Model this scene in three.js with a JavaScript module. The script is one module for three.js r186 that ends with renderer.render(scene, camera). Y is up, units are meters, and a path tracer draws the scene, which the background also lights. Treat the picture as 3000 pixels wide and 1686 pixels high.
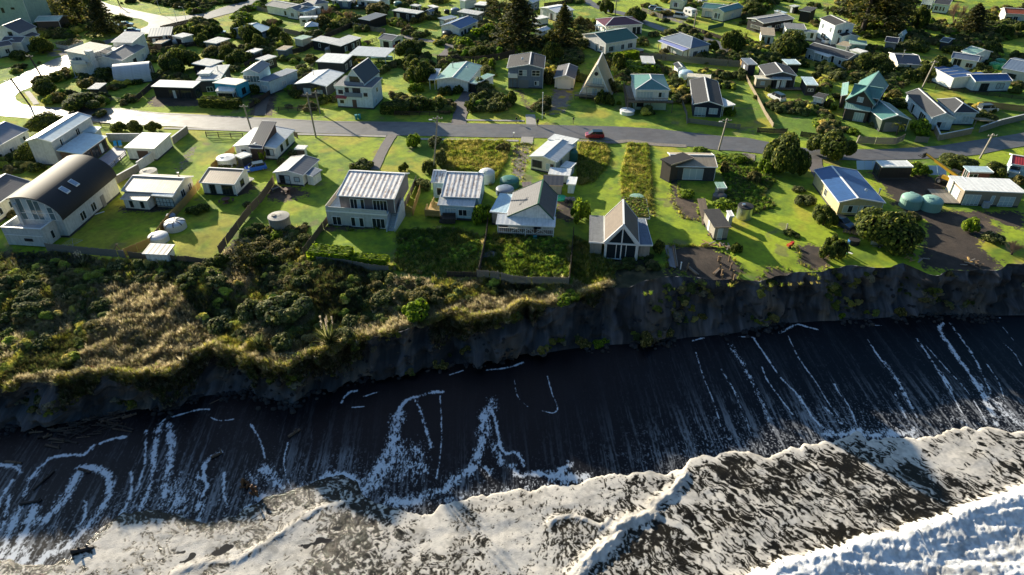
import * as THREE from 'three';
import { Sky } from 'three/addons/objects/Sky.js';
import { MarchingCubes } from 'three/addons/objects/MarchingCubes.js';

// ---------- camera, sky, sun, exposure ----------
const scene = new THREE.Scene();
const HCAM = 57, PITCH = THREE.MathUtils.degToRad(-35), FPX = 2000;
const camera = new THREE.PerspectiveCamera(2 * Math.atan(843 / FPX) * 180 / Math.PI, 3000 / 1686, 0.5, 4000);
camera.position.set(0, HCAM, 0); camera.rotation.set(PITCH, 0, 0);
const SUN_AZ = THREE.MathUtils.degToRad(40), SUN_EL = THREE.MathUtils.degToRad(15.5);
const sunDir = new THREE.Vector3(-Math.sin(SUN_AZ) * Math.cos(SUN_EL), Math.sin(SUN_EL), -Math.cos(SUN_AZ) * Math.cos(SUN_EL));
const sky = new Sky(); sky.name = 'sky'; sky.scale.setScalar(3500); sky.userData.kind = 'structure';
Object.assign(sky.material.uniforms.turbidity, { value: 2.5 }); sky.material.uniforms.rayleigh.value = 2.2;
sky.material.uniforms.mieCoefficient.value = 0.004; sky.material.uniforms.mieDirectionalG.value = 0.8;
sky.material.uniforms.sunPosition.value.copy(sunDir); scene.add(sky);
scene.environmentIntensity = 0.125;
const sun = new THREE.DirectionalLight(new THREE.Color().setRGB(1, 0.88, 0.68), 5); sun.name = 'sun';
sun.position.copy(sunDir).multiplyScalar(300).add(new THREE.Vector3(0, 0, -130)); sun.target.position.set(0, 0, -130);
sun.castShadow = true; sun.shadow.radius = 1.3; sun.shadow.mapSize.set(4096, 4096);
Object.assign(sun.shadow.camera, { left: -230, right: 230, top: 230, bottom: -230, near: 1, far: 900 });
scene.add(sun, sun.target);
const renderer = new THREE.WebGLRenderer({ antialias: true });
renderer.toneMapping = THREE.LinearToneMapping; renderer.toneMappingExposure = 2.35;
renderer.shadowMap.enabled = true; renderer.shadowMap.type = THREE.PCFSoftShadowMap;

// ---------- random numbers and noise ----------
function rng(seed) { let a = seed >>> 0; return () => { a = (a + 0x6d2b79f5) | 0; let t = Math.imul(a ^ (a >>> 15), 1 | a); t = (t + Math.imul(t ^ (t >>> 7), 61 | t)) ^ t; return ((t ^ (t >>> 14)) >>> 0) / 4294967296; }; }
const R = rng(77);
const NT = new Float32Array(65536); { const r = rng(5); for (let i = 0; i < 65536; i++) NT[i] = r(); }
function vn(x, y) {
  const ix = Math.floor(x), iy = Math.floor(y); let fx = x - ix, fy = y - iy; fx = fx * fx * (3 - 2 * fx); fy = fy * fy * (3 - 2 * fy);
  const a = (ix & 255) | ((iy & 255) << 8), b = ((ix + 1) & 255) | ((iy & 255) << 8), c = (ix & 255) | (((iy + 1) & 255) << 8), d = ((ix + 1) & 255) | (((iy + 1) & 255) << 8);
  return (NT[a] * (1 - fx) + NT[b] * fx) * (1 - fy) + (NT[c] * (1 - fx) + NT[d] * fx) * fy;
}
const fbm = (x, y, o = 4) => { let s = 0, a = 0.5, n = 0; for (let i = 0; i < o; i++) { s += a * vn(x, y); n += a; a *= 0.5; const t = x * 1.6 - y * 1.2; y = x * 1.2 + y * 1.6 + 17.3; x = t + 5.1; } return s / n; };
const ss = (a, b, x) => { x = Math.min(1, Math.max(0, (x - a) / (b - a))); return x * x * (3 - 2 * x); };
const lerp = (a, b, t) => a + (b - a) * t, clamp = (x, a, b) => Math.min(b, Math.max(a, x));

// ---------- survey: points read off the photograph (tile letter + column, position in that tile) on a plane of given height ----------
const TILE = {}; [['A', 0], ['B', 300], ['C', 580]].forEach(([k, y]) => { for (let i = 0; i < 5; i++) TILE[k + i] = [i * 600, y, 600 / 2555]; });
for (let i = 0; i < 3; i++) { TILE['D' + i] = [i * 1000, 850, 1000 / 2576]; TILE['E' + i] = [i * 1000, 1240, 1000 / 2576]; }
TILE.F = [0, 0, 1];
const px = (t, x, y) => [TILE[t][0] + x * TILE[t][2], TILE[t][1] + y * TILE[t][2]];
const CP = Math.cos(PITCH), SP = Math.sin(PITCH);
function onPlane(X, Y, h) {
  const dx = X - 1500, dy = 843 - Y, dz = -FPX, ry = dy * CP - dz * SP, rz = dy * SP + dz * CP, t = (h - HCAM) / ry;
  return new THREE.Vector3(dx * t, h, rz * t);
}
const P = (t, x, y, h = 0) => onPlane(...px(t, x, y), h);
const depthOf = (p) => -p.z * CP + (p.y - HCAM) * SP;
// pixels lists: [tile,x,y,x,y,tile,x,y,...] -> full-photo points
function pts(list) { const o = []; let t = 'F'; for (let i = 0; i < list.length;) { if (typeof list[i] === 'string') t = list[i++]; else { o.push(px(t, list[i], list[i + 1])); i += 2; } } return o; }

// ---------- land, cliff and beach heights ----------
const hd = (x) => lerp(2.0, 0.35, ss(-45, 25, x)), Ld = (x) => lerp(22, 4, ss(-40, 30, x));
function line(list, hf) { const a = pts(list).map(([X, Y]) => { let p = onPlane(X, Y, hf(0)); for (let i = 0; i < 3; i++) p = onPlane(X, Y, hf(p.x)); return p; }).sort((p, q) => p.x - q.x); return a; }
const interp = (a) => (x) => { if (x <= a[0].x) return a[0].z; for (let i = 1; i < a.length; i++) if (x < a[i].x) return lerp(a[i - 1].z, a[i].z, (x - a[i - 1].x) / (a[i].x - a[i - 1].x)); return a[a.length - 1].z; };
const topLine = line(['F', -500, 1150, -250, 1140, 0, 1125, 120, 1120, 250, 1105, 380, 1098, 510, 1088, 560, 1035, 640, 1008, 720, 1045, 760, 1065, 850, 1070, 940, 1030, 1010, 1000, 1090, 985, 1190, 965, 1260, 950, 1330, 915, 1400, 935, 1480, 930, 1540, 890, 1620, 900, 1690, 882, 1740, 850, 1850, 832, 1950, 812, 2040, 815, 2090, 822, 2170, 818, 2230, 830, 2330, 795, 2400, 792, 2480, 780, 2560, 782, 2660, 778, 2720, 800, 2800, 795, 2900, 790, 2960, 778, 3060, 750, 3300, 740, 3700, 730], (x) => -hd(x));
const zT0 = interp(topLine), zTop = (x) => zT0(x) + (fbm(x * 0.3 + 40, 3.3, 4) - 0.5) * 2.6;
const footLine = line(['F', -500, 1290, 0, 1255, 160, 1245, 300, 1225, 420, 1195, 560, 1170, 720, 1145, 880, 1120, 1000, 1105, 1150, 1092, 1300, 1070, 1420, 1058, 1520, 1042, 1640, 1030, 1720, 1020, 1850, 1005, 2000, 990, 2150, 975, 2300, 952, 2450, 940, 2560, 932, 2700, 925, 2850, 925, 3000, 925, 3400, 925, 3700, 920], () => -6.8);
const zF0 = interp(footLine), zFoot = (x) => Math.max(zF0(x), zTop(x) + 1.2) + (fbm(x * 0.22 + 9, 8.1, 2) - 0.5) * 0.8;
const yBeach = (x, z) => -6.8 - Math.max(0, z - zF0(x)) * 0.045;
const landBase = (x, z) => -hd(x) * ss(0, 1, 1 - (zT0(x) - z) / Ld(x));
function G(t, x, y) { const [X, Y] = px(t, x, y); let p = onPlane(X, Y, 0); for (let i = 0; i < 4; i++) p = onPlane(X, Y, landBase(p.x, p.z)); return p; }
function B(t, x, y) { const [X, Y] = px(t, x, y); let p = onPlane(X, Y, -7.5); for (let i = 0; i < 4; i++) p = onPlane(X, Y, yBeach(p.x, p.z)); return p; }

// ---------- what is built over: kept clear when plants are scattered ----------
const busy = document.createElement('canvas'); busy.width = 1025; busy.height = 625; const bz = busy.getContext('2d'); bz.fillStyle = '#fff'; let busyBytes = null;
const cover = (q) => { bz.beginPath(); q.forEach((p, i) => bz[i ? 'lineTo' : 'moveTo']((p.x + 205) * 2.5, (p.z + 300) * 2.5)); bz.fill(); };
const isBusy = (x, z) => { busyBytes ??= bz.getImageData(0, 0, 1025, 625).data; const i = Math.floor((x + 205) * 2.5), j = Math.floor((z + 300) * 2.5); return i >= 0 && j >= 0 && i < 1025 && j < 625 && busyBytes[(j * 1025 + i) * 4 + 3] > 20; };
// ---------- naming and tags ----------
const used = new Map();
function numbered(n) { const k = used.get(n) ?? 0; used.set(n, k + 1); return k ? n + '_' + String(k).padStart(3, '0') : n; }
function tag(o, label, category, group) { o.userData.label = label; o.userData.category = category; if (group) o.userData.group = group; return o; }
function shade(o) { o.castShadow = true; o.receiveShadow = true; return o; }
function struct(name, geo, mat) { const m = shade(new THREE.Mesh(geo, mat)); m.name = numbered(name); m.userData.kind = 'structure'; scene.add(m); return m; }
function stuff(name, geo, mat, parent = scene) { const m = shade(new THREE.Mesh(geo, mat)); m.name = parent === scene ? numbered(name) : name; m.userData.kind = 'stuff'; parent.add(m); return m; }
function thing(name, label, category, pos, turn = 0, group) { const o = new THREE.Group(); o.name = numbered(name); o.position.copy(pos); o.rotation.y = turn; tag(o, label, category, group); scene.add(o); return o; }
function part(name, geo, mat, parent, label) { const m = shade(new THREE.Mesh(geo, mat)); m.name = name; if (label) m.userData.label = label; parent.add(m); return m; }

// ---------- geometry collector ----------
const V3 = (x, y, z) => new THREE.Vector3(x, y, z), _a = V3(), _b = V3(), _n = V3(), _u = V3(), _v = V3();
class MB {
  constructor() { this.p = []; this.n = []; this.t = []; }
  tri(a, b, c, u, o = a) {   // uv in metres: u along the given direction, v across it
    _n.copy(_a.subVectors(b, a)).cross(_b.subVectors(c, a)).normalize(); _u.copy(u ?? _a).normalize(); _v.crossVectors(_n, _u);
    for (const q of [a, b, c]) { this.p.push(q.x, q.y, q.z); this.n.push(_n.x, _n.y, _n.z); _b.subVectors(q, o); this.t.push(_b.dot(_u), _b.dot(_v)); }
    return this;
  }
  poly(q) { const u = V3().subVectors(q[1], q[0]); for (let i = 2; i < q.length; i++) this.tri(q[0], q[i - 1], q[i], u, q[0]); return this; }
  slab(q, t) { const d = q.map((p) => V3(p.x, p.y - t, p.z)); this.poly(q); this.poly([...d].reverse()); for (let i = 0; i < q.length; i++) { const j = (i + 1) % q.length; this.poly([d[i], d[j], q[j], q[i]]); } return this; }
  box(cx, cy, cz, sx, sy, sz, turn = 0) {
    const c = Math.cos(turn), s = Math.sin(turn), f = (x, z, y) => V3(cx + x * c + z * s, y, cz - x * s + z * c), x = sx / 2, z = sz / 2, y = cy + sy / 2;
    return this.slab([f(-x, z, y), f(x, z, y), f(x, -z, y), f(-x, -z, y)], sy);
  }
  bar(a, b, w, h = w) {   // a beam from a to b
    const d = V3().subVectors(b, a).normalize(), up = Math.abs(d.y) > 0.95 ? V3(1, 0, 0) : V3(0, 1, 0), s = V3().crossVectors(d, up).normalize().multiplyScalar(w / 2), t = V3().crossVectors(s, d).normalize().multiplyScalar(h / 2);
    const r = (p) => [p.clone().sub(s).sub(t), p.clone().add(s).sub(t), p.clone().add(s).add(t), p.clone().sub(s).add(t)], A = r(a), Z = r(b);
    this.poly([...A].reverse()); this.poly(Z); for (let i = 0; i < 4; i++) { const j = (i + 1) % 4; this.poly([A[i], A[j], Z[j], Z[i]]); } return this;
  }
  cyl(x, y0, z, r0, r1, h, n = 16, cap = true) {
    for (let i = 0; i < n; i++) {
      const a = i / n * 2 * Math.PI, b = (i + 1) / n * 2 * Math.PI, f = (t, r, y) => V3(x + Math.sin(t) * r, y, z + Math.cos(t) * r);
      this.poly([f(a, r0, y0), f(b, r0, y0), f(b, r1, y0 + h), f(a, r1, y0 + h)]);
      if (cap && r1 > 0) this.tri(f(a, r1, y0 + h), f(b, r1, y0 + h), V3(x, y0 + h, z), V3(1, 0, 0), V3(x, 0, z));
    }
    return this;
  }
  geo() { const g = new THREE.BufferGeometry(); g.setAttribute('position', new THREE.Float32BufferAttribute(this.p, 3)); g.setAttribute('normal', new THREE.Float32BufferAttribute(this.n, 3)); g.setAttribute('uv', new THREE.Float32BufferAttribute(this.t, 2)); return g; }
  get any() { return this.p.length > 0; }
}
const mb = () => new MB();

// ---------- textures and materials ----------
function dtex(w, h, f, srgb, wrap = THREE.RepeatWrapping) {
  const d = new Uint8Array(w * h * 4), o = [0, 0, 0];
  for (let y = 0, i = 0; y < h; y++) for (let x = 0; x < w; x++, i += 4) { f(x, y, o); for (let c = 0; c < 3; c++) { let v = clamp(o[c], 0, 1); if (srgb) v = v < 0.0031308 ? v * 12.92 : 1.055 * Math.pow(v, 1 / 2.4) - 0.055; d[i + c] = v * 255 + 0.5; } d[i + 3] = 255; }
  const t = new THREE.DataTexture(d, w, h); t.magFilter = THREE.LinearFilter; t.minFilter = THREE.LinearMipmapLinearFilter; t.generateMipmaps = true; t.wrapS = t.wrapT = wrap; if (srgb) t.colorSpace = THREE.SRGBColorSpace; t.needsUpdate = true; return t;
}
const rep = (t, m) => { const c = t.clone(); c.repeat.set(1 / m, 1 / m); c.needsUpdate = true; return c; };
const wrapN = (x, y, p, f) => { // tileable noise over period p
  const a = x / p, b = y / p, wx = ss(0.8, 1, a), wy = ss(0.8, 1, b);
  return lerp(lerp(f(x, y), f(x - p, y), wx), lerp(f(x, y - p), f(x - p, y - p), wx), wy);
};
const grimeTex = dtex(256, 256, (x, y, o) => { const n = wrapN(x / 16, y / 16, 16, (a, b) => fbm(a, b, 4)), s = wrapN(x / 5, y / 60, 256 / 5, (a, b) => vn(a, b)); const v = 0.8 + 0.2 * ss(0.2, 0.7, n * 0.6 + s * 0.4); o[0] = v; o[1] = v; o[2] = v * 0.98; }, true);
const rustTex = dtex(512, 512, (x, y, o) => { const s = wrapN(x / 7, y / 120, 512 / 7, (a, b) => fbm(a, b, 3)), n = wrapN(x / 30, y / 30, 512 / 30, (a, b) => fbm(a, b, 4)); const r = ss(0.5, 0.64, s * 0.66 + n * 0.34) * .85; o[0] = lerp(0.9, 0.32, r); o[1] = lerp(0.86, 0.21, r); o[2] = lerp(0.82, 0.16, r); }, true);
const corTex = dtex(64, 4, (x, y, o) => { o[0] = o[1] = o[2] = 0.5 + 0.5 * Math.cos(x / 64 * Math.PI * 2); });
const boardTex = dtex(4, 64, (x, y, o) => { o[0] = o[1] = o[2] = (1 - y / 64) * 0.9 + (y > 60 ? 0.1 : 0); });
const tileTex = dtex(128, 128, (x, y, o) => { const row = Math.floor(y / 32), off = (row % 2) * 16, f = ((x + off) % 32) / 32; o[0] = o[1] = o[2] = (y % 32) / 32 * 0.7 + (f < 0.08 ? 0 : 0.2 + 0.1 * NT[(row * 31 + Math.floor((x + off) / 32) % 4) & 65535]); });
const woodTex = dtex(256, 256, (x, y, o) => { const b = Math.floor(x / 16), n = wrapN(x / 3, y / 40, 256 / 3, (a, c) => fbm(a, c, 3)), k = 0.65 + 0.35 * NT[b * 7 + 3]; const v = k * (0.6 + 0.5 * n) * (x % 16 === 0 ? 0.45 : 1); o[0] = v; o[1] = v * 0.97; o[2] = v * 0.93; }, true);
const rough3 = dtex(512, 512, (x, y, o) => { const n = wrapN(x / 8, y / 8, 64, (a, b) => fbm(a, b, 5)); o[0] = o[1] = o[2] = n; });
const matCache = new Map();
function mat(c, o = {}) {
  const k = JSON.stringify([c, o]); if (matCache.has(k)) return matCache.get(k);
  const m = o.tr ? new THREE.MeshPhysicalMaterial() : new THREE.MeshStandardMaterial();
  m.color.setRGB(...c); m.roughness = o.r ?? 0.75; m.metalness = o.m ?? 0; m.side = THREE.DoubleSide;
  if (o.g) m.map = rep({ grime: grimeTex, rust: rustTex, wood: woodTex }[o.g], o.gs ?? (o.g === 'rust' ? 7 : o.g === 'wood' ? 2.4 : 6));
  if (o.b) { m.bumpMap = { cor: corBump, board: boardBump, tile: tileBump, rough: roughBump, tin: tinBump, rib: tinBump }[o.b]; m.bumpScale = { cor: 0.014, board: 0.02, tile: 0.03, rough: 0.06, tin: 0.012, rib: 0.035 }[o.b]; }
  if (o.tr) { m.transmission = o.tr; m.thickness = 0; }
  if (o.cc) { m.clearcoat = o.cc; }
  matCache.set(k, m); return m;
}
const corBump = rep(corTex, 0.42), tinBump = rep(corTex, 0.8), boardBump = rep(boardTex, 0.3), tileBump = rep(tileTex, 1.6), roughBump = rep(rough3, 1.5);
const COL = { W: [.84, .84, .82], C: [.72, .67, .53], LG: [.58, .6, .61], G: [.19, .2, .215], DG: [.05, .053, .06], K: [.011, .011, .013], N: [.014, .02, .042], TL: [.1, .25, .22], PT: [.25, .42, .36], GR: [.008, .1, .05], BL: [.04, .11, .28], LB: [.47, .63, .72], PB: [.66, .77, .83], MR: [.13, .016, .03], RD: [.5, .05, .05], OR: [.6, .13, .05], TN: [.38, .31, .22], BR: [.1, .06, .045], CH: [.026, .026, .031], OK: [.55, .36, .12], PG: [.5, .62, .5], SL: [.1, .1, .115], WD: [.22, .17, .12], DW: [.07, .055, .045], TQ: [.05, .4, .62], IV: [.8, .75, .63], MW: [.3, .2, .12], GW: [.33, .3, .26], SB: [.16, .21, .29] };
const wallM = (k) => mat(COL[k], { g: 'grime', b: 'board', r: 0.8 });
const roofM = (k, t) => t === 'rust' ? mat([.9, .88, .86], { g: 'rust', b: 'rib', r: 0.6 }) : mat(COL[k], { g: 'grime', b: { c: 'cor', t: 'tile', m: 'rough', i: 'tin' }[t ?? 'c'], r: t === 't' ? 0.75 : t === 'm' ? 0.85 : 0.45 });
const glassM = mat([.02, .028, .035], { r: 0.08 }), curtainM = mat([.45, .54, .58], { r: 0.12 }), glazeM = mat([.1, .16, .18], { r: 0.06 }), trimM = mat([.78, .78, .76], { r: 0.6 }), darkTrimM = mat([.03, .035, .045], { r: 0.5 });
// ---------- what grows or lies where on the land (zones painted on a plan, one byte each) ----------
const GX0 = -205, GX1 = 205, GZ0 = -300, GZ1 = -50, GW = 2048, GH = 1249, sX = GW / (GX1 - GX0), sZ = GH / (GZ1 - GZ0);
const plan = document.createElement('canvas'); plan.width = GW; plan.height = GH;
const pc = plan.getContext('2d'); pc.fillStyle = '#000'; pc.fillRect(0, 0, GW, GH);
function zone(id, list) { const q = pts(list).map(([X, Y]) => onPlane(X, Y, 0)); pc.fillStyle = 'rgb(' + id * 16 + ',0,0)'; pc.beginPath(); q.forEach((p, i) => pc[i ? 'lineTo' : 'moveTo']((p.x - GX0) * sX, (p.z - GZ0) * sZ)); pc.fill(); }
// 1 lush shaded lawn 2 rough grass 3 black sand yard 4 brown soil 5 dune scrub floor 6 straw 7 creeper 8 gravel
zone(5, ['F', -800, 720, 0, 735, 130, 733, 390, 757, 600, 772, 640, 740, 700, 690, 750, 660, 900, 660, 880, 720, 900, 752, 1140, 800, 1165, 812, 1400, 812, 1670, 838, 1690, 820, 1790, 745, 1890, 745, 1950, 790, 2010, 805, 2000, 840, 1700, 890, 1500, 930, 1200, 990, 900, 1090, 640, 1080, 0, 1180, -800, 1200]);
zone(6, ['F', 250, 830, 480, 815, 560, 890, 620, 950, 650, 1010, 560, 1100, 250, 1140, 0, 1140, 30, 1080, 200, 1050, 230, 1000, 320, 900]);
zone(6, ['F', 640, 1000, 740, 1010, 860, 980, 1050, 950, 1200, 890, 1330, 880, 1480, 850, 1660, 850, 1680, 890, 1400, 950, 1100, 1000, 850, 1080, 660, 1060]);
zone(2, ['B2', 440, 480, 900, 480, 1240, 490, 1220, 700, 1120, 900, 1000, 1050, 880, 850, 420, 850, 300, 700]);
zone(2, ['B2', 2110, 500, 2440, 520, 2500, 600, 2480, 780, 2300, 1000, 2100, 1040, 2090, 600]);
zone(2, ['B3', 170, 520, 420, 520, 470, 1000, 470, 1200, 420, 1330, 90, 1180, 80, 900]);
zone(7, ['B3', 1000, 580, 1250, 650, 1600, 690, 1900, 800, 2000, 1000, 1850, 1150, 2000, 1300, 1700, 1400, 1300, 1330, 1400, 1000, 1300, 800, 1000, 650]);
zone(7, ['C1', 2380, 450, 2555, 420, 'C2', 480, 360, 800, 420, 880, 480, 850, 940, 420, 950, 0, 930, 'C1', 2330, 880, 2420, 620]);
zone(7, ['C2', 940, 480, 1700, 480, 2000, 560, 2000, 1000, 1500, 1010, 860, 930]);
zone(2, ['C2', 2060, 480, 2555, 720, 2555, 1000, 2300, 1100, 2100, 1050, 2000, 900]);
zone(3, ['B4', 590, 840, 800, 910, 1350, 900, 1500, 1000, 1640, 1000, 1500, 1350, 2500, 1360, 2560, 1448, 'C4', 2560, 400, 2100, 260, 2000, 600, 2350, 850, 2200, 920, 1300, 860, 1290, 600, 1350, 300, 950, 90, 820, -120]);
zone(3, ['C3', 690, 600, 1000, 600, 1170, 600, 1350, 680, 1480, 760, 1600, 900, 1500, 1080, 1050, 1050, 980, 980, 820, 900, 640, 880]);
zone(4, ['C4', 1640, 230, 2000, 180, 2300, 420, 2200, 560, 1800, 400]);
zone(4, ['C3', 1950, 860, 2200, 880, 2555, 960, 2555, 1040, 1900, 1090, 1760, 1060]);
zone(4, ['C3', 2280, 600, 2600, 600, 2600, 900, 2330, 820]); zone(4, ['C4', 0, 620, 100, 700, 120, 830, 0, 900, -50, 760]);
zone(4, ['B3', 690, 940, 800, 1000, 800, 1180, 1040, 1230, 1040, 1448, 860, 1448, 720, 1240]); zone(4, ['C3', 860, 60, 1040, 60, 1060, 280, 920, 260]);
zone(4, ['B1', 760, 1060, 880, 1030, 1200, 1070, 1290, 1150, 1020, 1240, 800, 1210]); zone(4, ['C1', 1480, 320, 1570, 350, 2260, 380, 2280, 400, 1500, 420]);
zone(4, ['B1', 410, 880, 560, 960, 640, 1070, 420, 1170]); zone(8, ['B1', 400, 690, 640, 690, 720, 760, 500, 860, 400, 800]);
zone(8, ['B2', 1300, 520, 1540, 520, 1440, 850, 1400, 1000, 1280, 880, 1330, 700]);
zone(4, ['C0', 1460, 110, 2150, 110, 2050, 170, 1500, 170]); zone(4, ['C2', 1830, 30, 2050, 60, 2040, 300, 1830, 260]);
zone(4, ['A0', 1870, 1200, 2520, 1240, 2555, 1330, 1850, 1330]); zone(4, ['A1', 560, 1180, 900, 1180, 860, 1440, 540, 1440]);
zone(8, ['A3', 420, 60, 900, 150, 860, 300, 600, 230]); zone(8, ['A4', -60, 470, 260, 500, 180, 580, -60, 560]);
zone(8, ['A0', 570, 610, 900, 600, 960, 650, 760, 700, 600, 700]);
for (const [x0, y0, x1, y1] of [[1350, 530, 1290, 860], [1440, 530, 1380, 880]]) zone(4, ['B2', x0 - 16, y0, x0 + 16, y0, x1 + 22, y1, x1 - 22, y1]);
zone(4, ['B3', 455, 1000, 470, 1000, 500, 1448, 470, 1448]); zone(8, ['B0', 2380, 560, 2440, 560, 2250, 860, 2200, 860]); zone(4, ['A2', 1300, 1040, 1330, 1040, 1560, 1400, 1500, 1400]); zone(8, ['A2', 1800, 1110, 2050, 1110, 1960, 1400, 1700, 1440]);
for (const q of [['A1', 0, 570, 250, 640, 700, 560, 800, 640, 640, 760, 420, 860, 250, 740, 0, 720], ['A1', 450, 430, 640, 430, 850, 500, 1050, 480, 1050, 570, 880, 600, 560, 620], ['A1', 1350, 200, 1900, 190, 1880, 330, 1500, 420, 1480, 330, 1350, 300], ['A2', 600, 500, 900, 290, 1150, 330, 1250, 640, 1000, 700, 700, 700, 590, 600], ['A2', 1150, 560, 1700, 450, 2150, 480, 2150, 800, 1900, 830, 1700, 700, 1300, 690], ['A2', 880, 760, 1040, 790, 1040, 960, 920, 900], ['A2', 880, 1090, 960, 1040, 1250, 1300, 1180, 1380, 900, 1400], ['A2', 2350, 820, 2555, 640, 2555, 950, 2480, 960], ['A3', 0, 800, 150, 780, 330, 800, 580, 910, 230, 930, 160, 1000, 0, 1200], ['A3', 1550, 0, 2000, 0, 1950, 120, 1650, 200], ['A3', 1500, 570, 1850, 560, 1950, 720, 1700, 690], ['A4', 200, 0, 1200, 0, 1200, 380, 900, 460, 600, 480, 460, 330], ['A4', 640, 660, 980, 860, 1120, 960, 1000, 1000, 520, 1000, 330, 900], ['A4', 1050, 900, 1650, 950, 1600, 1040, 1100, 1010], ['A4', 1550, 560, 1750, 600, 1760, 640, 2080, 820, 2250, 780, 2250, 560, 2120, 640], ['A4', 1700, 390, 2300, 280, 2555, 290, 2555, 460, 2200, 520, 1800, 470], ['A0', 430, 0, 1030, 0, 1250, 180, 1300, 420, 900, 300, 760, 230], ['A0', 280, 350, 640, 340, 1050, 470, 650, 470, 300, 440], ['A0', 1700, 0, 2555, -20, 2555, 110, 2250, 110], ['A0', 2100, 440, 2555, 320, 2555, 600, 2300, 540], ['B0', 0, 690, 130, 620, 330, 560, 800, 650, 600, 740, 200, 900, 0, 850], ['A0', 960, 960, 1400, 850, 1420, 1000, 1250, 1040, 1000, 1060], ['A1', 2400, 1240, 2555, 1200, 2555, 1380, 2250, 1400], ['A2', 0, 700, 220, 700, 330, 950, 200, 1000, 0, 1050], ['B4', 0, 130, 280, 350, 420, 350, 0, 440], ['A4', 0, 770, 180, 800, 330, 960, 250, 1000, 0, 900]]) zone(9, q);
const zoneBytes = pc.getImageData(0, 0, GW, GH).data;
const zoneAt = (x, z) => { const i = Math.floor((x - GX0) * sX), j = Math.floor((z - GZ0) * sZ); return i < 0 || j < 0 || i >= GW || j >= GH ? 0 : Math.round(zoneBytes[(j * GW + i) * 4] / 16); };
const zr = rng(19), zoneSoft = (x, z) => zoneAt(x + (fbm(x * 1.3, z * 1.3, 3) - 0.5) * 2.2 + (zr() - .5) * (.4 + 2.2 * zr() * zr()), z + (fbm(x * 1.3 + 50, z * 1.3, 3) - 0.5) * 2.2 + (zr() - .5) * (.4 + 2.2 * zr() * zr()));
const mix3 = (o, a, b, t) => { for (let c = 0; c < 3; c++) o[c] = lerp(a[c], b[c], t); };
const PAL = { lawnA: [.31, .4, .011], lawnB: [.12, .22, .012], lawnY: [.44, .38, .03], soil: [.11, .078, .055], sand: [.05, .037, .029], scrub: [.05, .05, .022], straw: [.2, .145, .07], olive: [.22, .22, .04], creep: [.07, .11, .018], gravel: [.2, .185, .165] };
const groundTex = dtex(GW, GH, (i, j, o) => {
  const x = GX0 + (i + 0.5) / sX, z = GZ0 + (j + 0.5) / sZ, n1 = fbm(x * 0.07, z * 0.07, 3), n2 = fbm(x * 0.5 + 9, z * 0.5, 3), n3 = vn(x * 2.3, z * 2.3) * 0.6 + vn(x * 5.1, z * 5.1) * 0.4, q = zoneSoft(x, z);
  switch (q) {
    case 2: mix3(o, PAL.olive, PAL.lawnY, ss(0.35, 0.7, n2)); break;
    case 3: mix3(o, PAL.sand, PAL.soil, ss(0.5, 0.8, n2) * 0.35); break;
    case 4: mix3(o, PAL.soil, PAL.sand, ss(0.4, 0.7, n2)); break;
    case 5: mix3(o, PAL.scrub, PAL.straw, ss(0.5, 0.8, n2) * 0.5); break;
    case 6: mix3(o, PAL.straw, PAL.scrub, ss(0.5, 0.75, n2) * 0.6); break;
    case 7: mix3(o, PAL.creep, PAL.lawnB, ss(0.4, 0.7, n2)); break;
    case 9: mix3(o, PAL.creep, PAL.scrub, ss(0.4, 0.7, n2)); break;
    case 8: mix3(o, PAL.gravel, PAL.lawnY, ss(0.55, 0.7, n2)); break;
    default: mix3(o, PAL.lawnA, PAL.lawnB, ss(0.36, 0.66, n1 * 0.55 + n2 * 0.45)); { const y = ss(0.58, 0.74, fbm(x * 0.16 + 31, z * 0.16, 3)); for (let c = 0; c < 3; c++) o[c] = lerp(o[c], PAL.lawnY[c], y * 0.7); const w = ss(0.7, 0.8, fbm(x * 0.33 + 71, z * 0.33, 3)); for (let c = 0; c < 3; c++) o[c] = lerp(o[c], PAL.soil[c] * 1.5, w * 0.5); }
  }
  const k = 0.55 + 0.9 * (n3 * .6 + .4 * fbm(x * 1.1 + 5, z * 1.1, 3)); o[0] *= k; o[1] *= k; o[2] *= k;
}, true, THREE.MirroredRepeatWrapping);
const uvLand = (x, z) => [(x - GX0) / (GX1 - GX0), (z - GZ0) / (GZ1 - GZ0)];
const roughOf = [0.03, 0.03, 0.4, 0.12, 0.12, 0.75, 0.8, 0.55, 0.05, 0.3];
const bumpy = (x, z) => { let r = 0; for (const [a, b] of [[0, 0], [1.2, 0], [-1.2, 0], [0, 1.2], [0, -1.2]]) r += roughOf[zoneAt(x + a, z + b)]; return r / 5; };
function landY(x, z) {
  const d = zT0(x) - z, r = d > 70 ? 0.03 : bumpy(x, z), dune = d > 0 && d < 45 ? ss(45, 20, d) * ss(0, 4, d) * ss(15, -25, x) : 0;
  return landBase(x, z) - 0.02 + r * (fbm(x * 0.8, z * 0.8, 3) - 0.55) * 1.3 + dune * (fbm(x * 0.11 + 4, z * 0.11, 2) - 0.55) * 2.4;
}
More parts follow.
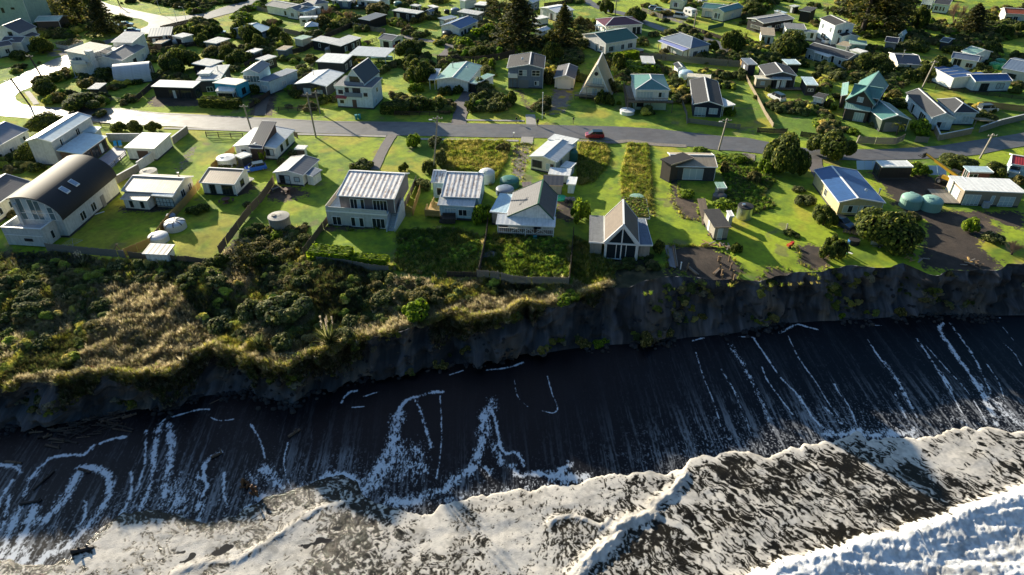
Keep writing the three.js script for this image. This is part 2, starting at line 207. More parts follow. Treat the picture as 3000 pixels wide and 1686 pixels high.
function gridGeo(xs, rows, f) {   // f(x, row) -> [x,y,z,u,v]
  const nx = xs.length, ny = rows.length, p = new Float32Array(nx * ny * 3), t = new Float32Array(nx * ny * 2), ix = new Uint32Array((nx - 1) * (ny - 1) * 6);
  for (let j = 0, k = 0; j < ny; j++) for (let i = 0; i < nx; i++, k++) { const q = f(xs[i], rows[j]); p.set(q.slice(0, 3), k * 3); t.set(q.slice(3, 5), k * 2); }
  for (let j = 0, k = 0; j < ny - 1; j++) for (let i = 0; i < nx - 1; i++) { const a = j * nx + i, b = a + 1, c = a + nx, d = c + 1; ix.set([a, c, b, b, c, d], k); k += 6; }
  const g = new THREE.BufferGeometry(); g.setAttribute('position', new THREE.BufferAttribute(p, 3)); g.setAttribute('uv', new THREE.BufferAttribute(t, 2)); g.setIndex(new THREE.BufferAttribute(ix, 1)); g.computeVertexNormals(); return g;
}
const range = (a, b, s) => { const o = []; for (let x = a; x < b - 1e-6; x += s) o.push(x); o.push(b); return o; };
const XS = [-1500, -700, -420, ...range(-260, -112, 2.2), ...range(-110, 110, 0.8), ...range(112, 260, 2.2), 420, 700, 1500];
const groundMat = new THREE.MeshStandardMaterial({ map: groundTex, roughness: 0.95, bumpMap: rep(rough3, 1), bumpScale: 0.12, side: THREE.DoubleSide });
groundMat.bumpMap.repeat.set(150, 92);
// rows are distances behind the cliff edge; x runs right to left so that faces look up
struct('ground', gridGeo([...XS].reverse(), [...range(0, 48, 0.8), ...range(50, 250, 2.5), 300, 420, 700, 1500, 3000].map((d) => d), (x, d) => { const z = zTop(x) - d, y = d > 260 ? landBase(x, z) : landY(x, z); return [x, d === 0 ? landBase(x, zT0(x)) : y, z, ...uvLand(x, z)]; }), groundMat);

// cliff of black sand with gullies, slumps and ledges
const cliffMat = new THREE.MeshStandardMaterial({ map: dtex(2048, 256, (x, y, o) => { const n = fbm(x / 26, y / 22, 5), s = fbm(x / 120 + 7, y / 7, 3), g = fbm(x / 9, y / 60 + 4, 3), b = ss(0.46, 0.62, fbm(x / 70 + 20, y / 45 + 9, 4)), br = ss(.5, .75, fbm(x / 150 + 3, y / 80, 3)) * (1 - b); const v = (0.028 + 0.13 * n * g + 0.03 * s) * lerp(1, .35, b); o[0] = v * lerp(1.08, 1.5, br); o[1] = v * lerp(1.03, 1.15, br); o[2] = v * lerp(1.06, .85, br); }, true, THREE.MirroredRepeatWrapping), bumpMap: roughBump, bumpScale: 0.25, roughness: 0.95, side: THREE.DoubleSide });
const cliffP = (x, s) => {
  const a = zTop(x), b = zFoot(x), ya = landBase(x, zT0(x)), yb = yBeach(x, b), k = ss(0, 0.07, s) * ss(1, 0.9, s);
  const gully = 1 - Math.abs(2 * fbm(x * .42 + .6 * vn(x * .9, s * 3), s * .5 + 7, 3) - 1), slump = ss(.5, .62, fbm(x * .13 + 5, s * .8 + 3, 2)), ledge = Math.abs(((s * 3.1 + fbm(x * .2, 6, 2) * 2) % 1) - .5);
  const n = (gully - .72) * 3.2 + (slump - .4) * 1.9 * ss(.15, .5, s) + (ledge - .25) * .9 + (fbm(x * 1.1, s * 6 + 8, 4) - 0.5) * 2.1;
  return [x + k * (fbm(x * 0.3 + 90, s * 2, 2) - 0.5) * 1.2, lerp(ya, yb, s) + k * (ledge - .25) * .5, lerp(a, b, s * lerp(.65, 1, s)) + k * n];
};
const XC = [-1500, -700, -420, ...range(-260, -92, 2.2), ...range(-90, 90, 0.4), ...range(92, 260, 2.2), 420, 700, 1500];
struct('cliff', gridGeo(XC, range(0, 1, 1 / 44), (x, s) => [...cliffP(x, s), x / 60, s * 0.25]), cliffMat);
// ---------- black beach, backwash streaks, foam and surf ----------
const FX0 = -100, FX1 = 100, FZ0 = -90, FZ1 = -20, FW = 2048, FH = 1024, fX = FW / (FX1 - FX0), fZ = FH / (FZ1 - FZ0);
const BP = (list) => { let t = 'F', o = []; for (let i = 0; i < list.length;) { if (typeof list[i] === 'string') t = list[i++]; else { o.push(B(t, list[i], list[i + 1])); i += 2; } } return o; };
const smoothLine = (a, n = 8) => new THREE.CatmullRomCurve3(a, false, 'centripetal').getPoints(a.length * n);
const frontPts = smoothLine(BP(['F', -400, 1560, -100, 1600, 60, 1650, 200, 1640, 300, 1545, 380, 1500, 520, 1505, 590, 1535, 640, 1530, 720, 1490, 770, 1462, 850, 1440, 930, 1408, 1000, 1395, 1030, 1405, 1075, 1455, 1130, 1478, 1230, 1508, 1330, 1475, 1420, 1455, 1520, 1440, 1620, 1428, 1700, 1418, 1745, 1402, 1850, 1388, 1960, 1386, 2003, 1375, 2020, 1350, 2060, 1335, 2095, 1340, 2130, 1325, 2180, 1322, 2245, 1340, 2300, 1318, 2400, 1298, 2480, 1285, 2520, 1265, 2540, 1288, 2640, 1278, 2680, 1285, 2760, 1272, 2820, 1255, 2900, 1258, 3000, 1268, 3300, 1270, 3900, 1270])).sort((a, b) => a.x - b.x);
const zFr0 = interp(frontPts), zFront = (x) => zFr0(x) + (fbm(x * 1.1, 2.2, 5) - 0.5) * 1.3;
const covBeach = new Float32Array(FW * FH), covSea = new Float32Array(FW * FH), ridge = new Float32Array(FW * FH);
function brush(dst, list, w, d, lace = 0.5) {
  const q = smoothLine(BP(list), 6), rw = w * 1.5;
  for (let s = 0; s < q.length - 1; s++) {
    const a = q[s], b = q[s + 1], dx = b.x - a.x, dz = b.z - a.z, L = dx * dx + dz * dz || 1e-6;
    const i0 = Math.max(0, Math.floor((Math.min(a.x, b.x) - rw - FX0) * fX)), i1 = Math.min(FW - 1, Math.ceil((Math.max(a.x, b.x) + rw - FX0) * fX)), j0 = Math.max(0, Math.floor((Math.min(a.z, b.z) - rw - FZ0) * fZ)), j1 = Math.min(FH - 1, Math.ceil((Math.max(a.z, b.z) + rw - FZ0) * fZ));
    for (let j = j0; j <= j1; j++) for (let i = i0; i <= i1; i++) {
      const x = FX0 + (i + 0.5) / fX, z = FZ0 + (j + 0.5) / fZ, t = clamp(((x - a.x) * dx + (z - a.z) * dz) / L, 0, 1), D = Math.hypot(x - a.x - dx * t, z - a.z - dz * t), v = d * (1 - D / rw), k = j * FW + i;
      if (v > dst[k]) dst[k] = v;
    }
  }
}
const bb = (l, w, d) => brush(covBeach, l, w * .85, d), bs = (l, w, d) => brush(covSea, l, w, d), br = (l, w, d) => brush(ridge, l, w, d);
// swirls left by the last wave, low on the beach
bb(['E0', 600, 345, 700, 342, 790, 380, 832, 460, 805, 580, 735, 690, 640, 800, 540, 900, 430, 970, 330, 1000, 260, 1110], .7, 1); bb(['E0', 590, 365, 545, 470, 500, 560, 420, 640, 340, 730], .85, .9); bb(['E0', 460, 560, 380, 680, 250, 760], .9, .6);
bb(['E0', 0, 320, 90, 325, 150, 365], .5, 1); bb(['E0', 95, 430, 20, 540, -20, 640], .35, .9); bb(['E0', 150, 640, 110, 720, 50, 870, 0, 1010], .7, .9); bb(['E0', 265, 630, 210, 780, 150, 900, 60, 1080, 10, 1170], .95, .95); bb(['E0', 200, 960, 130, 1120], .9, .8);
bb(['E0', 70, 560, 10, 800], .5, .7); bb(['E0', 300, 340, 220, 440, 190, 560], .6, .65); bb(['E0', 640, 600, 630, 720, 520, 860, 430, 930], .4, .75);
bb(['E0', 985, 370, 990, 480, 965, 600, 900, 700, 850, 800], .3, .95); bb(['E0', 1270, 10, 1290, 130, 1285, 260, 1265, 400, 1235, 560], .75, .8); bb(['E0', 1215, 10, 1180, 90, 1160, 260, 1140, 440, 1075, 600, 990, 740], .55, .85); bb(['E0', 1100, 60, 1090, 300, 1050, 450, 1010, 590], .3, .7);
bb(['E0', 1300, 480, 1320, 640, 1250, 740], 2.4, .6); bb(['E0', 1660, 220, 1585, 260, 1535, 330, 1545, 430, 1560, 470, 1520, 560, 1490, 650], .4, 1); bb(['E0', 1690, 380, 1685, 530, 1712, 630], .3, .9); bb(['E0', 1500, 380, 1480, 480, 1530, 610, 1490, 740], .6, .6);
bb(['E0', 1890, 10, 1960, 130, 2000, 270], .22, .8); bb(['E0', 2170, 150, 2140, 280, 2160, 400, 2215, 530], .16, .8); bb(['E0', 2000, 350, 2080, 460, 2180, 540], 1.5, .62); bb(['E0', 1900, 400, 1960, 500], 1.4, .45);
bb(['E0', 1940, 560, 2000, 560, 2080, 580, 2200, 560, 2270, 500, 2380, 470, 2440, 410, 2576, 395], .9, 1); bb(['E0', 2100, 640, 2300, 580, 2480, 520, 2576, 480], 1.6, .85); bb(['E0', 1860, 640, 2000, 600], .6, .9);
// strand lines
bb(['D0', 200, 1440, 300, 1340, 390, 1265, 520, 1250, 640, 1240, 700, 1180], .35, .95); bb(['D0', 760, 1160, 830, 1130, 940, 1108], .35, 1); bb(['D0', 1180, 1040, 1240, 980, 1330, 950, 1420, 925, 1500, 905, 1580, 903], .2, .9); bb(['D0', 1590, 965, 1640, 985, 1700, 985, 1760, 975], .18, .9);
bb(['D1', 0, 850, 30, 800, 70, 770, 115, 765], .25, .95); bb(['D1', 170, 805, 230, 785, 280, 770], .16, .9); bb(['D1', 80, 888, 170, 882], .14, .9); bb(['D1', 820, 640, 870, 625, 915, 608], .2, .9); bb(['D1', 1100, 605, 1230, 590, 1310, 572, 1370, 547], .22, .95); bb(['D2', 735, 325, 800, 290, 870, 262, 930, 275, 1015, 297], .25, 1); bb(['D2', 75, 385, 160, 362], .2, .8); bb(['D2', 1410, 265, 1500, 268], .12, .8); bb(['D2', 2390, 210, 2490, 222], .15, .8); bb(['D2', 430, 352, 540, 362, 545, 385], .14, .8);
// middle: arch and spire of foam
bb(['D1', 430, 960, 450, 880, 500, 830, 600, 800, 690, 775, 765, 770], .35, 1); bb(['D1', 430, 950, 405, 1060, 400, 1150, 340, 1240, 290, 1330, 230, 1430], 1.1, .8); bb(['D1', 420, 1180, 470, 1280, 430, 1400], 2.2, .52); bb(['D1', 560, 1180, 600, 1300, 560, 1400], 1.7, .55); bb(['D1', 530, 1330, 600, 1320, 620, 1380], .8, .9);
bb(['D1', 560, 830, 600, 920, 640, 1060, 680, 1190], .3, .75); bb(['D1', 745, 800, 755, 1000, 755, 1150, 740, 1300, 715, 1420], .14, .85); bb(['D1', 1130, 830, 1140, 880, 1090, 920, 1060, 1050, 1050, 1170, 1000, 1300, 920, 1390, 850, 1440], .9, .82); bb(['D1', 1100, 950, 1090, 1100, 1060, 1180], 1.0, .7);
bb(['D1', 1130, 880, 1165, 1000, 1190, 1130, 1210, 1200, 1260, 1235, 1310, 1225, 1350, 1260, 1378, 1330], .35, 1); bb(['D1', 1130, 1130, 1180, 1240, 1210, 1310], .7, .7); bb(['E1', 1290, 330, 1340, 400, 1400, 390, 1500, 380, 1600, 400, 1690, 335, 1720, 312], .7, .9); bb(['E1', 1560, 395, 1700, 410, 1860, 415], 1.1, .8); bb(['E1', 1400, 460, 1700, 470], 1.3, .5);
bb(['E1', 850, 420, 930, 380, 1010, 330], 1.0, .85); bb(['E1', 1060, 340, 1110, 350, 1120, 390], .6, .85); bb(['E1', 600, 560, 760, 510, 860, 440], 1.0, .85); bb(['E1', 0, 420, 60, 410, 110, 440, 130, 530], .7, .9); bb(['E1', 160, 500, 260, 440, 330, 330, 400, 180], 1.8, .72); bb(['E1', 330, 590, 480, 600, 620, 580], 1.2, .8); bb(['E1', 640, 630, 900, 560, 1200, 520, 1400, 500], 1.2, .45);
bb(['D1', 1555, 650, 1590, 780, 1632, 900, 1600, 930, 1520, 915], .12, .95); bb(['D1', 1300, 640, 1330, 800, 1405, 880], .12, .6);
// right: long backwash lines
for (const [w, d, ...l] of [[.45, 1, 1965, 250, 1945, 290, 2050, 470, 2160, 620, 2230, 730, 2300, 870, 2370, 1020], [.8, .7, 2200, 660, 2290, 800, 2360, 960], [.25, .7, 2020, 250, 2180, 470, 2260, 620, 2330, 780], [.22, .9, 1770, 370, 1870, 510, 1960, 660, 2060, 830, 2140, 1000, 2165, 1060], [.3, .8, 1860, 500, 1950, 620, 2040, 760], [.14, .8, 1830, 410, 2000, 600, 2130, 740, 2240, 900, 2300, 1010], [.2, .85, 1400, 375, 1500, 530, 1600, 650, 1690, 800, 1770, 960], [.5, .62, 1520, 540, 1640, 720, 1740, 900], [.18, .9, 540, 370, 650, 530, 740, 660, 830, 750, 900, 830, 960, 930, 1040, 1030], [.5, .6, 870, 800, 960, 930, 1060, 1040], [.15, .9, 600, 580, 640, 680, 740, 820, 830, 940], [.12, .85, 800, 350, 870, 500, 930, 590, 1010, 700, 1100, 850, 1180, 960], [.2, .95, 1150, 710, 1180, 770, 1250, 870, 1300, 980, 1335, 1070], [.1, .8, 100, 470, 160, 660, 230, 830, 290, 1030], [.6, .5, 370, 420, 490, 620, 580, 800, 660, 960], [.25, .6, 280, 580, 400, 780, 460, 950, 520, 1080], [.1, .7, 2420, 280, 2500, 380], [.1, .7, 2410, 390, 2500, 470, 2576, 600], [.12, .8, 2300, 560, 2380, 680, 2440, 850], [.3, .65, 1600, 780, 1660, 900, 1720, 1040], [.4, .55, 1020, 850, 1120, 930, 1200, 1010], [.5, .5, 600, 880, 660, 1000, 700, 1080]]) bb(['D2', ...l], w, d);
bb(['D2', 1050, 1090, 1180, 1090, 1300, 1080, 1335, 1060], .9, .85); bb(['D2', 1400, 1100, 1560, 1090, 1700, 1080, 1740, 1060], 1.1, .8); bb(['D2', 2380, 850, 2450, 950, 2576, 1010], 1.6, .62);
// foam ridges that travel over the wash
const ridgeA = ['E1', 1760, 1180, 1860, 1050, 1960, 970, 2060, 890, 2090, 815, 2180, 750, 2290, 718, 2350, 690], ridgeB = ['E1', 2350, 690, 2352, 640, 2420, 580, 2500, 530, 2560, 450, 2590, 400], ridgeC = ['E1', 1570, 790, 1620, 735, 1740, 715, 1860, 750, 1980, 790, 2010, 738, 2070, 800], ridgeD = ['E0', 1300, 1149, 1460, 1080, 1640, 1050, 1780, 1040, 1900, 970, 2100, 860, 2350, 680, 2440, 640, 2600, 600];
bs(ridgeA, .85, 1.2); bs(ridgeB, .6, 1.1); bs(ridgeC, .3, 1.1); bs(ridgeD, .3, .8); br(ridgeA, .9, .9); br(ridgeB, .7, .7); br(ridgeC, .5, .45); br(ridgeD, .5, .3);
bs(['E1', 2350, 700, 2450, 750, 2576, 790, 'E2', 60, 850], .5, .9);
const breakPts = smoothLine(BP(['F', 1900, 1800, 2100, 1720, 2194, 1686, 2280, 1644, 2365, 1628, 2480, 1590, 2516, 1570, 2620, 1562, 2660, 1535, 2760, 1512, 2807, 1488, 2854, 1473, 2905, 1457, 2970, 1438, 3000, 1422, 3200, 1360, 3900, 1300])).sort((a, b) => a.x - b.x), zBr0 = interp(breakPts);
const zBreak = (x) => x < breakPts[0].x ? 1e3 : zBr0(x) + (fbm(x * 2.3, 7.7, 3) - 0.5) * 1.2;
// how much foam lies where on the wash (photograph points, share covered)
const dens = [['F', 430, 1560, .98], ['F', 600, 1600, .95], ['F', 330, 1640, .97], ['F', 500, 1680, .95], ['F', 450, 1620, .94], ['F', 620, 1670, .93], ['F', 720, 1540, .62], ['F', 700, 1620, .85], ['F', 880, 1480, .6], ['F', 850, 1560, .88], ['F', 980, 1500, .45], ['F', 1000, 1600, .35], ['F', 950, 1680, .5], ['F', 1060, 1560, .3], ['F', 1040, 1640, .35], ['F', 780, 1500, .4], ['F', 820, 1660, .85], ['F', 1160, 1560, .86], ['F', 1250, 1540, .96], ['F', 1350, 1600, .76], ['F', 1500, 1500, .95], ['F', 1550, 1590, .85], ['F', 1300, 1680, .62], ['F', 1600, 1660, .84], ['F', 1720, 1470, .86], ['F', 1850, 1450, .8], ['F', 1900, 1400, .95], ['F', 1660, 1560, .5], ['F', 1750, 1570, .45], ['F', 1860, 1650, .25], ['F', 1950, 1600, .3], ['F', 1990, 1540, .35], ['F', 1960, 1480, .4], ['F', 2020, 1450, .85], ['F', 2060, 1410, .55], ['F', 2130, 1380, .28], ['F', 2230, 1400, .35], ['F', 2350, 1360, .5], ['F', 2480, 1350, .3], ['F', 2500, 1290, .7], ['F', 2600, 1310, .85], ['F', 2560, 1420, .5], ['F', 2700, 1310, .95], ['F', 2820, 1290, .97], ['F', 2850, 1360, .75], ['F', 2950, 1330, .72], ['F', 2980, 1390, .6], ['F', 2700, 1430, .4], ['F', 2880, 1440, .42], ['F', 2180, 1480, .66], ['F', 2300, 1520, .6], ['F', 2420, 1500, .55], ['F', 2560, 1520, .34], ['F', 2350, 1590, .45], ['F', 2200, 1590, .55], ['F', 2060, 1590, .84], ['F', 2110, 1660, .7], ['F', 2230, 1640, .3], ['F', 2480, 1560, .22], ['F', 2700, 1500, .2], ['F', 2040, 1530, .5]].map(([t, x, y, d]) => { const p = B(t, x, y); return [p.x, p.z, d]; });
const dGrid = new Float32Array(160 * 60); for (let j = 0; j < 60; j++) for (let i = 0; i < 160; i++) { const x = FX0 + i / 159 * 200, z = FZ0 + j / 59 * 70; let s = 0, w = 0; for (const [a, b, d] of dens) { const k = 1 / ((x - a) ** 2 + (z - b) ** 2 + 0.6) ** 2.1; s += k * d; w += k; } dGrid[j * 160 + i] = s / w; }
const densAt = (x, z) => { const u = clamp((x - FX0) / 200 * 159, 0, 158.99), v = clamp((z - FZ0) / 70 * 59, 0, 58.99), i = Math.floor(u), j = Math.floor(v), a = u - i, b = v - j, k = j * 160 + i; return (dGrid[k] * (1 - a) + dGrid[k + 1] * a) * (1 - b) + (dGrid[k + 160] * (1 - a) + dGrid[k + 161] * a) * b; };
const zFrI = new Float32Array(FW), zBrI = new Float32Array(FW); for (let i = 0; i < FW; i++) { const x = FX0 + (i + .5) / fX; zFrI[i] = zFront(x); zBrI[i] = zBreak(x); }
const seaFoam = new Float32Array(FW * FH), sandFoam = new Float32Array(FW * FH);
const lace = (x, z) => {   // foam texture, drawn out along the run of the water towards the right
  const an = ss(-8, 22, x), w1 = (fbm(x * .7, z * .7, 3) - .5) * 1.5, w2 = (fbm(x * .7 + 40, z * .7, 3) - .5) * 1.5, a = x * .76 - z * .65 + w1, b = (x * .65 + z * .76) * lerp(.9, .45, an) + w2;
  return fbm(a * 2.1, b * 2.1, 3) * .4 + fbm(a * 5.6 + 7, b * 4.8, 2) * .34 + (1 - Math.abs(2 * fbm(a * 3.6 + 19, b * 3.2, 2) - 1)) * .26;
};
const quant = []; { const r = rng(8); for (let i = 0; i < 6000; i++) quant.push(lace(r() * 120 - 60, r() * 40 - 70)); quant.sort((a, b) => a - b); }
const cut = (d) => quant[Math.floor(clamp(1 - d, 0, .9999) * quant.length)];
for (let j = 0; j < FH; j++) for (let i = 0; i < FW; i++) {
  const k = j * FW + i, x = FX0 + (i + .5) / fX, z = FZ0 + (j + .5) / fZ, t = z - zFrI[i]; if (Math.abs(x) > 75) continue;
  if (t > -0.4) {
    const n = lace(x, z), patch = (fbm(x * .34 + 3 + z * .15, z * .4, 4) - .5) * 2; let d = clamp(densAt(x, z) + patch * lerp(.5, .75, ss(.5, .9, densAt(x, z))), .05, .992); const lip = 1 - ss(.3, 1.5 + fbm(x * .4, 1, 2) * 1.8, t); d = Math.max(d, lip * ss(-22, -10, x));
    const edge = ss(-10, -22, x), c = cut(d * lerp(1, ss(-.4, 2.4, t), edge)), thin = ss(-.06, .02, n - c) * .14, thick = ss(-.01, .035, n - c) * lerp(.72, 1, ss(0, .14, n - c)); let f = Math.max(thin, thick);
    f = Math.max(f, ss(.3, .6, covSea[k] + (n - .5) * 1.1));
    const q = z - zBrI[i]; if (q > 0) f = lerp(f, .88 + .12 * vn(x * 5, z * 5) - .45 * ss(.52, .7, fbm(x * .6 + z * .25, z * .9, 4)) * ss(2, 6, q), ss(0, .4, q + (n - .5) * 2.4)); else f *= 1 - .5 * ss(-2.2, -.2, q) * (1 - thick);
    seaFoam[k] = clamp(f, 0, 1);
  }
  if (t < 1) {
    const sl = x - (z + 60) * .06, fine = fbm(x * 6, z * 2.6, 4), n1 = fbm(sl * 3.6, z * .16, 4), low = ss(-13, -.5, t), reg = ss(.45, .62, fbm(x * .09 + 2, z * .06 + 1, 2)), side = Math.max(ss(6, 30, x) * .9, ss(-18, -40, x), reg * .6);
    const cov = covBeach[k]; const grit = vn(x * 13, z * 6), lineF = clamp(ss(.3, .6, cov * (.25 + 1.05 * fbm(x * 1.6 + 3, z * 1.1, 3)) + (fine - .5) * .8 + (grit - .5) * .4) * ss(0, .14, cov), 0, 1); let f = lineF;
    const n2 = fbm(sl * 1.1 + 60, z * .05, 2), n3 = fbm(sl * 8, z * .3 + 5, 3); f = Math.max(f, ss(.5, .72, n1 * .7 + n2 * .3 + (fine - .5) * .25) * (.05 + .6 * low) * (.12 + .6 * side), ss(.62, .76, n3) * ss(.42, .6, n2) * (.12 + .6 * low) * (.12 + .7 * side));
    const sp = vn(x * 8, z * 6) * .6 + fine * .4; f = Math.max(f, ss(.7 - .2 * low * low * (.3 + .7 * side), .82, sp) * (.12 + .88 * low * low) * (.15 + .85 * side) * .8);
    sandFoam[k] = clamp(f, 0, 1) * .85 * (.3 + .7 * ss(-24, -8, t));
    sandFoam[k] = Math.max(sandFoam[k], lineF);
  }
}
const foamC = [.7, .65, .57], waterC = [.013, .01, .0045], sandC = [.005, .0054, .0075];
const seaTex = dtex(FW, FH, (i, j, o) => { const k = j * FW + i, x = i / fX, z = j / fZ, w = .6 + .9 * fbm(x * .4, z * .4, 3), wh = z + FZ0 > zBrI[i] ? 1.4 : 1, f = seaFoam[k] * lerp(.62, 1, ss(.25, .65, fbm(x * 2.6, z * 2.6, 3) * .5 + fbm(x * .5, z * .5, 3) * .5)); for (let c = 0; c < 3; c++) o[c] = lerp(waterC[c] * w, Math.min(.93, foamC[c] * (wh > 1 ? [1.33, 1.43, 1.6][c] : 1)), f); }, true, THREE.MirroredRepeatWrapping);
const sandTex = dtex(FW, FH, (i, j, o) => { const k = j * FW + i, x = i / fX, z = j / fZ, w = .6 + .8 * fbm(x * .5, z * .3, 4); for (let c = 0; c < 3; c++) o[c] = lerp(sandC[c] * w, [.66, .68, .7][c], sandFoam[k]); }, true, THREE.MirroredRepeatWrapping);
const seaRough = dtex(FW / 2, FH / 2, (i, j, o) => { const k = j * 2 * FW + i * 2; o[0] = o[1] = o[2] = lerp(.14, .85, seaFoam[k]); }, false, THREE.MirroredRepeatWrapping);
const uvSea = (x, z) => [(x - FX0) / (FX1 - FX0), (z - FZ0) / (FZ1 - FZ0)];
const look = (a, x, z) => { const i = clamp(Math.floor((x - FX0) * fX), 0, FW - 1), j = clamp(Math.floor((z - FZ0) * fZ), 0, FH - 1); return a[j * FW + i]; };
const soft = (a, x, z, r) => (look(a, x, z) * 2 + look(a, x + r, z) + look(a, x - r, z) + look(a, x, z + r) + look(a, x, z - r)) / 6;
const sandMat = new THREE.MeshPhysicalMaterial({ map: sandTex, roughness: 0.4, specularIntensity: .3, bumpMap: roughBump, bumpScale: 0.015, side: THREE.DoubleSide });
const XB = [-1500, -600, -300, ...range(-150, 150, 1), 300, 600, 1500];
struct('beach', gridGeo([...XB].reverse(), [90, ...range(0, 34, .7).reverse(), -.8].map((t) => t), (x, t) => { const z = zFoot(x) + t; return [x, (t < 0 ? yBeach(x, z) - .05 : yBeach(x, z) + (fbm(x * .15, z * .1, 2) - .5) * .12 * ss(0, 2, t)), z, ...uvSea(x, z)]; }), sandMat);
const seaMat = new THREE.MeshPhysicalMaterial({ specularIntensity: .4, map: seaTex, roughnessMap: seaRough, roughness: 1, bumpMap: rep(rough3, 1), bumpScale: 0.05, side: THREE.DoubleSide }); seaMat.bumpMap.repeat.set(60, 21);
const XW = [-1500, -600, -300, -180, ...range(-110, -61, 1.2), ...range(-60, 60, .2), ...range(61, 110, 1.2), 180, 300, 600, 1500];
struct('sea', gridGeo([...XW].reverse(), [...range(0, 1, .1), ...range(1.2, 30, .18), 34, 40, 60, 120, 300, 900, 2500].reverse(), (x, t) => {
  const z = zFront(x) + t, f = soft(seaFoam, x, z, .2), q = z - zBreak(x);
  let y = yBeach(x, z) + .03 * ss(0, .1, t) + lerp(.02, .15, ss(-16, 6, x)) * (1 - Math.exp(-t / .3)) + ss(0, .3, t) * (f * .02 + .5 * soft(ridge, x, z, .25) * (.35 + 1.2 * fbm(x * 2.1, z * 2.1, 3))) + ss(.3, 3, t) * (fbm(x * .3, z * .5, 3) - .5) * .22;
  if (q > -.6 && Math.abs(x) < 300) { const e = ss(-.6, 1.6, q); y += e * (.55 + .5 * ss(5, 1, q)) + e * ((fbm(x * .4 + z * .2, z * 1.2, 2) - .5) * .55 + (fbm(x * 2.6, z * 3, 3) - .5) * .26); }
  return [x, t > 60 ? -9.2 : y, z, ...uvSea(x, z)];
}), seaMat);
// ---------- buildings ----------
// A volume is surveyed by three corners of its eaves (front left, front right, any point of the back eave) on a plane h above the land, or by two corners and a depth d.
function survey(t, q, o) {
  const at = o.at ?? o.h, f = Array.isArray(t) ? t : [t, t, t], A = P(f[0], q[0], q[1], at), Bq = P(f[1], q[2], q[3], at), u = V3().subVectors(Bq, A).setY(0), w = u.length(); u.normalize();
  const nz = V3(-u.z, 0, u.x);   // towards the front
  let d = o.d; if (d === undefined) { const C = P(f[2], q[4], q[5], at); d = clamp(-V3().subVectors(C, A).dot(nz), 1.2, 30); }
  const c = A.clone().addScaledVector(u, w / 2).addScaledVector(nz, -d / 2).setY(0);
  if (o.side) return { c, w: d, d: w, turn: Math.atan2(-u.z, u.x) - Math.PI / 2 };   // the surveyed eave is the right hand one
  return { c, w, d, turn: Math.atan2(-u.z, u.x) };
}
const WR = rng(11);
function addWindows(root, W, D, h, y0, spec, darkTrim) {
  const fm = darkTrim ? darkTrimM : trimM;
  for (const s of spec.split(' ').filter(Boolean)) {
    const [face, a] = [s[0], s.slice(1).split(',')], [u, y, w, ht, n = 2, kind = ''] = a.map((v, i) => (i < 5 ? +v : v)), L = face === 'f' || face === 'b' ? W : D, x = (u - .5) * L, m = mb(), t = kind.includes('d') ? 0 : .07;
    const turn = { f: 0, r: Math.PI / 2, b: Math.PI, l: -Math.PI / 2 }[face], off = face === 'f' || face === 'b' ? D / 2 : W / 2;
    const put = (g, z) => { g.rotateY(turn); const o = V3(0, 0, off + z).applyAxisAngle(V3(0, 1, 0), turn); return g.translate(o.x, 0, o.z); };
    const yy = y0 + y, F = kind.includes('k') ? darkTrimM : kind.includes('w') ? trimM : fm;
    if (kind.includes('D')) { m.box(x, yy + ht / 2, .02, w, ht, .06); part('door', put(m.geo(), .012), kind.includes('G') ? mat(COL.IV, { b: 'board' }) : kind.includes('g') ? mat(COL.G, {}) : kind.includes('o') ? mat([.012, .011, .01]) : kind.includes('B') ? mat(COL.BR) : trimM, root); continue; }
    m.box(x, yy + ht + t / 2, .03, w + 2 * t, t, .09).box(x, yy - t / 2, .04, w + 2 * t, t, .11).box(x - w / 2 - t / 2, yy + ht / 2, .03, t, ht, .09).box(x + w / 2 + t / 2, yy + ht / 2, .03, t, ht, .09);
    for (let i = 1; i < n; i++) m.box(x - w / 2 + w * i / n, yy + ht / 2, .03, .06, ht, .08); if (kind.includes('x')) m.box(x, yy + ht / 2, .03, w, .06, .085);
    const win = part('window', put(m.geo(), 0), F, root);
    for (let i = 0; i < n; i++) { const r = WR(), g = mb().box(x - w / 2 + w * (i + .5) / n, yy + ht / 2, .012, w / n - .06, ht, .025); part('pane', put(g.geo(), 0), kind.includes('c') ? curtainM : kind.includes('z') ? glazeM : r < .22 ? curtainM : glassM, win); }
  }
}
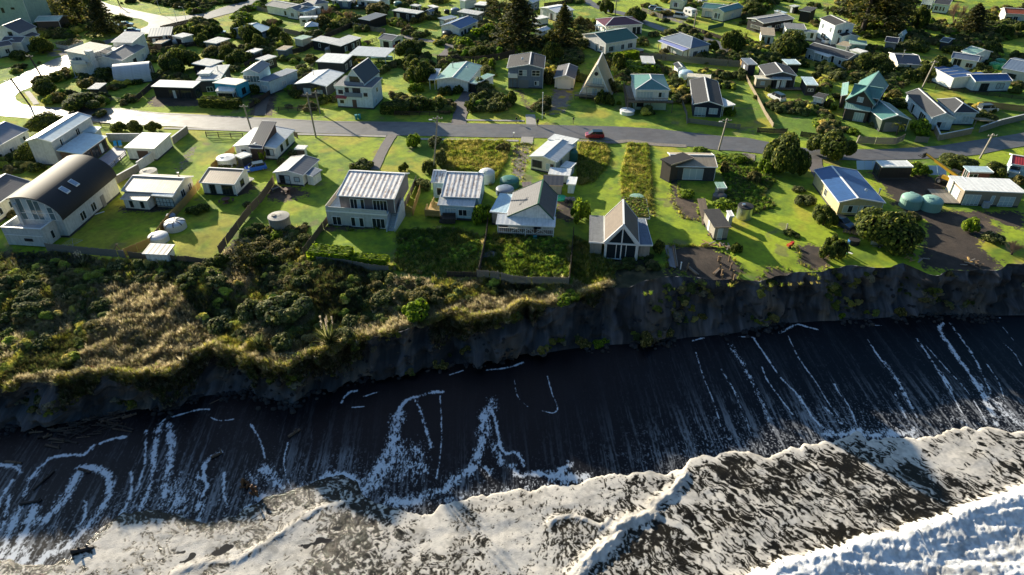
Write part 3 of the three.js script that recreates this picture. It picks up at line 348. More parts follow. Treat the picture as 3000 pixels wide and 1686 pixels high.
function vol(root, t, q, o) {
  const s = survey(t, q, o), first = !root.userData.turn0 && root.userData.turn0 !== 0, y0 = o.y0 ?? 0, h = o.h, type = o.r ?? 'f', rh = o.rh ?? (type === 'f' ? .08 : 1), ov = o.ov ?? .28;
  { const c = Math.cos(s.turn), n = Math.sin(s.turn), f = (x, z) => V3(s.c.x + x * c + z * n, 0, s.c.z - x * n + z * c), a = s.w / 2 + .4, b = s.d / 2 + .4; cover([f(-a, b), f(a, b), f(a, -b), f(-a, -b)]); }
  if (first) { root.position.copy(s.c); root.rotation.y = s.turn; root.userData.turn0 = s.turn; }
  const W = Math.max(s.w - 2 * ov, .6), D = Math.max(s.d - 2 * ov, .6), w2 = s.w / 2, d2 = s.d / 2, X = W / 2, Z = D / 2;
  const M = new THREE.Matrix4().makeRotationY(-root.userData.turn0).multiply(new THREE.Matrix4().makeTranslation(s.c.x - root.position.x, 0, s.c.z - root.position.z)).multiply(new THREE.Matrix4().makeRotationY(s.turn));
  const node = new THREE.Group(), add = (n, g, m, par = root, l) => part(n, g.applyMatrix4(M), m, par, l);
  const ro = o.ro ?? .5, walls = mb(), rf = mb(), trim = mb(), sep = [];
  const wallTop = (x, z) => {  // height of the underside of the roof over a point
    const a = (x + w2) / s.w, b = (d2 - z) / s.d;   // a: left to right, b: front to back
    switch (type) {
      case 'gx': return h + rh * Math.min(b / ro, (1 - b) / (1 - ro)); case 'gz': return h + rh * Math.min(a / ro, (1 - a) / (1 - ro));
      case 'sf': return h + rh * b; case 'sb': return h + rh * (1 - b); case 'sl': return h + rh * a; case 'sr': return h + rh * (1 - a); default: return h;
    }
  };
  if (type === 'arch') {
    const n = 30, A = [], f0 = o.from ?? Math.PI, R0 = s.w / (1 - Math.cos(f0)), xc = w2 - R0; for (let i = 0; i <= n; i++) { const a = f0 * (1 - i / n); A.push([xc + Math.cos(a) * R0, h + Math.sin(a) * rh]); }
    s.arch = (x) => h + rh * Math.sqrt(Math.max(0, 1 - ((x - xc) / R0) ** 2)); s.R0 = R0; s.xc = xc;
    for (let i = 0; i < n; i++) { const [x0, a0] = A[i], [x1, a1] = A[i + 1]; rf.slab([V3(x0, a0, d2), V3(x1, a1, d2), V3(x1, a1, -d2), V3(x0, a0, -d2)], .14); }
    for (const z of [Z, -Z]) { const f = [V3(-X, y0, z), V3(X, y0, z)]; for (let i = n; i >= 0; i--) f.push(V3(clamp(A[i][0], -X, X), A[i][1] - .1, z)); if (z < 0) f.reverse(); for (let i = 1; i < f.length - 1; i++) walls.tri(f[0], f[i], f[i + 1], V3(1, 0, 0)); }
    for (const x of [-X, X]) { const hh = x < 0 ? A[0][1] : h; walls.poly([V3(x, y0, x > 0 ? Z : -Z), V3(x, y0, x > 0 ? -Z : Z), V3(x, hh, x > 0 ? -Z : Z), V3(x, hh, x > 0 ? Z : -Z)]); }
  } else {
    const side = (a, b, mids = []) => { const f = [V3(a[0], y0, a[1]), V3(b[0], y0, b[1]), V3(b[0], wallTop(...b), b[1]), ...mids.map((m) => V3(m[0], wallTop(...m), m[1])), V3(a[0], wallTop(...a), a[1])]; walls.poly(f); };
    if (!o.open) {
      const gx = type === 'gx', gz = type === 'gz', rz = d2 - s.d * ro, rx = -w2 + s.w * ro;
      side([-X, Z], [X, Z], gz ? [[rx, Z]] : []); side([X, -Z], [-X, -Z], gz ? [[rx, -Z]] : []); side([X, Z], [X, -Z], gx ? [[X, rz]] : []); side([-X, -Z], [-X, Z], gx ? [[-X, rz]] : []);
    } else for (const [x, z] of [[-X, Z], [X, Z], [-X, -Z], [X, -Z], ...(s.w > 5 ? [[0, Z], [0, -Z]] : [])]) part('post', mb().box(x, (y0 + wallTop(x, z)) / 2, z, .14, wallTop(x, z) - y0, .14).geo().applyMatrix4(M), o.pm ?? trimM, root);
    const T = (x, z, y) => V3(x, y, z);
    if (type === 'f') rf.slab([T(-w2, d2, h + .1), T(w2, d2, h + .1), T(w2, -d2, h + .1), T(-w2, -d2, h + .1)], .16);
    else if (type[0] === 's') rf.slab([[-w2, d2], [w2, d2], [w2, -d2], [-w2, -d2]].map(([x, z]) => V3(x, wallTop(x, z) + .1, z)), .14);
    else if (type === 'gx') { const z = d2 - s.d * ro, y = h + rh + .1; rf.slab([T(-w2, d2, h + .1), T(w2, d2, h + .1), T(w2, z, y), T(-w2, z, y)], .12).slab([T(w2, -d2, h + .1), T(-w2, -d2, h + .1), T(-w2, z, y), T(w2, z, y)], .12); trim.bar(T(-w2, z, y + .04), T(w2, z, y + .04), .28, .08); for (const x of [-w2, w2]) for (const e of [d2, -d2]) trim.bar(T(x, e, h + .06), T(x, z, y - .02), .07, .2); }
    else if (type === 'gz') { const x = -w2 + s.w * ro, y = h + rh + .1; rf.slab([T(-w2, -d2, h + .1), T(-w2, d2, h + .1), T(x, d2, y), T(x, -d2, y)], .12).slab([T(w2, d2, h + .1), T(w2, -d2, h + .1), T(x, -d2, y), T(x, d2, y)], .12); trim.bar(T(x, d2, y + .04), T(x, -d2, y + .04), .28, .08); for (const z of [d2, -d2]) for (const e of [-w2, w2]) trim.bar(T(e, z, h + .06), T(x, z, y - .02), .07, .2); }
    else if (type === 'hip') {
      const long = s.w >= s.d, k = (long ? s.d : s.w) / 2 * .95, y = h + rh + .1, r0 = long ? T(-w2 + k, 0, y) : T(0, d2 - k, y), r1 = long ? T(w2 - k, 0, y) : T(0, -d2 + k, y), a = T(-w2, d2, h + .1), b = T(w2, d2, h + .1), c = T(w2, -d2, h + .1), d = T(-w2, -d2, h + .1);
      (long ? [[a, b, r1, r0], [c, d, r0, r1], [b, c, r1], [d, a, r0]] : [[b, c, r1, r0], [d, a, r0, r1], [a, b, r0], [c, d, r1]]).forEach((f) => rf.slab(f, .12));
      for (const [p, r] of long ? [[a, r0], [d, r0], [b, r1], [c, r1], [r0, r1]] : [[a, r0], [b, r0], [c, r1], [d, r1], [r0, r1]]) trim.bar(V3(p.x, p.y + .04, p.z), V3(r.x, r.y + .04, r.z), .24, .07);
    }
    if (type !== 'f' && !o.ng) for (const z of [d2, -d2]) if (type !== 'gz') (type[0] === 's' ? sep : [trim]).push(type[0] === 's' ? mb().bar(T(-w2, z, wallTop(-w2, z) + .02), T(w2, z, wallTop(w2, z) + .02), .1, .16) : trim.bar(T(-w2, z, wallTop(-w2, z) + .02), T(w2, z, wallTop(w2, z) + .02), .1, .16));
    if (type === 'f') trim.bar(T(-w2, d2 + .02, h + .02), T(w2, d2 + .02, h + .02), .06, .24).bar(T(w2 + .02, d2, h + .02), T(w2 + .02, -d2, h + .02), .06, .24);
  }
  if (walls.any) add('wall', walls.geo(), o.wm ?? wallM(o.wc ?? 'W'));
  const roof = add('roof', rf.geo(), o.rm ?? roofM(o.rc ?? 'LG', o.rt), root);
  for (const k of sep) add('fascia', k.geo(), mat(COL[o.tc ?? 'W'], { r: .6 }), roof);
  if (trim.any) add('roof_trim', trim.geo(), mat(COL[o.tc ?? 'W'], { r: .6 }), roof);
  if (!o.open && y0 === 0 && W > 2) { const f = .28; add('foundation', mb().box(0, f / 2 - .05, 0, W + .05, f + .1, D + .05).geo(), mat(COL.DG, { g: 'grime', r: .9 })); }
  if (!o.open && W > 5 && (type === 'gx' || type === 'gz' || type === 'hip')) for (const e of [-1, 1]) { const q = type === 'gz' ? [V3(e * (w2 + .04), h + .02, d2), V3(e * (w2 + .04), h + .02, -d2)] : [V3(-w2, h + .02, e * (d2 + .04)), V3(w2, h + .02, e * (d2 + .04))]; add('gutter', mb().bar(q[0], q[1], .11, .11).geo(), trimM, roof); if (e > 0) add('downpipe', mb().bar(V3(X + .05, h - .05, Z + .06), V3(X + .05, y0 + .1, Z + .06), .09).geo(), trimM); }
  const tmp = new THREE.Group(); let spec = o.win;
  if (spec === undefined && !o.open) { spec = ''; const n = Math.max(1, Math.round(W / 3.6)); if (h - y0 > 2.1) for (let i = 0; i < n; i++) spec += ` f${((i + .5) / n).toFixed(2)},${WR() < .3 && !o.nd ? .1 : .9},${(1 + WR() * .8).toFixed(2)},${WR() < .3 ? 1.9 : 1.1},2`; spec += ` r.5,.9,1.2,1.1,2 l.5,.9,1.2,1.1,2`; }
  if (spec) { addWindows(tmp, W, D, h, y0, spec, o.dk); for (const c of [...tmp.children]) { c.geometry.applyMatrix4(M); for (const k of c.children) k.geometry.applyMatrix4(M); root.add(c); } }
  const toLocal = (x, y, z) => V3(x, y, z).applyMatrix4(M);
  return { ...s, W, D, X, Z, M, root, roof, top: wallTop, h, add, at: toLocal };
}
const house = (name, label, cat, t, q, o, group) => { const r = thing(name, label, cat, V3(0, 0, 0), 0, group); const v = vol(r, t, q, o); return v; };
const flue = (v, x, z, h = 1.2) => v.add('chimney', mb().cyl(x, v.top(x, z), z, .12, .12, h, 8).cyl(x, v.top(x, z) + h, z, .2, .2, .12, 8).geo(), mat([.45, .45, .45], { m: .8, r: .35 }), v.root);
function dish(v, x, z) { const g = new THREE.SphereGeometry(.38, 12, 5, 0, Math.PI * 2, 0, .9).rotateX(Math.PI * .35).translate(x, v.top(x, z) + .55, z); v.add('satellite_dish', g, trimM, v.root); }
function railing(v, a, b, y, h, m = trimM, solid = false) {   // along a line in the volume's own axes
  const k = mb(), A = V3(a[0], y + h, a[1]), Z = V3(b[0], y + h, b[1]); if (solid) { k.bar(V3(a[0], y + h / 2, a[1]), V3(b[0], y + h / 2, b[1]), .1, h); } else { k.bar(A, Z, .09, .07).bar(V3(a[0], y + .12, a[1]), V3(b[0], y + .12, b[1]), .06, .06); const n = Math.max(2, Math.round(A.distanceTo(Z) / .32)); for (let i = 0; i <= n; i++) { const p = A.clone().lerp(Z, i / n); k.box(p.x, y + h / 2, p.z, .05, h, .05); } }
  return v.add('railing', k.geo(), m, v.root);
}
function deck(v, x0, x1, z0, z1, y, m = mat(COL.WD, { g: 'wood' })) { const k = mb().box((x0 + x1) / 2, y - .09, (z0 + z1) / 2, x1 - x0, .18, z1 - z0); if (y > .5) for (const x of [x0 + .1, (x0 + x1) / 2, x1 - .1]) k.box(x, (y - .18) / 2, z1 - .1, .13, y - .18, .13); return v.add('deck', k.geo(), m, v.root); }

// ---------- water tanks ----------
const tankG = {};
function tank(label, t, x, y, r, h, kind, col, group, cat = 'water tank') {   // x, y: centre of the base as photographed
  const p = G(t, x, y), o = thing('water_tank', label, cat, p, (x * 7 % 6), group), m = mat(COL[col] ?? col, kind === 'steel' ? { m: .85, r: .3 } : kind === 'concrete' ? { g: 'grime', b: 'rough', r: .9 } : { g: 'grime', r: .5 });
  const key = kind; if (!tankG[key]) {
    const body = mb().cyl(0, 0, 0, 1, kind === 'steel' ? 1 : .98, .8, 28, false), lid = mb(), rib = mb();
    if (kind === 'dome' || kind === 'poly') { body.p.length = body.n.length = body.t.length = 0; body.cyl(0, 0, 0, 1, 1, .68, 28, false); let pr = 1, py = .68; for (let i = 1; i <= 6; i++) { const a = i / 6 * Math.PI / 2, r = Math.cos(a), y = .68 + Math.sin(a) * .32; lid.cyl(0, py, 0, pr, Math.max(r, .001), y - py, 28, false); pr = r; py = y; } }
    else { lid.cyl(0, .8, 0, 1.04, 1.02, .05, 28, false).cyl(0, .85, 0, 1.02, .12, kind === 'steel' ? .05 : .13, 28); }
    if (kind === 'poly') for (let i = 0; i < 8; i++) { const a = i / 8 * Math.PI * 2; for (let k = 0; k < 4; k++) { const e = (j) => { const b = j / 4 * 1.35; return V3(Math.sin(a) * Math.cos(b) * 1.02, .69 + Math.sin(b) * .33, Math.cos(a) * Math.cos(b) * 1.02); }; rib.bar(e(k), e(k + 1), .07, .04); } }
    else if (kind === 'dome') rib.cyl(0, .67, 0, 1.03, 1.03, .035, 28, false); else rib.cyl(0, .72, 0, 1.03, 1.03, .06, 28, false);
    tankG[key] = [body.geo(), lid.geo(), rib.geo(), mb().cyl(.35, .9, .2, .24, .22, .1, 14).geo()];
  }
  const [b, l, k, hatch] = tankG[key], parts = [part('tank_wall', b, m, o), part('lid', l, kind === 'concrete' ? mat([.4, .38, .34], { g: 'grime', b: 'rough' }) : kind === 'steel' ? mat(COL.K) : m, o), part(kind === 'poly' ? 'rib' : 'band', k, kind === 'poly' ? mat(COL.K, { r: .5 }) : m, o), part('hatch', hatch, m, o)];
  parts.forEach((c) => c.scale.set(r, h, r)); return o;
}

// ---------- fences, walls, poles ----------
function fence(label, list, h, col = 'GW', kind = 'paling', group) {
  const q = pts(list).map(([X, Y]) => { let p = onPlane(X, Y, 0); for (let i = 0; i < 3; i++) p = onPlane(X, Y, landBase(p.x, p.z)); return p; }), o = thing(kind === 'wall' ? 'garden_wall' : 'fence', label, kind === 'wall' ? 'wall' : 'fence', q[0], 0, group), m = mat(COL[col], { g: 'wood', r: .9 }), r = rng(q[0].x * 100 | 0), boards = mb(), rail = mb();
  const L = q.map((p) => p.clone().sub(q[0]));
  for (let s = 0; s < L.length - 1; s++) {
    const a = L[s], b = L[s + 1], len = a.distanceTo(b), n = Math.max(1, Math.round(len / 2.4)), turn = Math.atan2(-(b.z - a.z), b.x - a.x), nx = Math.sin(turn), nz = Math.cos(turn);
    if (kind === 'wall') { boards.box((a.x + b.x) / 2, (a.y + b.y) / 2 + h / 2 - .2, (a.z + b.z) / 2, len + .2, h + .4, .22, turn); rail.box((a.x + b.x) / 2, (a.y + b.y) / 2 + h + .04, (a.z + b.z) / 2, len + .26, .08, .3, turn); continue; }
    for (let i = s ? 1 : 0; i <= n; i++) { const p = a.clone().lerp(b, i / n); part('post', mb().box(p.x, p.y + h / 2 - .1, p.z, .12, h + .2, .12, turn).geo(), m, o); }
    const rails = kind === 'rail' ? [.25, .55, .85] : [.2, .8]; for (const k of rails) rail.bar(V3(a.x, a.y + h * k, a.z).add(V3(-nx * .05, 0, -nz * .05)), V3(b.x, b.y + h * k, b.z).add(V3(-nx * .05, 0, -nz * .05)), .05, kind === 'rail' ? .13 : .09);
    if (kind === 'paling') { const c = Math.round(len / .16); for (let i = 0; i < c; i++) { const p = a.clone().lerp(b, (i + .5) / c), hh = h * (.93 + r() * .1); if (r() < .03) continue; boards.box(p.x + nx * .05, p.y + hh / 2 + (r() - .5) * .03, p.z + nz * .05, .14, hh, .022, turn + (r() - .5) * .03); } }
  }
  if (kind === 'wall') { part('masonry', boards.geo(), mat(COL[col], { g: 'grime', b: 'rough', r: .9 }), o); part('coping', rail.geo(), mat(COL.LG, { g: 'grime' }), o); return o; }
  part('rail', rail.geo(), m, o); if (boards.any) { const b = part('paling', boards.geo(), m, o); b.userData.kind = 'stuff'; } return o;
}
function pole(label, t, x, y, h, lean = 0, lamp = true, col = 'GW', group) {
  const o = thing('utility_pole', label, 'utility pole', G(t, x, y), 0, group), m = mat(COL[col], { g: 'wood' });
  part('shaft', mb().bar(V3(0, -.3, 0), V3(lean * h, h, 0), .26, .26).geo(), m, o);
  const k = mb().bar(V3(lean * h - .9, h - .45, 0), V3(lean * h + .9, h - .45, 0), .1, .12); part('crossarm', k.geo(), m, o);
  for (const dx of [-.8, -.3, .3, .8]) part('insulator', mb().cyl(lean * h + dx, h - .38, 0, .06, .04, .2, 8).geo(), mat([.6, .6, .58], { r: .3 }), o);
  if (lamp) { const a = part('lamp_arm', mb().bar(V3(lean * h, h - 1.1, 0), V3(lean * h - 1.1, h - .6, .2), .06).geo(), mat([.4, .4, .4], { m: .6 }), o); part('lamp_head', mb().box(lean * h - 1.3, h - .58, .22, .6, .14, .22).geo(), mat([.7, .7, .7]), a); }
  return o;
}

// ---------- vehicles ----------
const tyreM = mat([.012, .012, .012], { r: .9 }), rimM = mat([.35, .35, .36], { m: .7, r: .35 });
function wheels(o, L, w, r, xs) { for (const x of xs) for (const z of [-1, 1]) { const t = part('wheel', new THREE.TorusGeometry(r * .72, r * .28, 8, 18).translate(x, r, z * (w / 2 - .12)), tyreM, o); part('rim', new THREE.CylinderGeometry(r * .55, r * .55, .2, 14).rotateX(Math.PI / 2).translate(x, r, z * (w / 2 - .1)), rimM, t); } }
const ext = (q, w, b = .06) => { const s = new THREE.Shape(q.map(([x, y]) => new THREE.Vector2(x, y))); const g = new THREE.ExtrudeGeometry(s, { depth: w - 2 * b, bevelEnabled: true, bevelThickness: b, bevelSize: b, bevelSegments: 2 }); return g.translate(0, 0, -w / 2 + b); };
function car(label, t, x, y, deg, col, type = 'hatch', cat = 'car') {   // nose towards +x before the turn
  const o = thing('parked_' + cat, label, cat, G(t, x, y).add(V3(0, .05, 0)), deg * Math.PI / 180), paint = mat(col, { r: .3, cc: 1 }), L = type === 'hatch' ? 3.9 : 4.6, H = type === 'suv' ? 1.68 : 1.45, w = 1.72, e = L / 2;
  const low = [[-e, .35], [-e + .05, .85], [-e + .2, .95], [e - .95, .93], [e - .1, .74], [e, .5], [e - .05, .32], [e - .45, .26], [-e + .35, .26]];
  const cab = type === 'ute' ? [[-.5, .9], [-.4, H], [.6, H], [1.3, .9]] : type === 'sedan' ? [[-1.75, .92], [-1.05, H], [.35, H], [1.25, .9]] : type === 'suv' ? [[-e + .12, .9], [-e + .4, H], [.6, H], [1.4, .9]] : [[-e + .15, .9], [-e + .5, H], [.45, H], [1.3, .9]];
  part('body', ext(low, w), paint, o); part('cabin_glass', ext(cab, w - .22, .08), mat([.02, .025, .03], { r: .08 }), o);
  const top = cab.slice(1, 3); part('car_roof', mb().slab([V3(top[0][0] - .05, H + .06, w / 2 - .2), V3(top[1][0] + .05, H + .06, w / 2 - .2), V3(top[1][0] + .05, H + .06, -w / 2 + .2), V3(top[0][0] - .05, H + .06, -w / 2 + .2)], .1).geo(), paint, o);
  for (const z of [-1, 1]) { const k = mb(); k.bar(V3(cab[0][0], .92, z * (w / 2 - .1)), V3(top[0][0], H + .02, z * (w / 2 - .2)), .09).bar(V3(cab[3][0], .92, z * (w / 2 - .1)), V3(top[1][0], H + .02, z * (w / 2 - .2)), .09).bar(V3(.0, .92, z * (w / 2 - .08)), V3(-.02, H, z * (w / 2 - .17)), .08); part('pillar', k.geo(), paint, o); part('headlight', mb().box(e - .12, .66, z * .62, .14, .16, .3).geo(), mat([.75, .75, .72], { r: .1 }), o); part('taillight', mb().box(-e + .03, .74, z * .66, .1, .2, .2).geo(), mat([.4, .01, .01], { r: .2 }), o); }
  wheels(o, L, w, .31, [-e + .72, e - .78]); return o;
}

// ---------- plants ----------
const leafM = (tr = .35) => { const m = new THREE.MeshPhysicalMaterial({ roughness: .9, vertexColors: true, side: THREE.DoubleSide, transmission: tr, thickness: 0, specularIntensity: .25 }); return m; };
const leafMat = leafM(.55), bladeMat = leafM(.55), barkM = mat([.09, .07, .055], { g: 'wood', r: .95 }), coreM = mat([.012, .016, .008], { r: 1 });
class Leaves {
  constructor() { this.p = []; this.n = []; this.c = []; }
  quad(x, y, z, nx, ny, nz, s, col, r, asp = 1) {
    _n.set(nx, ny, nz).normalize(); _u.set(r() - .5, r() - .5, r() - .5).cross(_n).normalize().multiplyScalar(s * asp); _v.crossVectors(_n, _u).normalize().multiplyScalar(s);
    const k = [[-1, -.6], [1, -.3], [.5, 1], [-.7, .7]].map(([a, b]) => [x + _u.x * a + _v.x * b, y + _u.y * a + _v.y * b, z + _u.z * a + _v.z * b]);
    for (const i of [0, 1, 2, 0, 2, 3]) { this.p.push(...k[i]); this.n.push(_n.x, _n.y, _n.z); this.c.push(...col); }
  }
  tri(a, b, c, col, n) { this.p.push(...a, ...b, ...c); for (let i = 0; i < 3; i++) { this.n.push(...n); this.c.push(...col); } }
  geo() { const g = new THREE.BufferGeometry(); for (const [k, a] of [['position', this.p], ['normal', this.n], ['color', this.c]]) g.setAttribute(k, new THREE.Float32BufferAttribute(a, 3)); return g; }
}
const LC = { dark: [[.055, .085, .01], [.125, .16, .018], [.38, .37, .055]], olive: [[.11, .11, .022], [.25, .21, .045], [.5, .4, .14]], bright: [[.13, .21, .01], [.28, .4, .016], [.55, .62, .03]], pale: [[.075, .1, .022], [.2, .22, .055], [.5, .46, .2]], pine: [[.048, .062, .012], [.11, .115, .02], [.32, .26, .055]] };
const shadeOf = (pal, r) => { const t = r(), a = t < .55 ? pal[0] : t < .88 ? pal[1] : pal[2], k = .7 + r() * .6; return [a[0] * k, a[1] * k, a[2] * k]; };
// crown of unit radius and unit height made of leaf clumps on overlapping lobes
function crownGeo(seed, pal, n, size, low = .05, lobes = 16, spread = .62) {
  const r = rng(seed), L = [], g = new Leaves();
  for (let i = 0; i < lobes; i++) { const a = r() * 6.283, q = Math.sqrt(r()) * spread, y = low + .15 + (1 - q / spread * .75) * (.5 - low * .4) * (.55 + r() * .5); L.push([Math.sin(a) * q, y, Math.cos(a) * q, .15 + r() * r() * .26]); }
  let made = 0, guard = 0;
  while (made < n && guard++ < n * 6) {
    const l = L[Math.floor(r() * L.length)], u = r() * 2 - 1, a = r() * 6.283, s = Math.sqrt(1 - u * u), d = [Math.sin(a) * s, u, Math.cos(a) * s], k = l[3] * (.86 + r() * .2), x = l[0] + d[0] * k, y = l[1] + d[1] * k * .85, z = l[2] + d[2] * k;
    if (y < low * .6) continue; let inside = false; for (const m of L) if (m !== l && Math.hypot(x - m[0], (y - m[1]) / .85, z - m[2]) < m[3] * .82) { inside = true; break; } if (inside) continue;
    g.quad(x, y, z, d[0] + (r() - .5) * 1.1, d[1] + .35 + (r() - .5) * 1.1, d[2] + (r() - .5) * 1.1, size * (.6 + r() * .8), shadeOf(pal, r), r); made++;
  }
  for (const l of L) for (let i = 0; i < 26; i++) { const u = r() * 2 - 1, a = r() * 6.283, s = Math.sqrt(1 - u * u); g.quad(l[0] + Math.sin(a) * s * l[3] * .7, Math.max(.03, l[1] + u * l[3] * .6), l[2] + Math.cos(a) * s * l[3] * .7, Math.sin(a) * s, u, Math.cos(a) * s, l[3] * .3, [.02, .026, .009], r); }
  return g.geo();
}
function norfolkGeo(seed) {
  const r = rng(seed), g = new Leaves(), T = 17;
  for (let k = 0; k < T; k++) { const t = k / (T - 1), y = .1 + t * .86, R = (1 - t) ** .85 * .95 + .07, n = 7; for (let b = 0; b < n; b++) { const a = (b + k * .37 + r() * .3) / n * 6.283, up = .1 + .1 * r(); for (let s = 0; s < 20; s++) { const q = R * (.06 + .94 * (s + r()) / 20), w = .035 + .11 * R * Math.sin(Math.min(1, q / R * 1.1) * Math.PI * .85); for (let j = 0; j < 2; j++) { const o = (r() - .5) * 2 * w; g.quad(Math.sin(a) * q + Math.cos(a) * o, y + q * up * .35 - q * q * .12 + (r() - .5) * .015, Math.cos(a) * q - Math.sin(a) * o, (r() - .5) * .8, 1, (r() - .5) * .8, .03 + .014 * r(), shadeOf(LC.pine, r), r, 1.6); } } } }
  for (let i = 0; i < 30; i++) g.quad((r() - .5) * .04, .93 + r() * .09, (r() - .5) * .04, r() - .5, .3, r() - .5, .03, shadeOf(LC.pine, r), r); return g.geo();
}
function macroGeo(seed) {   // flat, ragged layers of a big old conifer
  const r = rng(seed), g = new Leaves(); for (let k = 0; k < 60; k++) { const a = r() * 6.283, y = .1 + r() * .85, q = Math.sqrt(r()) * (.95 - .5 * y * y), cx = Math.sin(a) * q, cz = Math.cos(a) * q, s = .16 + r() * .2; for (let i = 0; i < 60; i++) { const b = r() * 6.283, d = Math.sqrt(r()) * s; g.quad(cx + Math.sin(b) * d, y + (r() - .5) * .06 - d * .12, cz + Math.cos(b) * d, (r() - .5) * .9, 1, (r() - .5) * .9, .03 + .02 * r(), shadeOf(LC.pine, r), r, 1.4); } } return g.geo();
}
function twigGeo(seed, col = [.16, .12, .09]) {
  const r = rng(seed), g = new Leaves(), rec = (x, y, z, dx, dy, dz, l, w, lev) => { const ex = x + dx * l, ey = y + dy * l, ez = z + dz * l, k = .7 + r() * .7, c = col.map((v) => v * k); for (const [a, b] of [[w, 0], [0, w]]) { g.tri([x - a, y, z - b], [x + a, y, z + b], [ex + a * .5, ey, ez + b * .5], c, [b ? 1 : 0, .3, a ? 1 : 0]); g.tri([x - a, y, z - b], [ex + a * .5, ey, ez + b * .5], [ex - a * .5, ey, ez - b * .5], c, [b ? 1 : 0, .3, a ? 1 : 0]); } if (lev > 0) for (let i = 0; i < (lev > 2 ? 5 : 4); i++) { const t = .45 + r() * .55; let nx = dx + (r() - .5) * 1.5, ny = dy + (r() - .3) * .8, nz = dz + (r() - .5) * 1.5; const m = Math.hypot(nx, ny, nz); rec(x + dx * l * t, y + dy * l * t, z + dz * l * t, nx / m, ny / m, nz / m, l * (.55 + r() * .2), w * .55, lev - 1); } };
  for (let i = 0; i < 4; i++) { const a = i * 1.7 + r(); rec(0, 0, 0, Math.sin(a) * .45, .85, Math.cos(a) * .45, .42, .022, 4); } return g.geo();
}
function bladesGeo(seed, n, pal, bend = .5, width = .03, head = null) {
  const r = rng(seed), g = new Leaves();
  for (let i = 0; i < n; i++) { const a = r() * 6.283, q = r() * .22, l = .6 + r() * .5, b = bend * (.4 + r()), w = width * (.6 + r() * .8), sx = Math.cos(a) * w, sz = -Math.sin(a) * w, at = (t) => [Math.sin(a) * (q + b * t * t), l * t * (1 - .35 * b * t), Math.cos(a) * (q + b * t * t)], c = shadeOf(pal, r), P0 = at(0), P1 = at(.55), P2 = at(1), nn = [Math.sin(a) * .5, .8, Math.cos(a) * .5];
    g.tri([P0[0] - sx, 0, P0[2] - sz], [P0[0] + sx, 0, P0[2] + sz], [P1[0] + sx * .8, P1[1], P1[2] + sz * .8], c, nn); g.tri([P0[0] - sx, 0, P0[2] - sz], [P1[0] + sx * .8, P1[1], P1[2] + sz * .8], [P1[0] - sx * .8, P1[1], P1[2] - sz * .8], c, nn); g.tri([P1[0] - sx * .8, P1[1], P1[2] - sz * .8], [P1[0] + sx * .8, P1[1], P1[2] + sz * .8], P2, c, nn); }
  if (head) for (let i = 0; i < 7; i++) { const a = r() * 6.283, q = .1 + r() * .25; for (let k = 0; k < 6; k++) g.quad(Math.sin(a) * q, 1.1 + k * .07, Math.cos(a) * q, r() - .5, .3, r() - .5, .05, head, r); } return g.geo();
}
function palmGeo(seed) { const r = rng(seed), g = new Leaves(); for (let i = 0; i < 26; i++) { const a = r() * 6.283, e = r() * 1.5 - .35; for (let k = 0; k < 9; k++) { const t = (k + .5) / 9, q = t * .95, y = .72 + Math.sin(e) * q * .5 - t * t * .25; g.quad(Math.sin(a) * q, y, Math.cos(a) * q, Math.sin(a) * .3, 1, Math.cos(a) * .3, .075 * (1.2 - t * .6), shadeOf(LC.bright, r).map((v, j) => v * [1.1, .8, 1.6][j]), r, 1.5); } } return g.geo(); }
function hedgeGeo(seed, pal) { const r = rng(seed), g = new Leaves(); for (let i = 0; i < 2600; i++) { const f = r(); let x = r() * 2 - 1, y = r(), z = r() * 2 - 1, n = [0, 1, 0]; if (f < .4) y = .95 + (r() - .5) * .15 + .06 * Math.sin(x * 9); else if (f < .7) { z = (r() < .5 ? -1 : 1) * (.93 + r() * .1); n = [0, .3, z]; } else if (f < .82) { x = (r() < .5 ? -1 : 1) * (.96 + r() * .05); n = [x, .3, 0]; } else { x *= .9; z *= .85; y *= .85; } g.quad(x, y, z, n[0] + (r() - .5), n[1] + (r() - .5), n[2] + (r() - .5), .055 + r() * .04, shadeOf(pal, r), r); } return g.geo(); }
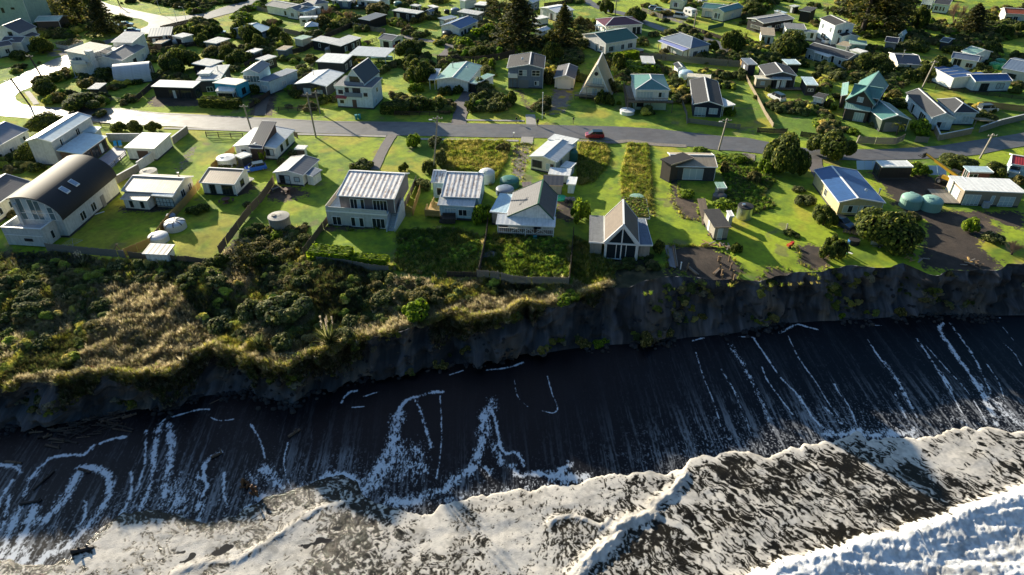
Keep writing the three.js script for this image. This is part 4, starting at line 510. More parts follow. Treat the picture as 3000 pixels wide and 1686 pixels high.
const KIND = {
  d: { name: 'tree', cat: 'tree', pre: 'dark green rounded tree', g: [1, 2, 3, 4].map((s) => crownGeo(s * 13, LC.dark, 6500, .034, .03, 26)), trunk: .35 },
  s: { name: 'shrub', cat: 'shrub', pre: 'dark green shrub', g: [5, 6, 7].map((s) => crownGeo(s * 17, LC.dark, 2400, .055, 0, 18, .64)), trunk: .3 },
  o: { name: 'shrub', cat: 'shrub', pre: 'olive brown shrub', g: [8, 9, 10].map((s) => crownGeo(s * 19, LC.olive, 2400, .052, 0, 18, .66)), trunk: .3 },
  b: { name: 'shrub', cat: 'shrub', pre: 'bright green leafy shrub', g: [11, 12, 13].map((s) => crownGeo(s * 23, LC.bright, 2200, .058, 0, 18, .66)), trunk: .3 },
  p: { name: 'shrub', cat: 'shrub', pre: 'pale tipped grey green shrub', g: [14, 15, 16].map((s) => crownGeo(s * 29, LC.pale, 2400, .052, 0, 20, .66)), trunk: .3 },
  n: { name: 'norfolk_pine', cat: 'tree', pre: 'tall layered conifer', g: [norfolkGeo(3), norfolkGeo(4)], trunk: .9 },
  m: { name: 'conifer', cat: 'tree', pre: 'large dark ragged conifer', g: [macroGeo(5), macroGeo(6)], trunk: .7 },
  x: { name: 'bare_tree', cat: 'tree', pre: 'leafless brown twiggy tree', g: [twigGeo(7), twigGeo(8, [.22, .15, .12])], trunk: .25 },
  k: { name: 'palm_tree', cat: 'tree', pre: 'small palm with drooping fronds', g: [palmGeo(9)], trunk: .72 },
  f: { name: 'flax_clump', cat: 'plant', pre: 'clump of long arching leaves', g: [bladesGeo(10, 130, LC.pale, .6, .03), bladesGeo(11, 130, LC.pale, .6, .03, [.6, .5, .36])], trunk: 0 },
  h: { name: 'hedge', cat: 'hedge', pre: 'dense clipped dark hedge', g: [hedgeGeo(12, LC.dark)], trunk: 0 },
  j: { name: 'hedge', cat: 'hedge', pre: 'bright green leafy hedge', g: [hedgeGeo(13, LC.bright)], trunk: 0 },
};
const trunkG = new THREE.CylinderGeometry(.05, .11, 1, 7).translate(0, .5, 0);
let plantNo = 0;
function plant(kind, t, x, y, w, h, where, o = {}) {   // x, y: foot of the crown as photographed, w, h: its size in the tile
  const K = KIND[kind], s = TILE[t][2]; let p = o.beach ? B(t, x, y) : G(t, x, y); const D = depthOf(p), m = s * D / FPX, W = w * m, dep = Math.atan2(HCAM, -p.z), H = clamp((h * m - W * .5 * Math.sin(dep)) / Math.cos(dep), .35 * W, 4 * W + 3) * (o.k ?? 1);
  p = p.clone(); if (!o.beach) { p.z -= W * .35; p.y = landY(p.x, p.z) - .05; } if (o.lift) p.y += o.lift;
  const label = o.label ?? K.pre + ' ' + where, root = thing(K.name, label, K.cat, p, kind === 'h' || kind === 'j' ? (o.turn ?? 0) : (plantNo * 2.4) % 6.28, o.group); plantNo++;
  const c = part('crown', K.g[plantNo % K.g.length], kind === 'f' ? bladeMat : leafMat, root); const sp = { n: .72, m: .62, h: .5, j: .5 }[kind] ?? .66, e = .88 + .28 * ((plantNo * .618) % 1); c.scale.set(W * sp * e, H * (kind === 'n' || kind === 'x' ? 1.05 : 1.15), W * sp / e);
  if (K.trunk) { const q = part('trunk', trunkG, barkM, root); q.scale.set(W * .42 + .4, H * K.trunk, W * .42 + .4); if (kind === 'n') q.scale.set(W * .25 + .8, H, W * .25 + .8); }
  return root;
}
// ---------- roads, drives, paths ----------
function sheet(name, list, y, m) {
  const q = pts(list).map(([X, Y]) => onPlane(X, Y, 0)); cover(q); const s = new THREE.Shape(q.map((p) => new THREE.Vector2(p.x, -p.z))), g = new THREE.ShapeGeometry(s); g.rotateX(-Math.PI / 2).translate(0, y, 0);
  const a = g.attributes.position, u = new Float32Array(a.count * 2); for (let i = 0; i < a.count; i++) { u[i * 2] = a.getX(i); u[i * 2 + 1] = a.getZ(i); } g.setAttribute('uv', new THREE.BufferAttribute(u, 2)); return struct(name, g, m);
}
function strip(name, list, w, y, m) {   // centre line with a width in metres
  const q = new THREE.CatmullRomCurve3(pts(list).map(([X, Y]) => onPlane(X, Y, y)), false, 'centripetal').getPoints(list.length * 5), k = mb(), e = q.map((p, i) => { const d = V3().subVectors(q[Math.min(i + 1, q.length - 1)], q[Math.max(i - 1, 0)]).setY(0).normalize(), n = V3(-d.z, 0, d.x), v = 1 + (fbm(i * .4, w, 2) - .5) * .15; return [p.clone().addScaledVector(n, -w / 2 * v), p.clone().addScaledVector(n, w / 2 * v)]; });
  for (let i = 0; i < e.length - 1; i++) cover([e[i][0], e[i][1], e[i + 1][1], e[i + 1][0]]), k.poly([e[i][0], e[i][1], e[i + 1][1], e[i + 1][0]].reverse()); const g = k.geo(); for (let i = 0; i < k.p.length / 3; i++) g.attributes.uv.setXY(i, k.p[i * 3], k.p[i * 3 + 2]); return struct(name, g, m);
}
const asphaltTex = dtex(512, 512, (x, y, o) => { const n = wrapN(x / 40, y / 40, 12.8, (a, b) => fbm(a, b, 4)), s = wrapN(x / 2.2, y / 2.2, 512 / 2.2, vn), l = wrapN(x / 90, y / 14, 512 / 90, (a, b) => fbm(a, b, 3)); const v = .07 + .05 * n + .035 * (s - .5) + .03 * l; o[0] = v * 1.03; o[1] = v; o[2] = v * 1.02; }, true);
const roadRough = dtex(256, 256, (x, y, o) => { o[0] = o[1] = o[2] = .44 + .3 * wrapN(x / 22, y / 22, 256 / 22, (a, b) => fbm(a, b, 4)); });
const asphaltM = new THREE.MeshStandardMaterial({ map: rep(asphaltTex, 14), roughnessMap: rep(roadRough, 11), roughness: 1, bumpMap: rep(rough3, 1.2), bumpScale: .008, side: THREE.DoubleSide });
const driveM = new THREE.MeshStandardMaterial({ map: rep(asphaltTex, 6), color: new THREE.Color(1.2, 1.1, 1.05), roughness: .8, side: THREE.DoubleSide });
const concM = mat([.36, .34, .31], { g: 'grime', r: .85 }), gravelM = mat([.25, .22, .19], { g: 'grime', b: 'rough', r: .95 });
sheet('road', ['A0', -700, 1060, 175, 1200, 200, 1255, 280, 1300, 380, 1325, 480, 1332, 660, 1345, 'B0', 900, 60, 1280, 75, 1500, 75, 1750, 110, 2000, 132, 2555, 158, 'B1', 480, 185, 830, 195, 1320, 225, 1560, 236, 1980, 241, 2555, 246, 'B2', 515, 259, 700, 263, 1440, 276, 2000, 290, 2555, 302, 'B3', 400, 322, 900, 372, 1350, 424, 1640, 442, 1890, 490, 2150, 540, 2400, 575, 'B4', 300, 588, 800, 588, 1100, 570, 1500, 545, 1900, 482, 2200, 440, 2555, 380, 3400, 250, 3400, 420, 2555, 550, 2300, 592, 2000, 655, 1600, 692, 1130, 716, 770, 722, 480, 728, 'B3', 2200, 700, 1900, 650, 1550, 610, 1300, 598, 1000, 560, 650, 530, 300, 500, 0, 480, 'B2', 2110, 452, 1560, 446, 1370, 442, 800, 435, 420, 426, 110, 420, 'B1', 2255, 412, 2000, 406, 1400, 387, 1260, 386, 1080, 370, 480, 345, 0, 328, 'B0', 2130, 300, 1980, 297, 1380, 268, 1000, 240, 400, 205, 0, 170, -700, 150], .05, asphaltM);
sheet('side_road', ['A0', -700, 1180, 0, 1056, 200, 965, 350, 885, 660, 742, 830, 690, 1000, 640, 1280, 510, 1420, 475, 1600, 400, 1720, 375, 1838, 322, 1852, 285, 1760, 240, 1540, 200, 1320, 160, 1270, 100, 1040, -60, 1180, -60, 1245, 10, 1380, 62, 1780, 150, 2060, 206, 2200, 208, 2555, 168, 'A1', 230, 90, 600, -20, 800, -20, 550, 108, 240, 186, 0, 248, 'A0', 2540, 236, 2030, 372, 1800, 445, 1500, 500, 1010, 650, 950, 700, 860, 850, 720, 890, 640, 930, 520, 975, 380, 1090, 280, 1130, 215, 1165, 175, 1215, 150, 1260, -700, 1400], .056, asphaltM);
strip('lane', ['A2', 2130, -60, 2260, 40, 2450, 120, 'A3', 100, 165, 420, 290, 640, 375, 900, 432, 1200, 505, 1330, 570, 1410, 670], 3.6, .05, asphaltM);
strip('driveway', ['A1', 2440, 430, 2555, 470, 'A2', 180, 500, 400, 530, 490, 570, 470, 640, 400, 700], 2.6, .045, driveM);
strip('driveway', ['B1', 2345, 400, 2290, 480, 2200, 640, 2110, 840], 2.1, .058, driveM);
strip('driveway', ['A2', 740, 1150, 690, 1230, 620, 1300, 'B2', 660, 80, 630, 150, 610, 280], 3.2, .058, driveM);
strip('driveway', ['B2', 1470, 430, 1460, 520], 2.6, .06, concM); strip('driveway', ['B2', 1505, 150, 1520, 285], 2.2, .045, concM);
strip('driveway', ['B3', 1680, 640, 1660, 720, 1580, 640], 2.6, .06, gravelM); strip('driveway', ['B4', -60, 640, -40, 800, 60, 980], 2.8, .045, driveM);
strip('driveway', ['A4', -30, 480, 60, 560, 240, 600], 4, .045, driveM); strip('driveway', ['A1', 760, 1180, 700, 1330, 690, 1440], 2.6, .045, mat([.08, .07, .06], { g: 'grime' }));
strip('footpath', ['B0', 2040, 320, 2555, 335, 'B1', 480, 352, 1100, 392, 1400, 400, 2260, 422], .9, .06, concM); strip('footpath', ['B2', 120, 455, 420, 463, 900, 470, 1360, 478], .9, .06, concM); strip('footpath', ['B2', 700, 218, 1430, 230], .8, .06, concM);
strip('footpath', ['B2', 2110, 480, 2555, 495, 'B3', 200, 480, 480, 520, 900, 545], 1.5, .054, gravelM); strip('footpath', ['A0', 330, 1140, 400, 1230, 450, 1300], 1.2, .05, concM);
sheet('patio', ['B0', 1210, 720, 1420, 560, 1560, 590, 1575, 650, 1400, 820, 1290, 790], .07, mat([.34, .34, .4], { g: 'grime' })); sheet('patio', ['C3', 625, 595, 740, 590, 770, 880, 690, 860], .05, mat([.2, .2, .21], { g: 'grime' }));
sheet('patio', ['C2', 955, 640, 1105, 690, 1050, 740, 915, 745], .05, mat([.16, .17, .2], { g: 'grime' }));
// kerb along the far side of the main road
strip('kerb', ['A0', 200, 1262, 280, 1306, 380, 1330, 660, 1350, 'B0', 1500, 80, 2000, 137, 2555, 163, 'B1', 830, 200, 1560, 240, 2555, 250, 'B2', 515, 263], .18, .11, concM);
// ---------- houses, garages and sheds ----------
let v, w;
// by the cliff, from the left
v = house('barrel_roof_house', 'long grey house under a black half barrel roof with two skylights, bottom left', 'house', ['C0', 'B0'], [775, 275, 1450, 912], { h: 3.4, d: 7.9, side: 1, from: 2.05, r: 'arch', rh: 3.9, rm: mat([.014, .014, .018], { r: .72, g: 'grime' }), wc: 'LG', ov: .3, win: 'r.3,.7,1.3,1.4,2 r.5,.7,1.2,1.4,2 r.68,0,1,2.1,1,Dg' });
{ for (const u of [.3, .46]) { const a = .78, x = v.xc + Math.cos(a) * v.R0, y = 3.4 + Math.sin(a) * 3.9 + .12, nx = -Math.sin(a) * v.R0, ny = Math.cos(a) * 3.9, l = Math.hypot(nx, ny), e = .75, zc = v.d / 2 - v.d * u, q = [[-e, .5], [e, .5], [e, -.5], [-e, -.5]].map(([p, r]) => V3(x + nx / l * -p, y + ny / l * -p, zc + r)), c = V3(x, y + .06, zc), f = v.add('skylight', mb().slab(q, .12).geo(), trimM, v.root); v.add('pane', mb().slab(q.map((p) => V3(lerp(p.x, x, .22), lerp(p.y, y, .22) + .04, lerp(p.z, zc, .22))), .02).geo(), mat([.3, .38, .5], { r: .1 }), f); }
  // glazed front under the arch
  const fr = mb(); for (let i = 0; i < 6; i++) { const x0 = -2.3 + i * .92, top = v.arch(Math.min(x0 + .5, v.X)) - .5; for (const [a, b] of [[3.2, 4.35], [4.42, top]]) if (b > a + .2) v.add('pane', mb().box(x0, (a + b) / 2, v.Z + .03, .8, b - a, .05).geo(), i % 3 === 1 ? curtainM : glazeM, v.root); fr.box(x0 + .46, (3.1 + top) / 2, v.Z + .05, .1, top - 3.1, .1); } fr.box(.1, 4.38, v.Z + .05, 5.7, .09, .1).box(.1, 3.14, v.Z + .05, 5.8, .1, .1); v.add('window_frame', fr.geo(), trimM, v.root); v.add('pillar', mb().box(-2.95, 3, v.Z + .25, .5, 6, .5).geo(), wallM('LG'), v.root);
  // lower storey with a roof terrace
  const s = survey(['C0', 'C0', 'C0'], [0, 365, 500, 395, 735, 222], { h: 3.2 }), y = 3.2; v.tw = s; const m = wallM('LG'), M = new THREE.Matrix4().makeRotationY(-v.root.userData.turn0).multiply(new THREE.Matrix4().makeTranslation(s.c.x - v.root.position.x, 0, s.c.z - v.root.position.z)).multiply(new THREE.Matrix4().makeRotationY(s.turn)), A = (nm, gg, mm) => part(nm, gg.applyMatrix4(M), mm, v.root);
  A('terrace_wall', mb().box(0, 1.1, 0, s.w, 2.2, s.d).box(0, 2.7, s.d / 2 - .1, s.w, 1, .2).box(s.w / 2 - .1, 2.7, -.1, .2, 1, s.d - .2).box(-s.w / 2 + .1, 2.7, -.1, .2, 1, s.d - .2).geo(), m); A('coping', mb().box(0, 3.22, s.d / 2 - .1, s.w + .06, .07, .3).box(s.w / 2 - .1, 3.22, -.1, .3, .07, s.d - .3).box(-s.w / 2 + .1, 3.22, -.1, .3, .07, s.d - .3).geo(), trimM); A('terrace', mb().box(0, 2.23, 0, s.w - .4, .06, s.d - .4).geo(), mat([.55, .57, .6], { g: 'grime' }));
  A('pipe', mb().box(0, 1.9, s.d / 2 + .05, s.w * .96, .1, .08).geo(), trimM); A('vent', mb().box(.5, 1.1, s.d / 2 + .03, 1.4, .5, .06).geo(), mat(COL.K)); for (const z of [.1, -.25]) A('window', mb().box(s.w / 2 + .03, 1.3, z * s.d, .07, 1.2, .45).geo(), glassM); }
v = house('gabled_house', 'plain gabled house with grey tiled roof beside the barrel roofed house, at the left edge', 'house', 'B0', [-330, 1480, 375, 990], { h: 2.9, d: 8, r: 'gx', rh: 1.3, rc: 'SL', rt: 't', wc: 'C' }); 
v = house('gabled_house', 'white house with low blue grey tiled roof beside dark trees at the left edge', 'house', 'B0', [-330, 720, 350, 345], { h: 2.8, d: 9, r: 'gx', rh: 1.5, rc: 'SB', rt: 't', wc: 'W' }); flue(v, 3, 1);
v = house('two_storey_house', 'tall white house with pale blue iron roofs stepping down to a lean-to beside the patio', 'house', ['B0', 'B0'], [632, 500, 1138, 176], { h: 5, d: 5.2, r: 'gx', rh: .7, rc: 'LB', wc: 'LG', win: 'r.5,3,1,1.2,2 f.22,3.2,1.1,1.2,2,w f.62,3.2,1.1,1.2,2,w' }); vol(v.root, 'B0', [1008, 655, 1332, 425], { h: 2.7, d: 4.6, r: 'sf', rh: .7, rc: 'LB', wc: 'BR', win: 'f.2,.2,2,2,2,k f.5,.2,2,2,2,k f.8,.2,2,2,2,k' }); vol(v.root, 'B0', [1180, 385, 1262, 310], { h: 2.9, d: 4, r: 'sf', rh: .5, rc: 'LB', wc: 'LG', win: '' });
v = house('garage', 'white masonry garage with a flat striped iron roof at the end of the brick wall', 'garage', 'B0', [1540, 572, 1922, 582, 2122, 402], { h: 2.6, r: 'sf', rh: .2, rc: 'LG', rt: 'i', wm: mat(COL.W, { g: 'grime', b: 'rough' }), win: 'f.55,0,2.2,2,1,DB' });
v = house('cottage', 'small old white cottage with mottled concrete roof and a pale tank behind it', 'house', 'B0', [1510, 1108, 2172, 1142, 2375, 925], { h: 2.7, r: 'gx', rh: .9, ro: .6, rc: 'TN', rt: 'c', wc: 'C', win: 'r.4,.8,1.2,1.2,2 r.8,.8,1,1.2,2' }); vol(v.root, 'B0', [1495, 1208, 1832, 1235], { h: 2.1, d: 2.3, r: 'sf', rh: .5, rc: 'TN', wc: 'W', win: 'f.3,.6,.5,1.1,1,k f.75,.6,.5,1.1,1,k' }); vol(v.root, 'B0', [1885, 1165, 2150, 1185], { h: 2.5, d: 1.4, r: 'sf', rh: .25, rc: 'PB', rt: 'm', wc: 'C', win: 'f.5,.5,3.2,1.5,5,xkc' }); flue(v, 3, -2, .8);
v = house('cabin', 'small white cabin with rust striped iron roof and dark framed sliding doors, beside the cottage', 'house', 'B1', [-75, 1005, 372, 1030, 545, 850], { h: 2.4, r: 'gx', rh: .9, ro: .7, rc: 'MW', rt: 'c', wc: 'W', win: 'f.3,.1,1,1.9,2,k f.75,.1,1.9,1.9,3,k r.5,.8,1.2,1.1,2,k', dk: 1 }); vol(v.root, 'B1', [530, 1000, 610, 960], { h: .35, d: 1.2, rc: 'GW', rt: 'm', win: '', wc: 'WD' });
v = house('wedge_roof_house', 'white house whose low iron roof is split by a steep dark blue wedge', 'house', 'B1', [348, 552, 882, 582, 1072, 345], { h: 2.5, r: 'gz', rh: .6, rc: 'LG', rt: 'i', wc: 'W', win: 'f.2,1.2,.9,.6,1,k f.55,.1,1.3,2,2,wk f.85,.9,1.5,1.3,2,k r.3,.8,.9,1.3,1,k r.6,.8,.9,1.3,1,k' }); vol(v.root, 'B1', [535, 572, 722, 580], { h: 2.72, d: 8.2, r: 'sf', rh: 2.3, rc: 'N', wc: 'BR', win: '', tc: 'LG' });
v = house('bungalow', 'little white bungalow with grey gable roof and boxy side porch on sunny lawn', 'house', 'B1', [848, 882, 1218, 918, 1402, 716], { h: 2.3, r: 'gz', rh: .62, rc: 'SL', rt: 'i', wc: 'W', win: 'f.32,.15,2,1.7,2,xk f.78,.9,.95,.8,1,k r.5,1,1,.8,1,k' }); vol(v.root, 'B1', [1240, 912, 1345, 932], { h: 1.9, d: 3, r: 'sr', rh: .25, rc: 'SB', rt: 'm', wc: 'W', win: '' });
v = house('outhouse', 'small dark shed with a white flat roof behind the little white bungalow', 'shed', 'B1', [1112, 586, 1240, 592, 1285, 542], { h: 2.1, rc: 'W', wc: 'DW', win: 'r.5,.1,.9,1.7,1,DwW', rt: 'm' });
v = house('carport', 'white roofed carport with dark walls beside the round white tank and blue car', 'carport', 'B1', [362, 664, 452, 703, 585, 653], { h: 2.1, rc: 'W', wc: 'DG', rt: 'm', win: '' });
v = house('balcony_house', 'big two storey concrete block house with a rust streaked white roof, balcony and outside stair', 'house', ['B1', 'B1', 'B1'], [1642, 1168, 2368, 1212, 2512, 888], { h: 5.3, y0: 2.6, r: 'gx', rh: 1.15, ro: .72, rc: 'W', rt: 'rust', wc: 'CH', win: 'f.32,.1,2.3,2.05,4,w f.74,.1,2.3,2.05,4,w', wm: mat([.2, .17, .175], { g: 'grime', b: 'board' }) });
w = vol(v.root, ['C1', 'C1', 'B1'], [1502, 128, 2265, 182, 2512, 888], { h: 2.75, at: 3.3, d: 9, rc: 'LB', rt: 'm', wm: mat(COL.LG, { g: 'grime', b: 'rough' }), ov: 0, win: 'f.16,.3,1.45,1.5,2,w f.5,.3,2.1,1.6,3,w f.85,.3,2.1,1.7,3,w' });
{ railing(w, [-w.X, w.Z - .06], [w.X, w.Z - .06], 2.85, .75, mat(COL.LG, { g: 'grime' }), true); railing(w, [-w.X + .06, w.Z], [-w.X + .06, -w.Z], 2.85, .9, mat(COL.C, { g: 'grime' }), true);
  for (const x of [-.27, .2]) w.add('planter', mb().cyl(x * w.W, 2.86, w.Z - 2.1, .28, .36, .35, 12).geo(), mat([.3, .15, .09]), v.root);
  const sx = w.X + .75, n = 14; for (let i = 0; i < n; i++) w.add('step', mb().box(sx, 2.7 - i * .19, w.Z - 3.2 + i * .29, 1.1, .16, .32).geo(), mat(COL.LG, { g: 'grime' }), v.root);
  const prof = (x) => { const k = mb(), q = [V3(x, 0, w.Z + 1.1), V3(x, 1.1, w.Z + 1.1), V3(x, 3.6, w.Z - 3.2), V3(x, 3.6, w.Z - 5), V3(x, 0, w.Z - 5)]; for (const dx of [-.08, .08]) k.poly(q.map((p) => V3(p.x + dx, p.y, p.z))); for (let i = 0; i < 5; i++) { const a = q[i], b = q[(i + 1) % 5]; k.poly([V3(a.x - .08, a.y, a.z), V3(a.x + .08, a.y, a.z), V3(b.x + .08, b.y, b.z), V3(b.x - .08, b.y, b.z)]); } return k.geo(); }; w.add('stair_wall', prof(sx + .7), mat(COL.LG, { g: 'grime' }), v.root); w.add('stair_wall', prof(sx - .68), mat(COL.LG, { g: 'grime' }), v.root); }
v = house('weathered_house', 'pale blue house with heavily rust streaked iron roof in steps and a timber side deck', 'house', 'B2', [388, 1180, 872, 1198, 962, 893], { h: 3.4, r: 'gx', rh: 1.3, ro: .72, rc: 'W', rt: 'rust', wc: 'LB' }); w = vol(v.root, 'B2', [345, 1282, 806, 1308], { h: 2.7, d: 2.8, r: 'sf', rh: .55, rc: 'LG', rt: 'i', wc: 'LB', win: 'f.32,.1,1.9,1.9,4,wc f.75,.8,2.1,1.1,3,w' }); vol(v.root, 'B2', [265, 1004, 425, 1010, 455, 878], { h: 3.1, r: 'gx', ro: .7, rh: .9, rc: 'W', rt: 'rust', wc: 'LB', win: 'f.6,.6,.8,1.4,1,w' });
{ const m = mat(COL.OK, { g: 'wood' }), o = w.X; deck(w, -o - 2.6, -o + .1, -3.6, 1.2, .55, m); for (const [a, b] of [[[-o - 2.6, 1.2], [-o, 1.2]], [[-o - 2.6, 1.2], [-o - 2.6, -1]], [[-o - 2, -1.6], [-o - 2, -3.6]]]) railing(w, a, b, .55, 1, m, true); w.add('steps', mb().box(-1.6, .2, w.Z + .9, 2.2, .4, 1.4).box(-1.6, .5, w.Z + .4, 2.2, .3, .7).geo(), mat(COL.DW, { g: 'wood' }), v.root); }
v = house('ranch_house', 'pale yellow house with long white and grey iron roof, end on to the road', 'house', 'B2', [1492, 680, 1832, 752, 2030, 528], { h: 2.7, r: 'gz', rh: .6, rc: 'LG', rt: 'i', wc: 'C', win: 'f.25,.8,1.9,1.3,2,k f.7,.8,.8,1.1,1,w f.85,.1,.7,1.9,1,DB r.3,.8,1,1.2,2' }); vol(v.root, 'B2', [1722, 462, 2032, 530, 2112, 462], { h: 3, rc: 'W', rt: 'i', wc: 'C', win: '' });
house('shed', 'small white flat roofed shed right behind the dark green tank', 'shed', 'B2', [1880, 805, 2012, 832, 2066, 758], { h: 1.9, rc: 'W', wc: 'LG', rt: 'm', win: '' }); house('lean_to', 'low shed roofed with pale corrugated iron, nearest the pale yellow house', 'shed', 'B2', [1728, 898, 2002, 922, 2018, 850], { h: 1.8, r: 'sf', rh: .2, rc: 'W', rt: 'i', wc: 'LG', win: '' });
house('garden_shed', 'dark roofed timber shed with white beam below the low corrugated shed', 'shed', 'B2', [1655, 1036, 1916, 1048, 1926, 942], { h: 2, r: 'sf', rh: .3, rc: 'CH', rt: 'i', wc: 'G', win: '', tc: 'WD' }); house('garden_shed', 'narrow pale blue shed with white roof squeezed beside the dark roofed timber shed', 'shed', 'B2', [1955, 1022, 2070, 1032, 2078, 938], { h: 1.9, rc: 'W', wc: 'LB', rt: 'i', win: '' });
v = house('gabled_cottage', 'white gabled cottage with grey shingles, a deep verandah and criss-cross white railings', 'house', ['C2', 'C2', 'B2'], [1212, 242, 1800, 278, 1836, 1160], { h: 2.7, r: 'gz', rh: 2.7, ro: .66, rc: 'SL', rt: 't', wc: 'W', ov: .15, win: 'f.66,.6,1.1,1.9,2,xk', tc: 'GR' }); vol(v.root, 'B2', [1000, 1368, 1208, 1392, 1262, 1152], { h: 2.5, rc: 'LB', rt: 'i', wc: 'GW', win: '' });
w = vol(v.root, 'C2', [1075, 330, 1816, 368], { h: 2.35, d: 2.4, r: 'sf', rh: .45, rc: 'W', rt: 'i', open: 1 });
{ deck(w, -w.X, w.X, -w.Z, w.Z, .7, mat(COL.GW, { g: 'wood' })); railing(w, [-w.X, w.Z], [1.3, w.Z], .7, .95); railing(w, [1.9, w.Z], [w.X, w.Z], .7, .95); for (let i = 0; i < 5; i++) { const a = -w.X + i * 2; if (Math.abs(a) < w.X - 1.9) w.add('brace', mb().bar(V3(a, .8, w.Z + .05), V3(a + 1, 1.6, w.Z + .05), .06).bar(V3(a + 1, 1.6, w.Z + .05), V3(a + 2, .8, w.Z + .05), .06).geo(), trimM, v.root); } w.add('steps', mb().box(1.6, .5, w.Z + .2, .6, .1, .4).box(1.6, .25, w.Z + .6, .6, .1, .5).box(1.6, .05, w.Z + 1.1, .6, .1, .5).geo(), mat([.05, .3, .33]), v.root); w.add('wall', mb().box(0, 1.5, -w.Z + .05, w.W, 1.7, .1).geo(), wallM('DG'), v.root); for (const x of [-.35, -.1, .2, .38]) w.add('window', mb().box(x * w.W, 1.6, -w.Z + .12, 1.2, 1, .06).geo(), x < 0 ? glassM : curtainM, v.root); }
v = house('shingle_house', 'steep gabled house with brown shingles, a white glass front and planted back roof', 'house', ['C2', 'C3', 'C3'], [2432, 556, 308, 583, 292, 262], { h: 3, r: 'gz', rh: 3.2, rm: mat([.17, .135, .11], { g: 'grime', b: 'tile', r: .85 }), wc: 'W', ov: .1, win: '', tc: 'W' });
{ const k = .06, X = v.X - .25, Z = v.Z + .05, fr = mb(); const pane = (q) => v.add('pane', mb().poly(q).geo(), glassM, v.root); const yT = (x) => 2.95 + 3.0 * (1 - Math.abs(x) / (v.w / 2)); for (const [a, b] of [[-X, -X / 3], [-X / 3, X / 3], [X / 3, X]]) { pane([V3(a + k, .25, Z), V3(b - k, .25, Z), V3(b - k, 2.7, Z), V3(a + k, 2.7, Z)]); } pane([V3(-X * .86, 3.05, Z), V3(-k, 3.05, Z), V3(-k, yT(.05) - .35, Z)]); pane([V3(k, 3.05, Z), V3(X * .86, 3.05, Z), V3(k, yT(.05) - .35, Z)]); fr.box(0, 2.87, Z + .03, v.W, .24, .14).box(0, .16, Z + .03, v.W, .14, .14).box(0, 3.1, Z + .03, .18, 6, .14).box(-X, 1.5, Z + .03, .15, 3, .14).box(X, 1.5, Z + .03, .15, 3, .14).box(-X / 3, 1.4, Z + .03, .09, 2.6, .1).box(X / 3, 1.4, Z + .03, .09, 2.6, .1); for (const s of [-1, 1]) fr.bar(V3(s * v.w / 2, 2.95, Z + .12), V3(0, 6.15, Z + .12), .16, .42); v.add('window_frame', fr.geo(), trimM, v.root); }
vol(v.root, 'C3', [300, 594, 478, 596, 436, 272], { h: 2.6, rc: 'SB', rt: 'm', wc: 'GW', win: '' }); w = vol(v.root, ['C2', 'C2', 'C2'], [2238, 556, 2425, 566, 2370, 228], { h: 2.4, rc: 'G', rt: 'm', wc: 'GW', win: '' });
w = vol(v.root, 'C3', [112, 250, 442, 262, 444, 15], { h: 2.3, rm: mat([.1, .095, .035], { b: 'rough' }), wc: 'GW', win: '' }); { const r = rng(9), g = new Leaves(); for (let i = 0; i < 1500; i++) g.quad((r() - .5) * w.w * .95, 2.45 + r() * .3, (r() - .5) * w.d * .95, r() - .5, 1, r() - .5, .12 + r() * .1, shadeOf(r() < .5 ? LC.olive : LC.bright, r), r); const q = w.add('roof_planting', g.geo(), leafMat, v.root); q.userData.kind = 'stuff'; }
v = house('dark_timber_house', 'dark timber house with black and tan roof and one wide pale window', 'house', 'B3', [722, 802, 1290, 814], { h: 2.9, d: 6.2, r: 'gx', rh: .65, ro: .6, rc: 'TN', rt: 't', wc: 'DG', win: 'f.49,.3,3.6,2.1,3,wc' }); vol(v.root, 'B3', [712, 785, 996, 700, 982, 592], { h: 3.7, rm: mat([.016, .016, .02], { r: .9 }), wc: 'DW', win: '', tc: 'TN' });
house('garden_shed', 'narrow grey shed with pale teal roof beside the dark timber house', 'shed', 'B3', [1292, 1075, 1405, 1075, 1386, 1000], { h: 1.9, rc: 'PT', wc: 'GW', rt: 'm', win: '' });
v = house('hut', 'small hut with a flat black roof beside the timber ramp near the cliff edge', 'shed', 'C3', [1246, 384, 1462, 378, 1406, 142], { h: 2.3, r: 'sb', rh: .15, rc: 'CH', rt: 'm', wc: 'GW', tc: 'WD', win: 'f.42,.15,.7,1.9,1,wc l.5,.2,.8,1.8,1,D' }); vol(v.root, 'C3', [1438, 236, 1496, 236, 1488, 162], { h: 1.7, rc: 'W', rt: 'm', wc: 'LG', win: '' });
v = house('blue_roof_house', 'cream house with broad bright blue iron roof beside the black sand yard', 'house', 'B4', [252, 1254, 832, 1262, 602, 856], { h: 2.7, r: 'gz', rh: .8, ro: .38, rc: 'BL', wc: 'OK', wm: mat([.55, .46, .26], { g: 'grime', b: 'board' }), win: 'f.28,.8,2.4,1.2,3,w f.66,.8,2.4,1.2,4,w l.5,.8,1,1.2,2' }); dish(v, 1.4, 3.4); flue(v, 4.2, 2.8, .9);
